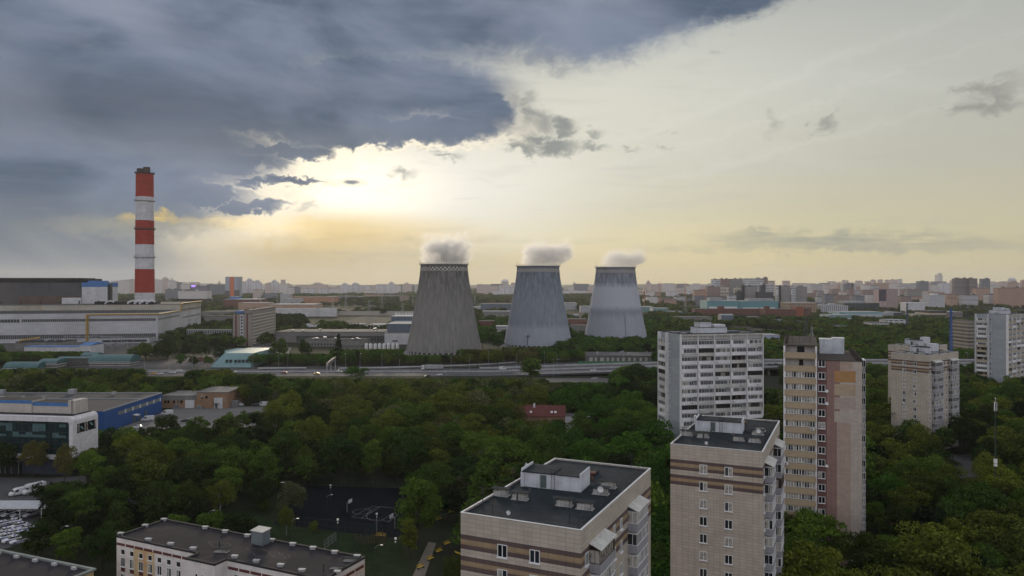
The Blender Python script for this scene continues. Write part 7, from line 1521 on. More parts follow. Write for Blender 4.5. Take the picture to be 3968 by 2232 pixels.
def park_lamp(lab, px, py, h, kind='curved', m=None, rz=0):
    q = G(px, py); e = empty('park_lamp' if kind != 'flood' else 'floodlight_pole', q, rz, lab, 'lamp post', 'lamp posts near the sports ground'); m = m or GP
    b = MB(); b.tube((0, 0, 0), (0, 0, h), .09, .05, 6); b.build('pole', m, e)
    HM = mat('pale_lamp_head', (.62, .63, .63))
    if kind == 'curved':
        b = MB(); b.path([(0, 0, h), (.5, 0, h + .5), (1.3, 0, h + .7)], .04, 5); b.build('arm', GALV(), e); b = MB(); b.box(1.2, 1.8, -.13, .13, h + .62, h + .74); b.build('lamp_head', HM, e)
    elif kind == 'flood':
        b = MB(); b.box(-.25, .25, -.2, .0, h - .1, h + .35); b.build('lamp_head', HM, e); b = MB(); b.box(-.12, .12, -.2, .0, h - .75, h - .45); b.build('loudspeaker', HM, e)
    else:
        b = MB(); b.box(-.7, .7, -.12, .12, h, h + .12); b.build('lamp_head', HM, e)
    return e
for a in (('pole with curved lamp arm behind the school roof, left one', 655, 2040, 6.5), ('curved lamp just above the school roof edge', 700, 2035, 4.0), ('double headed lamp post at the left of the court', 1097, 1950, 6.2, 'flat'), ('dark floodlight pole at the far corner of the court', 1281, 1935, 4.2, 'flood'), ('curved lamp pole on the far side of the court', 1266, 1968, 3.2),
          ('floodlight pole with loudspeaker rising behind the school roof', 1309, 2135, 7.6, 'flood'), ('slim pole with white lamp at the court front corner', 1460, 2060, 4.6, 'flood', GALV()), ('tall green pole with camera on the lawn beside the path', 1533, 2250, 9.2, 'flood'), ('curved lamp by the right end of the school roof', 1453, 2215, 5.4),
          ('lamp pole between the trees right of the car park', 235, 2185, 8.2), ('left one of two tall lamps beside the timber play house', 1237, 1690, 8.5, 'flat'), ('right one of two tall lamps beside the timber play house', 1253, 1688, 8.8, 'flat'), ('thin green lamp pole right of the red roofed house', 2280, 1690, 8.4, 'flat'), ('thin dark pole behind the red roofed house', 2105, 1625, 9.0, 'flat'),
          ('curved lamp on the lawn right behind the roof ventilation box', 1130, 2140, 7.6), ('lamp head peeping over the middle of the school roof', 808, 2080, 6.2)):
    park_lamp(*a[:4], *(a[4:5] or ('curved',)), *(a[5:6] or (None,)))
# mobile phone mast on the right
q = G(3857, 1835); e = empty('phone_mast', (XX(3857, 205), 205, 0), 0, 'slim dark mast with white antenna panels rising from trees on the right', 'mast'); h = ZZ(1560, 205)
b = MB(); b.tube((0, 0, 0), (0, 0, h), .22, .12, 8); b.build('pole', GP, e)
for a in (0, 2.1, 4.2): b = MB(); b.box(-.12, .12, .28, .40, h - 2.3, h + .1); o = b.build('antenna_panel', PVC(), e, rz=a)
b = MB(); b.tube((0, 0, h), (0, 0, h + 1.0), .04, n=5); b.lathe([(.12, h + 1.0), (.12, h + 1.3), (.01, h + 1.4)], 8); b.build('beacon', PVC(), e)
for z in (17.2, 16.4, 15.8): b = MB(); b.box(-.3, .3, -.4, .3, h - z - .3, h - z + .3); b.build('junction_box', PVC(), e)
# sign gantry over the highway
e = empty('sign_gantry', (XX(1267, 522), 522, 0), 0, 'highway sign gantry seen from the side spanning the road', 'sign gantry'); x2 = XX(1299, 566) - XX(1267, 522)
for (x, y) in ((0, 0), (x2, 44), (x2 - .8, 34)): b = MB(); b.tube((x, y, 0), (x, y, 9.4), .28, .24, 8); b.build('post', GREYC, e)
b = MB()
for z in (7.6, 9.4):
    for s_ in (-.5, .5): b.tube((s_, 0, z), (x2 + s_, 44, z), .12, n=5)
for k in range(22): t0, t1 = k / 22, (k + 1) / 22; b.tube((x2 * t0, 44 * t0, 7.6 if k % 2 else 9.4), (x2 * t1, 44 * t1, 9.4 if k % 2 else 7.6), .08, n=4)
b.build('truss', GALV(), e); b = MB(); b.add([(x2 * .05 + .6, 2, 7.2), (x2 * .95 + .6, 42, 7.2), (x2 * .95 + .6, 42, 9.8), (x2 * .05 + .6, 2, 9.8), (x2 * .05 + .8, 2, 7.2), (x2 * .95 + .8, 42, 7.2), (x2 * .95 + .8, 42, 9.8), (x2 * .05 + .8, 2, 9.8)], [(0, 3, 2, 1), (4, 5, 6, 7), (0, 1, 5, 4), (1, 2, 6, 5), (2, 3, 7, 6), (3, 0, 4, 7)]); b.build('sign_panel', mat('sign_back', (.12, .12, .12), .6, .2, 1), e)
# ------------------------------------------------------------------ yellow benches, playground bars, fences
YB = mat('yellow_bench_paint', (.55, .38, .04), .6, .2, 2)
def bench():
    e = empty('park_bench', (0, 0, 0)); b = MB()
    for k in range(4): b.box(-1.0, 1.0, -.25 + k * .13, -.14 + k * .13, .42, .46)
    b.build('seat', YB, e); b = MB()
    for k in range(3): b.box(-1.0, 1.0, .30 + k * .04, .33 + k * .04, .55 + k * .15, .66 + k * .15)
    b.build('backrest', YB, e)
    for s_ in (-1, 1): b = MB(); b.box(s_ * .8 - .05, s_ * .8 + .05, -.25, .30, 0, .42); b.box(s_ * .8 - .05, s_ * .8 + .05, .25, .295, .42, .95); b.build('leg', DARKM(), e)
    return freeze(e)
BN = None
for zx, zy, rz, lab in ((868, 1168, -.3, 'left one of two yellow benches by the exercise bars'), (890, 1170, -.3, 'right one of two yellow benches by the exercise bars'), (1168, 1395, .9, 'yellow bench nearest the bottom of the tree lined path'), (1240, 1335, .9, 'second yellow bench up the tree lined path'), (1302, 1280, .9, 'third yellow bench up the tree lined path'), (1360, 1226, .9, 'fourth yellow bench up the tree lined path'), (1385, 1000, .9, 'yellow bench far up the path left of the nearest apartment block'), (1440, 1300, 2.4, 'yellow bench right beside the wall of the nearest apartment block'), (1300, 1050, .9, 'yellow bench half hidden right of the big tree')):
    q = G(1000 + zx * .5397, 1450 + zy * .5397); o = bench() if BN is None else copy_tree(BN); BN = BN or o; o.location = q; o.rotation_euler = (0, 0, rz); tag(o, lab, 'bench', 'yellow park benches')
def fence(lab, pts, h, step, m, infill=True, name='fence', group='fences around the sports ground'):
    P_ = [G(*p) for p in pts]; e = empty(name, P_[0], 0, lab, 'fence', group); b = MB(); c = MB()
    for A, B_ in zip(P_, P_[1:]):
        a = A - P_[0]; d = B_ - A; L = d.length; n = max(1, int(L / step))
        for k in range(n + 1): p = a + d * (k / n); b.tube((p.x, p.y, 0), (p.x, p.y, h), .045, n=4)
        for zz in (.15, h * .5, h): c.tube((a.x, a.y, zz), ((a + d).x, (a + d).y, zz), .03, n=4)
        if infill:
            m_ = int(L / .45)
            for k in range(m_): p = a + d * (k / m_); q = a + d * ((k + 1) / m_); c.tube((p.x, p.y, .15), (q.x, q.y, h), .012, n=3); c.tube((p.x, p.y, h), (q.x, q.y, .15), .012, n=3)
    b.build('post', m, e); c.build('mesh_panel', m, e); return e
FG = mat('dark_green_fence', (.03, .055, .045), .6, .2, 2)
fence('dark green mesh fence along the near side of the court', ((1060, 2030), (1300, 2062), (1560, 2090)), 3.0, 2.5, FG); fence('dark green mesh fence along the far side of the court', ((1175, 1880), (1400, 1887), (1640, 1895)), 3.0, 2.5, FG)
fence('green mesh fence between lawn and exercise bars', ((1370, 2150), (1480, 2040)), 3.0, 2.5, FG); fence('pale lattice fence at the upper left of the lawn', ((626, 2018), (690, 1985)), 2.2, 1.8, GALV()); fence('short pale lattice fence behind the school roof, right part', ((1256, 2130), (1302, 2095)), 2.2, 1.8, GALV()); fence('pale lattice fence piece right beside the curved lamp', ((668, 2022), (750, 1990)), 2.2, 1.8, GALV())
fence('dark green fence running from lawn to the wood', ((750, 2000), (826, 1955)), 3.2, 2.5, FG); fence('low grey garden fence before the red roofed house', ((2168, 1685), (2235, 1680)), 1.6, 1.5, GALV(), group='garden fences')
e0 = G(1385, 2118); e = empty('exercise_bars', e0, R(22), 'rusty brown exercise bars on dark ground beside the lawn', 'exercise bars')
for k in range(6): b = MB(); b.tube((k * 1.4, 0, 0), (k * 1.4, 0, 2.4), .05, n=5); b.tube((k * 1.4, 3, 0), (k * 1.4, 3, 2.4), .05, n=5); b.build('post', mat('rust', (.16, .09, .07)), e); b = MB(); b.tube((k * 1.4, 0, 2.2 - .3 * (k % 3)), (k * 1.4, 3, 2.2 - .3 * (k % 3)), .035, n=5); b.tube((0, 0, .5 + .35 * k), (7, 0, .5 + .35 * k), .03, n=4); b.build('bar', mat('rust', (.16, .09, .07)), e)
keep([(e0.x - 2, e0.y - 2), (e0.x + 8, e0.y - 2), (e0.x + 8, e0.y + 6), (e0.x - 2, e0.y + 6)])
def hoop(lab, px, py, rz):
    q = G(px, py); e = empty('basketball_hoop', q, rz, lab, 'basketball hoop', 'basketball hoops on the court'); b = MB(); b.tube((0, 0, 0), (0, 0, 3.0), .08, n=6); b.tube((0, 0, 3.0), (0, -1.0, 3.2), .06, n=5); b.build('post', GALV(), e)
    b = MB(); b.box(-.9, .9, -1.1, -1.04, 2.8, 3.85); b.build('backboard', WHITE(), e); b = MB(); P_ = [(cos(a * pi / 6) * .23, -1.38 + sin(a * pi / 6) * .23, 3.0) for a in range(13)]; b.path(P_, .02, 4); b.build('ring', mat('dark_red_paint', (.13, .04, .035)), e)
hoop('basketball hoop at the left end of the marked court', 1345, 1985, 1.2); hoop('basketball hoop at the right end of the marked court', 1530, 2050, -2.0)
# ------------------------------------------------------------------ trees
def leaf_mat(name, col, col2, hue=.6):
    m = bpy.data.materials.new(name); m.use_nodes = True; t = NT(m.node_tree); t.n.clear()
    co = t.new('ShaderNodeTexCoord').outputs['Object']; r_ = t.new('ShaderNodeObjectInfo').outputs['Random']
    n_ = t.noise(co, .45, 3, .6)[0]; c = t.mix(t.rng(n_, .35, .65), col, col2)
    g = t.new('ShaderNodeNewGeometry').outputs['Random Per Island']; c = t.mix(1.0, c, t.mix(g, (.62, .62, .62), (1.4, 1.4, 1.2)), 'MULTIPLY')
    c = t.mix(1.0, c, t.mix(r_, (1 - hue, 1 - hue * .8, 1 - hue * .5), (1 + hue * 1.0, 1 + hue, 1.0 + hue * .3)), 'MULTIPLY')
    d = t.new('ShaderNodeBsdfDiffuse'); t.l.new(c, d.inputs[0]); tr = t.new('ShaderNodeBsdfTranslucent'); t.l.new(t.mix(1.0, c, (1.0, 1.15, .55), 'MULTIPLY'), tr.inputs[0])
    ms = t.new('ShaderNodeMixShader'); ms.inputs[0].default_value = .20; t.l.new(d.outputs[0], ms.inputs[1]); t.l.new(tr.outputs[0], ms.inputs[2])
    o = t.new('ShaderNodeOutputMaterial'); t.l.new(ms.outputs[0], o.inputs[0]); return m
BARK = mat('bark', (.060, .050, .042), .95, .4, 1.5); BIRCH = mat('birch_bark', (.32, .31, .29), .9, .4, 3, streak=.3)
def crown_arrays(rs, kind, n_leaf):
    """unit tree: height 1; returns centres, directions and sizes of leaf faces"""
    if kind == 'round': cz, rx, rz, z0 = .54, .38, .44, 9
    elif kind == 'broad': cz, rx, rz, z0 = .53, .44, .43, 9
    elif kind == 'tall': cz, rx, rz, z0 = .56, .27, .44, 9
    elif kind == 'poplar': cz, rx, rz, z0 = .55, .17, .46, 9
    elif kind == 'willow': cz, rx, rz, z0 = .54, .44, .42, 9
    elif kind == 'spruce': cz, rx, rz, z0 = .52, .24, .48, 9
    nb = {'round': 34, 'broad': 42, 'tall': 34, 'poplar': 26, 'willow': 36, 'spruce': 44}[kind]
    C_ = []; Rr = []
    for i in range(nb):
        d = rs.normal(size=3); d /= np.linalg.norm(d); rr = rs.uniform(.45, .92)
        if kind == 'spruce':
            h = rs.uniform(0, 1) ** 1.2; a = rs.uniform(0, 2 * pi); q = (1 - h) * rx * rs.uniform(.55, 1.0); C_.append((cos(a) * q, sin(a) * q, .08 + h * .86)); Rr.append(.05 + .075 * (1 - h)); continue
        d[2] = d[2] if d[2] > -.8 else -d[2] * .5
        C_.append((d[0] * rx * rr, d[1] * rx * rr, cz + d[2] * rz * rr)); Rr.append(rs.uniform(.07, .17) * (1.0 if kind not in ('poplar', 'tall') else .8))
    C_ = np.array(C_); Rr = np.array(Rr)
    w_ = Rr ** 2; pick = rs.choice(len(C_), n_leaf, p=w_ / w_.sum())
    d = rs.normal(size=(n_leaf, 3)); d /= np.linalg.norm(d, axis=1)[:, None]; d[:, 2] = np.where(d[:, 2] < -.3, -d[:, 2], d[:, 2])
    rad_ = rs.uniform(.55, 1.12, n_leaf)[:, None] ** .7
    P_ = C_[pick] + d * Rr[pick][:, None] * rad_ * np.array([1.15, 1.15, .85])
    if kind == 'willow': P_[:, 2] -= rs.uniform(0, .12, n_leaf) * (np.hypot(P_[:, 0], P_[:, 1]) / rx)
    return P_, d, C_
def crown_mesh(name, kind, n_leaf, leaf, seedv, m):
    rs = np.random.RandomState(seedv); P_, d, C_ = crown_arrays(rs, kind, n_leaf)
    u = rs.normal(size=(n_leaf, 3)); nrm = d + .75 * rs.normal(size=(n_leaf, 3)); nrm /= np.linalg.norm(nrm, axis=1)[:, None]
    u -= (u * nrm).sum(1)[:, None] * nrm; u /= np.linalg.norm(u, axis=1)[:, None]; v = np.cross(nrm, u)
    s_ = leaf * rs.uniform(.6, 1.4, n_leaf)[:, None]; a = .62
    V = np.stack([P_ - u * s_, P_ - v * s_ * a, P_ + u * s_, P_ + v * s_ * a], 1).reshape(-1, 3)
    me = bpy.data.meshes.new(name); me.vertices.add(len(V)); me.vertices.foreach_set('co', V.ravel().astype(np.float32)); me.loops.add(4 * n_leaf); me.loops.foreach_set('vertex_index', np.arange(4 * n_leaf)); me.polygons.add(n_leaf); me.polygons.foreach_set('loop_start', np.arange(n_leaf) * 4)
    me.materials.append(m); me.update(calc_edges=True); return me, C_
def trunk_mesh(name, C_, seedv, m, r0=.018):
    rs = random.Random(seedv); b = MB(); top = .62; pts = [(0, 0, 0)]
    for k in range(1, 5): pts.append((rs.uniform(-.012, .012) * k, rs.uniform(-.012, .012) * k, top * k / 4))
    for k in range(4): b.tube(pts[k], pts[k + 1], r0 * (1 - .2 * k), r0 * (1 - .2 * (k + 1)), 6)
    for c in C_[:9]:
        z = min(max(.22, c[2] - .22), .58); k = z / top * 4; i = min(3, int(k)); p = Vector(pts[i]).lerp(Vector(pts[i + 1]), k - i); b.tube(p, tuple(c), r0 * .42, r0 * .12, 4)
    me = bpy.data.meshes.new(name); me.from_pydata(b.v, [], b.f); me.materials.append(m); me.update(); return me
LM = {'olive': leaf_mat('olive_leaves', (.060, .072, .018), (.094, .106, .026)), 'green': leaf_mat('green_leaves', (.044, .074, .018), (.068, .108, .026)), 'dark': leaf_mat('dark_leaves', (.018, .031, .013), (.030, .047, .018)),
      'bright': leaf_mat('fresh_leaves', (.034, .085, .016), (.060, .125, .026), .25), 'grey': leaf_mat('grey_green_leaves', (.084, .092, .050), (.115, .122, .068), .2), 'brown': leaf_mat('brownish_leaves', (.074, .072, .030), (.100, .096, .040), .25)}
SPEC = [('broad', 'green'), ('round', 'olive'), ('round', 'green'), ('broad', 'dark'), ('tall', 'olive'), ('willow', 'grey'), ('round', 'bright'), ('tall', 'dark'), ('broad', 'olive'), ('poplar', 'green'), ('spruce', 'dark'), ('round', 'brown'), ('broad', 'bright'), ('willow', 'olive')]
WORD = {'broad': 'broad', 'round': 'round', 'tall': 'tall slender', 'willow': 'drooping', 'poplar': 'narrow upright', 'spruce': 'pointed'}; CW = {'olive': 'olive', 'green': 'mid green', 'dark': 'dark green', 'bright': 'bright green', 'grey': 'grey green', 'brown': 'brownish'}
NEAR_M = []; FARP = []; FAR2 = []
for i, (k, c) in enumerate(SPEC):
    me, C_ = crown_mesh('crown', k, 5200, .021, 100 + i, LM[c]); tm = trunk_mesh('trunk', C_, i, BIRCH if k == 'willow' and c == 'olive' else BARK); NEAR_M.append((me, tm))
    for lst, n, lf in ((FARP, 1700, .036), (FAR2, 420, .070)):
        me2, C2 = crown_mesh('crown_far', k, n, lf, 200 + i, LM[c]); nv = len(me2.vertices); b = MB(); b.tube((0, 0, 0), (0, 0, .5), .018, .01, 4)
        V = np.empty(nv * 3, np.float32); me2.vertices.foreach_get('co', V); V = V.reshape(-1, 3); vs = V.tolist() + [tuple(p) for p in b.v]; fs = [(4 * q, 4 * q + 1, 4 * q + 2, 4 * q + 3) for q in range(n)] + [tuple(x + nv for x in f) for f in b.f]
        m3 = bpy.data.meshes.new('far_tree'); m3.from_pydata(vs, [], fs); m3.materials.append(LM[c]); m3.materials.append(BARK); m3.polygons.foreach_set('material_index', [0] * n + [1] * len(b.f)); m3.update()
        o = bpy.data.objects.new('far_tree_source', m3); lst.append(o)
def inside(x, y, poly):
    r_ = False; j = len(poly) - 1
    for i in range(len(poly)):
        xi, yi = poly[i]; xj, yj = poly[j]
        if (yi > y) != (yj > y) and x < (xj - xi) * (y - yi) / (yj - yi) + xi: r_ = not r_
        j = i
    return r_
BB = [(min(p[0] for p in P_), max(p[0] for p in P_), min(p[1] for p in P_), max(p[1] for p in P_), P_) for P_ in NOTREE]
def blocked(x, y): return any(a <= x <= b_ and c <= y <= d and inside(x, y, P_) for a, b_, c, d, P_ in BB)
# lowest allowed picture row of a tree top, for trees nearer than D: keeps the road, yards and houses in view as in the photograph
LIM = [(522, -400, 560, 1425), (522, 560, 735, 1458), (522, 735, 880, 1428), (522, 880, 1050, 1445), (522, 1050, 2035, 1462), (522, 2035, 2110, 1462), (522, 2110, 2380, 1478), (522, 2380, 2545, 1404), (522, 2900, 3050, 1505), (522, 3180, 3330, 1432), (522, 3330, 3440, 1400), (522, 3700, 4300, 1392),
       (330, 390, 1060, 1650), (320, -400, 400, 1662), (186, -400, 150, 2135), (212, -400, 150, 2100), (240, -400, 135, 1935), (235, 150, 420, 1860), (262, -400, 60, 1700), (262, 330, 400, 1720), (205, 440, 600, 1945), (346, 1980, 2200, 1622), (395, 600, 1040, 1590), (175, 3020, 3360, 1965), (285, 3430, 3500, 1570), (285, 3500, 3650, 1610), (270, 2540, 2640, 1680), (250, 2640, 2960, 1700), (300, 3440, 3750, 1560), (260, 1140, 1260, 1680), (235, 1100, 1620, 1880), (200, 1590, 1790, 2215), (222, 3400, 3500, 2060), (255, 3690, 3810, 1845),
       (700, 1550, 1800, 1373), (700, 1800, 1950, 1350), (700, 1950, 2140, 1340), (700, 2140, 2560, 1326), (700, 1000, 1290, 1368), (700, 1290, 1550, 1350), (760, 740, 985, 1372), (700, 0, 345, 1360), (640, 2560, 4200, 1330), (700, 345, 515, 1395), (900, 880, 1100, 1330)]
def top_ok(x, y, h):
    px = CX + x / y * F; ty = HY + (EYE - h) * F / y
    for D, a, b_, lim in LIM:
        if y < D and a <= px <= b_ and ty < lim: return False
    return True
def max_h(x, y, h):
    while h > 4.5 and not top_ok(x, y, h): h *= .9
    return h if h > 4.5 else 0
rr = random.Random(77); CELL = {}
def spaced(x, y, r_):
    c = (int(x // 12), int(y // 12))
    for i in (-1, 0, 1):
        for j in (-1, 0, 1):
            for (a, b_, q) in CELL.get((c[0] + i, c[1] + j), ()):
                if (a - x) ** 2 + (b_ - y) ** 2 < ((r_ + q) * .5) ** 2: return False
    CELL.setdefault(c, []).append((x, y, r_)); return True
TREES = []      # x, y, h, width factor, kind index
def put(x, y, h, k, w_=1.0, force=False):
    if not force:
        if blocked(x, y): return False
        h = max_h(x, y, h)
        if not h: return False
        if not spaced(x, y, h * .60): return False
    else: CELL.setdefault((int(x // 12), int(y // 12)), []).append((x, y, h * .4))
    TREES.append((x, y, h, w_, k)); return True
def special(px, ybase, ytop, wpx, k):
    q = G(px, ybase); h = (ybase - ytop) / F * q.y; w_ = wpx / F * q.y; base = {'broad': 1.12, 'round': .95, 'tall': .68, 'poplar': .42, 'willow': 1.0, 'spruce': .52}[SPEC[k][0]]; put(q.x, q.y, h, k, w_ / (h * base), True)
# trees one can pick out in the photograph
for a in ((1620, 2116, 1828, 200, 2), (2056, 1478, 1383, 75, 9), (1378, 1475, 1416, 120, 12), (2460, 1520, 1402, 170, 0), (560, 1960, 1775, 235, 1), (395, 1990, 1790, 120, 2), (1130, 2000, 1860, 115, 5), (1110, 2075, 1955, 70, 13), (1215, 2070, 2015, 50, 8), (640, 2020, 1935, 190, 2), (1030, 1990, 1930, 60, 13),
          (2330, 1640, 1535, 120, 6), (2420, 1660, 1545, 130, 6), (1310, 1740, 1592, 90, 4), (870, 1720, 1605, 130, 13), (770, 1730, 1615, 120, 0), (640, 1740, 1600, 160, 3), (3640, 1720, 1525, 120, 3), (3520, 1700, 1570, 90, 5), (1760, 2290, 2150, 120, 8), (130, 1855, 1690, 110, 11), (250, 1900, 1700, 90, 11),
          (1312, 1395, 1292, 42, 10), (1085, 1400, 1308, 80, 2), (1180, 1400, 1312, 62, 2), (560, 1400, 1325, 70, 2), (650, 1398, 1300, 120, 3), (720, 1392, 1322, 60, 3), (780, 1395, 1315, 90, 3), (850, 1410, 1330, 60, 3), (985, 1420, 1370, 70, 0), (1790, 1395, 1350, 60, 6), (2190, 1330, 1250, 60, 7), (1870, 1350, 1265, 70, 6), (1830, 1345, 1270, 60, 6), (1930, 1355, 1300, 60, 6),
          (2600, 1830, 1700, 110, 6), (2560, 2130, 1950, 90, 6), (3440, 2000, 1830, 170, 6), (3250, 2120, 1975, 160, 12), (3830, 1920, 1745, 130, 13), (3700, 2230, 2010, 230, 8), (3480, 2150, 1950, 180, 3), (3560, 1990, 1810, 200, 1)): special(*a)
def pick(px, y):
    """species by district, as the photograph's colours run"""
    u = rr.random()
    if px > 3000 and y < 330: return rr.choice((1, 8, 1, 0, 3, 2, 8, 7)) if px > 3350 else rr.choice((6, 12, 2, 0, 1))
    if 2150 < px < 2720: return rr.choice((6, 12, 6, 2, 0, 3))
    if 1250 < px <= 2150 and y > 300: return rr.choice((1, 8, 5, 11, 5, 13, 8, 0, 2))
    if px <= 1250 and y < 340: return rr.choice((3, 7, 2, 3, 0, 13, 3, 7, 2))
    return rr.choice((0, 1, 2, 3, 4, 2, 0, 8, 9, 5))
# near wood, from the houses' feet to the highway
n_near = 0
for _ in range(26000):
    y = sqrt(rr.uniform(120 ** 2, 512 ** 2)); x = rr.uniform(-.80, .80) * y; px = CX + x / y * F
    if y < 170 and not (2500 < px): continue
    h = rr.uniform(9, 18) if y < 380 else rr.uniform(8, 14.5)
    if px < 1100 and y < 300: h = rr.uniform(9, 15)
    if 150 < y < 260 and 950 < px < 1750 and rr.random() < .5 and not blocked(x, y): h *= .75
    put(x, y, h, pick(px, y), rr.uniform(.85, 1.25))
# belts beyond the highway
for _ in range(5200):
    y = rr.uniform(583, 668); x = rr.uniform(-.75, .75) * y; px = CX + x / y * F
    if 345 < px < 700 and rr.random() < .6: continue
    put(x, y, rr.uniform(8.5, 13), rr.choice((0, 2, 12, 6, 3, 2)) if not 1750 < px < 2100 else rr.choice((11, 1, 8, 11)), rr.uniform(.9, 1.3))
NEARN = len(TREES)
TR2 = []
def far(n, y0, y1, p0, p1, h0, h1, dens=1.0, kinds=(0, 1, 2, 3, 8, 11), pw=1.0):
    for _ in range(n):
        y = y0 + (y1 - y0) * rr.random() ** pw; px = rr.uniform(p0, p1); x = (px - CX) / F * y
        if dens < 1 and (math.sin(x * .012 + y * .004) + math.sin(y * .009 - x * .007 + 1.3)) / 2 > dens * 2 - 1: continue
        if blocked(x, y): continue
        h = rr.uniform(h0, h1)
        if y < 760 and not top_ok(x, y, h): continue
        TR2.append((x, y, h, rr.uniform(1.0, 1.6), rr.choice(kinds)))
far(9000, 600, 1300, 2540, 4200, 8, 12, .90, (0, 2, 3, 3, 1, 8, 12), 1.15)
far(5000, 1300, 2100, 2500, 4300, 8, 12, .6)
far(6000, 2100, 4200, 2400, 4400, 11, 17, .55)
far(2600, 680, 1250, 1840, 2640, 7, 11, .66, (6, 2, 3, 12)); far(1600, 1250, 2600, 1820, 2640, 9, 14, .5)
far(2200, 700, 1300, 600, 1560, 7, 12, .6, (0, 2, 3, 3)); far(2600, 1100, 2300, 300, 1660, 9, 14, .5, (0, 2, 3, 3, 8)); far(800, 980, 1180, 1060, 1170, 12, 18, 1, (3, 3, 7)); far(350, 960, 1080, 1240, 1330, 10, 15, 1, (0, 2))
far(11000, 2350, 3400, 380, 1700, 12, 19, .93, (0, 3, 2, 3), 1.0); far(3000, 3400, 6000, 300, 2600, 12, 18, .5); far(2500, 2300, 3600, 1820, 2500, 11, 17, .6)
far(500, 680, 900, -300, 620, 8, 14, .4, (3, 0, 2)); far(3500, 5000, 7500, 200, 4200, 12, 20, .6)
# the 300 nearest trees that show are individuals
vis = [t for t in TREES if -.70 < t[0] / t[1] < .70]
def shown(t):
    x, y, h = t[:3]; ty = HY + (EYE - h) * F / y; px = CX + x / y * F
    if ty > 2225: return False
    if 1790 < px < 2500 and y > 118 and ty > 1990 - abs(px - 2140) * .5: return False      # behind the nearest block
    if 2610 < px < 3010 and y > 150 and ty > 1700: return False
    if 3040 < px < 3335 and y > 178 and ty > 1395: return False
    if 2560 < px < 2940 and y > 275 and ty > 1290: return False
    if 455 < px < 1430 and y < 170: return False
    return True
cand = sorted([t for t in vis if shown(t)], key=lambda t: -(t[2] / t[1]) * (1 if t[1] < 500 else .9))[:298]
ids = set(id(t) for t in cand); rest = [t for t in TREES if id(t) not in ids]
LAND = [('the glass office', 150, 1640), ('the patrol cars', 90, 2000), ('the blue warehouse', 540, 1560), ('the loading yard', 800, 1600), ('the brick workshop', 770, 1540), ('the people carrier', 505, 1915), ('the school roof left corner', 460, 2060), ('the school roof middle', 950, 2070), ('the sports court', 1300, 1950), ('the timber play house', 1190, 1640), ('the garden hut', 1290, 1770),
        ('the yellow benches', 1690, 2140), ('the nearest apartment block', 2050, 1850), ('the red roofed house', 2080, 1620), ('the brown roofed pavilion', 2270, 1680), ('the white balcony tower foot', 2640, 1660), ('the slim striped block', 2800, 1800), ('the gap between the striped blocks', 2580, 2000), ('the patchwork tower foot', 3200, 2010), ('the patchwork tower right edge', 3370, 1650), ('the dug yellow earth', 3440, 2010), ('the courtyard drive', 3680, 1830),
        ('the phone mast', 3857, 1700), ('the far striped twin blocks', 3560, 1560), ('the right edge grey tower', 3880, 1440), ('the sign gantry', 1280, 1450), ('the lorry', 1675, 1440), ('the white off-roader on the ramp', 2300, 1450), ('the bottom right corner', 3650, 2150), ('the double headed lamp post', 1097, 1900), ('the turquoise hall', 900, 1410), ('the first cooling tower foot', 1720, 1380), ('the second cooling tower foot', 2085, 1360), ('the grey depot', 2400, 1400)]
GRPS = {}
for t in cand:
    x, y, h, w_, k = t; px = CX + x / y * F; py = HY + (EYE - h * .6) * F / y
    L = min(LAND, key=lambda l: (l[1] - px) ** 2 + ((l[2] - py) * 1.5) ** 2); dx = px - L[1]; dyy = py - L[2]
    side = ('right of' if dx > 0 else 'left of') if abs(dx) > abs(dyy) * 1.2 else ('below' if dyy > 0 else 'above')
    size = 'tall' if h > 13.8 else ('small' if h < 9.5 else 'medium')
    GRPS.setdefault((size, WORD[SPEC[k][0]], CW[SPEC[k][1]], side, L[0]), []).append((dx * dx + dyy * dyy, t))
LAB = {}
for (size, wd, cw, side, nm), L in GRPS.items():
    L.sort(key=lambda q: q[0])
    for i, (_, t) in enumerate(L):
        LAB[id(t)] = '%s%s %s %s tree %s %s' % ((ORD[min(i, 15)] + ' nearest ') if len(L) > 1 else '', size, wd.replace('tall slender', 'slender') if size == 'tall' else wd, cw, side, nm)
random.seed(9)
for t in cand:
    x, y, h, w_, k = t; e = empty('tree' if SPEC[k][0] != 'spruce' else 'spruce_tree', (x, y, 0), random.uniform(0, 6.28), LAB[id(t)], 'tree', 'trees of the park wood'); e.scale = (h * w_, h * w_ * random.uniform(.9, 1.1), h)
    inst('crown', NEAR_M[k][0], e); inst('trunk', NEAR_M[k][1], e)
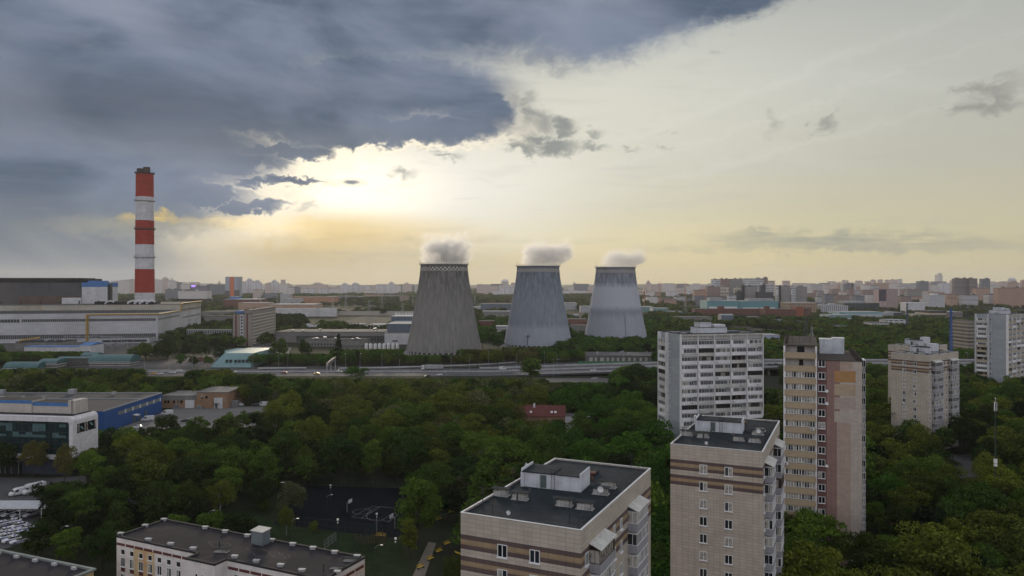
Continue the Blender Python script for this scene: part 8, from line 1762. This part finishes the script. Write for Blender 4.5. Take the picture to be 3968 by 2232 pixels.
# all remaining trees: one mass of instances per distance class
def mass(name, label, pts, protos):
    P_ = np.array([(p[0], p[1], 0) for p in pts], np.float32); me = bpy.data.meshes.new(name); me.vertices.add(len(P_)); me.vertices.foreach_set('co', P_.ravel())
    sc = np.array([(p[2] * p[3], p[2] * p[3], p[2]) for p in pts], np.float32); rt = np.zeros_like(sc); rt[:, 2] = np.random.RandomState(3).uniform(0, 6.28, len(pts))
    me.attributes.new('sc', 'FLOAT_VECTOR', 'POINT').data.foreach_set('vector', sc.ravel()); me.attributes.new('rt', 'FLOAT_VECTOR', 'POINT').data.foreach_set('vector', rt.ravel())
    me.attributes.new('kd', 'INT', 'POINT').data.foreach_set('value', np.array([p[4] for p in pts], np.int32))
    o = bpy.data.objects.new(name, me); COL.objects.link(o); tag(o, label, 'woods', kind='stuff')
    ng = bpy.data.node_groups.new(name, 'GeometryNodeTree'); ng.interface.new_socket('Geometry', in_out='INPUT', socket_type='NodeSocketGeometry'); ng.interface.new_socket('Geometry', in_out='OUTPUT', socket_type='NodeSocketGeometry')
    N = ng.nodes; Lk = ng.links; gi = N.new('NodeGroupInput'); go = N.new('NodeGroupOutput'); jn = N.new('GeometryNodeJoinGeometry')
    def attr(n_, ty): a = N.new('GeometryNodeInputNamedAttribute'); a.data_type = ty; a.inputs[0].default_value = n_; return a.outputs[0]
    s_, r_, kd = attr('sc', 'FLOAT_VECTOR'), attr('rt', 'FLOAT_VECTOR'), attr('kd', 'INT')
    for i, po in enumerate(protos):
        oi = N.new('GeometryNodeObjectInfo'); oi.inputs[0].default_value = po; cmp_ = N.new('FunctionNodeCompare'); cmp_.data_type = 'INT'; cmp_.operation = 'EQUAL'; Lk.new(kd, cmp_.inputs[2]); cmp_.inputs[3].default_value = i
        ip = N.new('GeometryNodeInstanceOnPoints'); Lk.new(gi.outputs[0], ip.inputs['Points']); Lk.new(cmp_.outputs[0], ip.inputs['Selection']); Lk.new(oi.outputs['Geometry'], ip.inputs['Instance']); Lk.new(r_, ip.inputs['Rotation']); Lk.new(s_, ip.inputs['Scale']); Lk.new(ip.outputs[0], jn.inputs[0])
    Lk.new(jn.outputs[0], go.inputs[0]); md = o.modifiers.new('scatter', 'NODES'); md.node_group = ng; return o
mass('woodland', 'remaining mass of mixed green park wood up to and beyond the highway', rest, FARP)
mass('far_woods', 'far off woods between industrial halls and city blocks up to the horizon', TR2, FAR2)
print('TREES', len(TREES), 'individual', len(cand), 'rest', len(rest), 'far', len(TR2))
# ------------------------------------------------------------------ evening haze
b = MB(); b.box(-14500, 14500, -350, 15000, -1.5, 300); m = bpy.data.materials.new('haze_air'); m.use_nodes = True; t = NT(m.node_tree); t.n.clear()
v = t.new('ShaderNodeVolumePrincipled'); v.inputs['Color'].default_value = (.97, .97, 1.0, 1); v.inputs['Density'].default_value = 3.8e-5; v.inputs['Anisotropy'].default_value = .35
o = t.new('ShaderNodeOutputMaterial'); t.l.new(v.outputs[0], o.inputs['Volume']); h_ = b.build('haze', m); tag(h_, 'thin evening haze over city and woods', 'haze', kind='stuff')
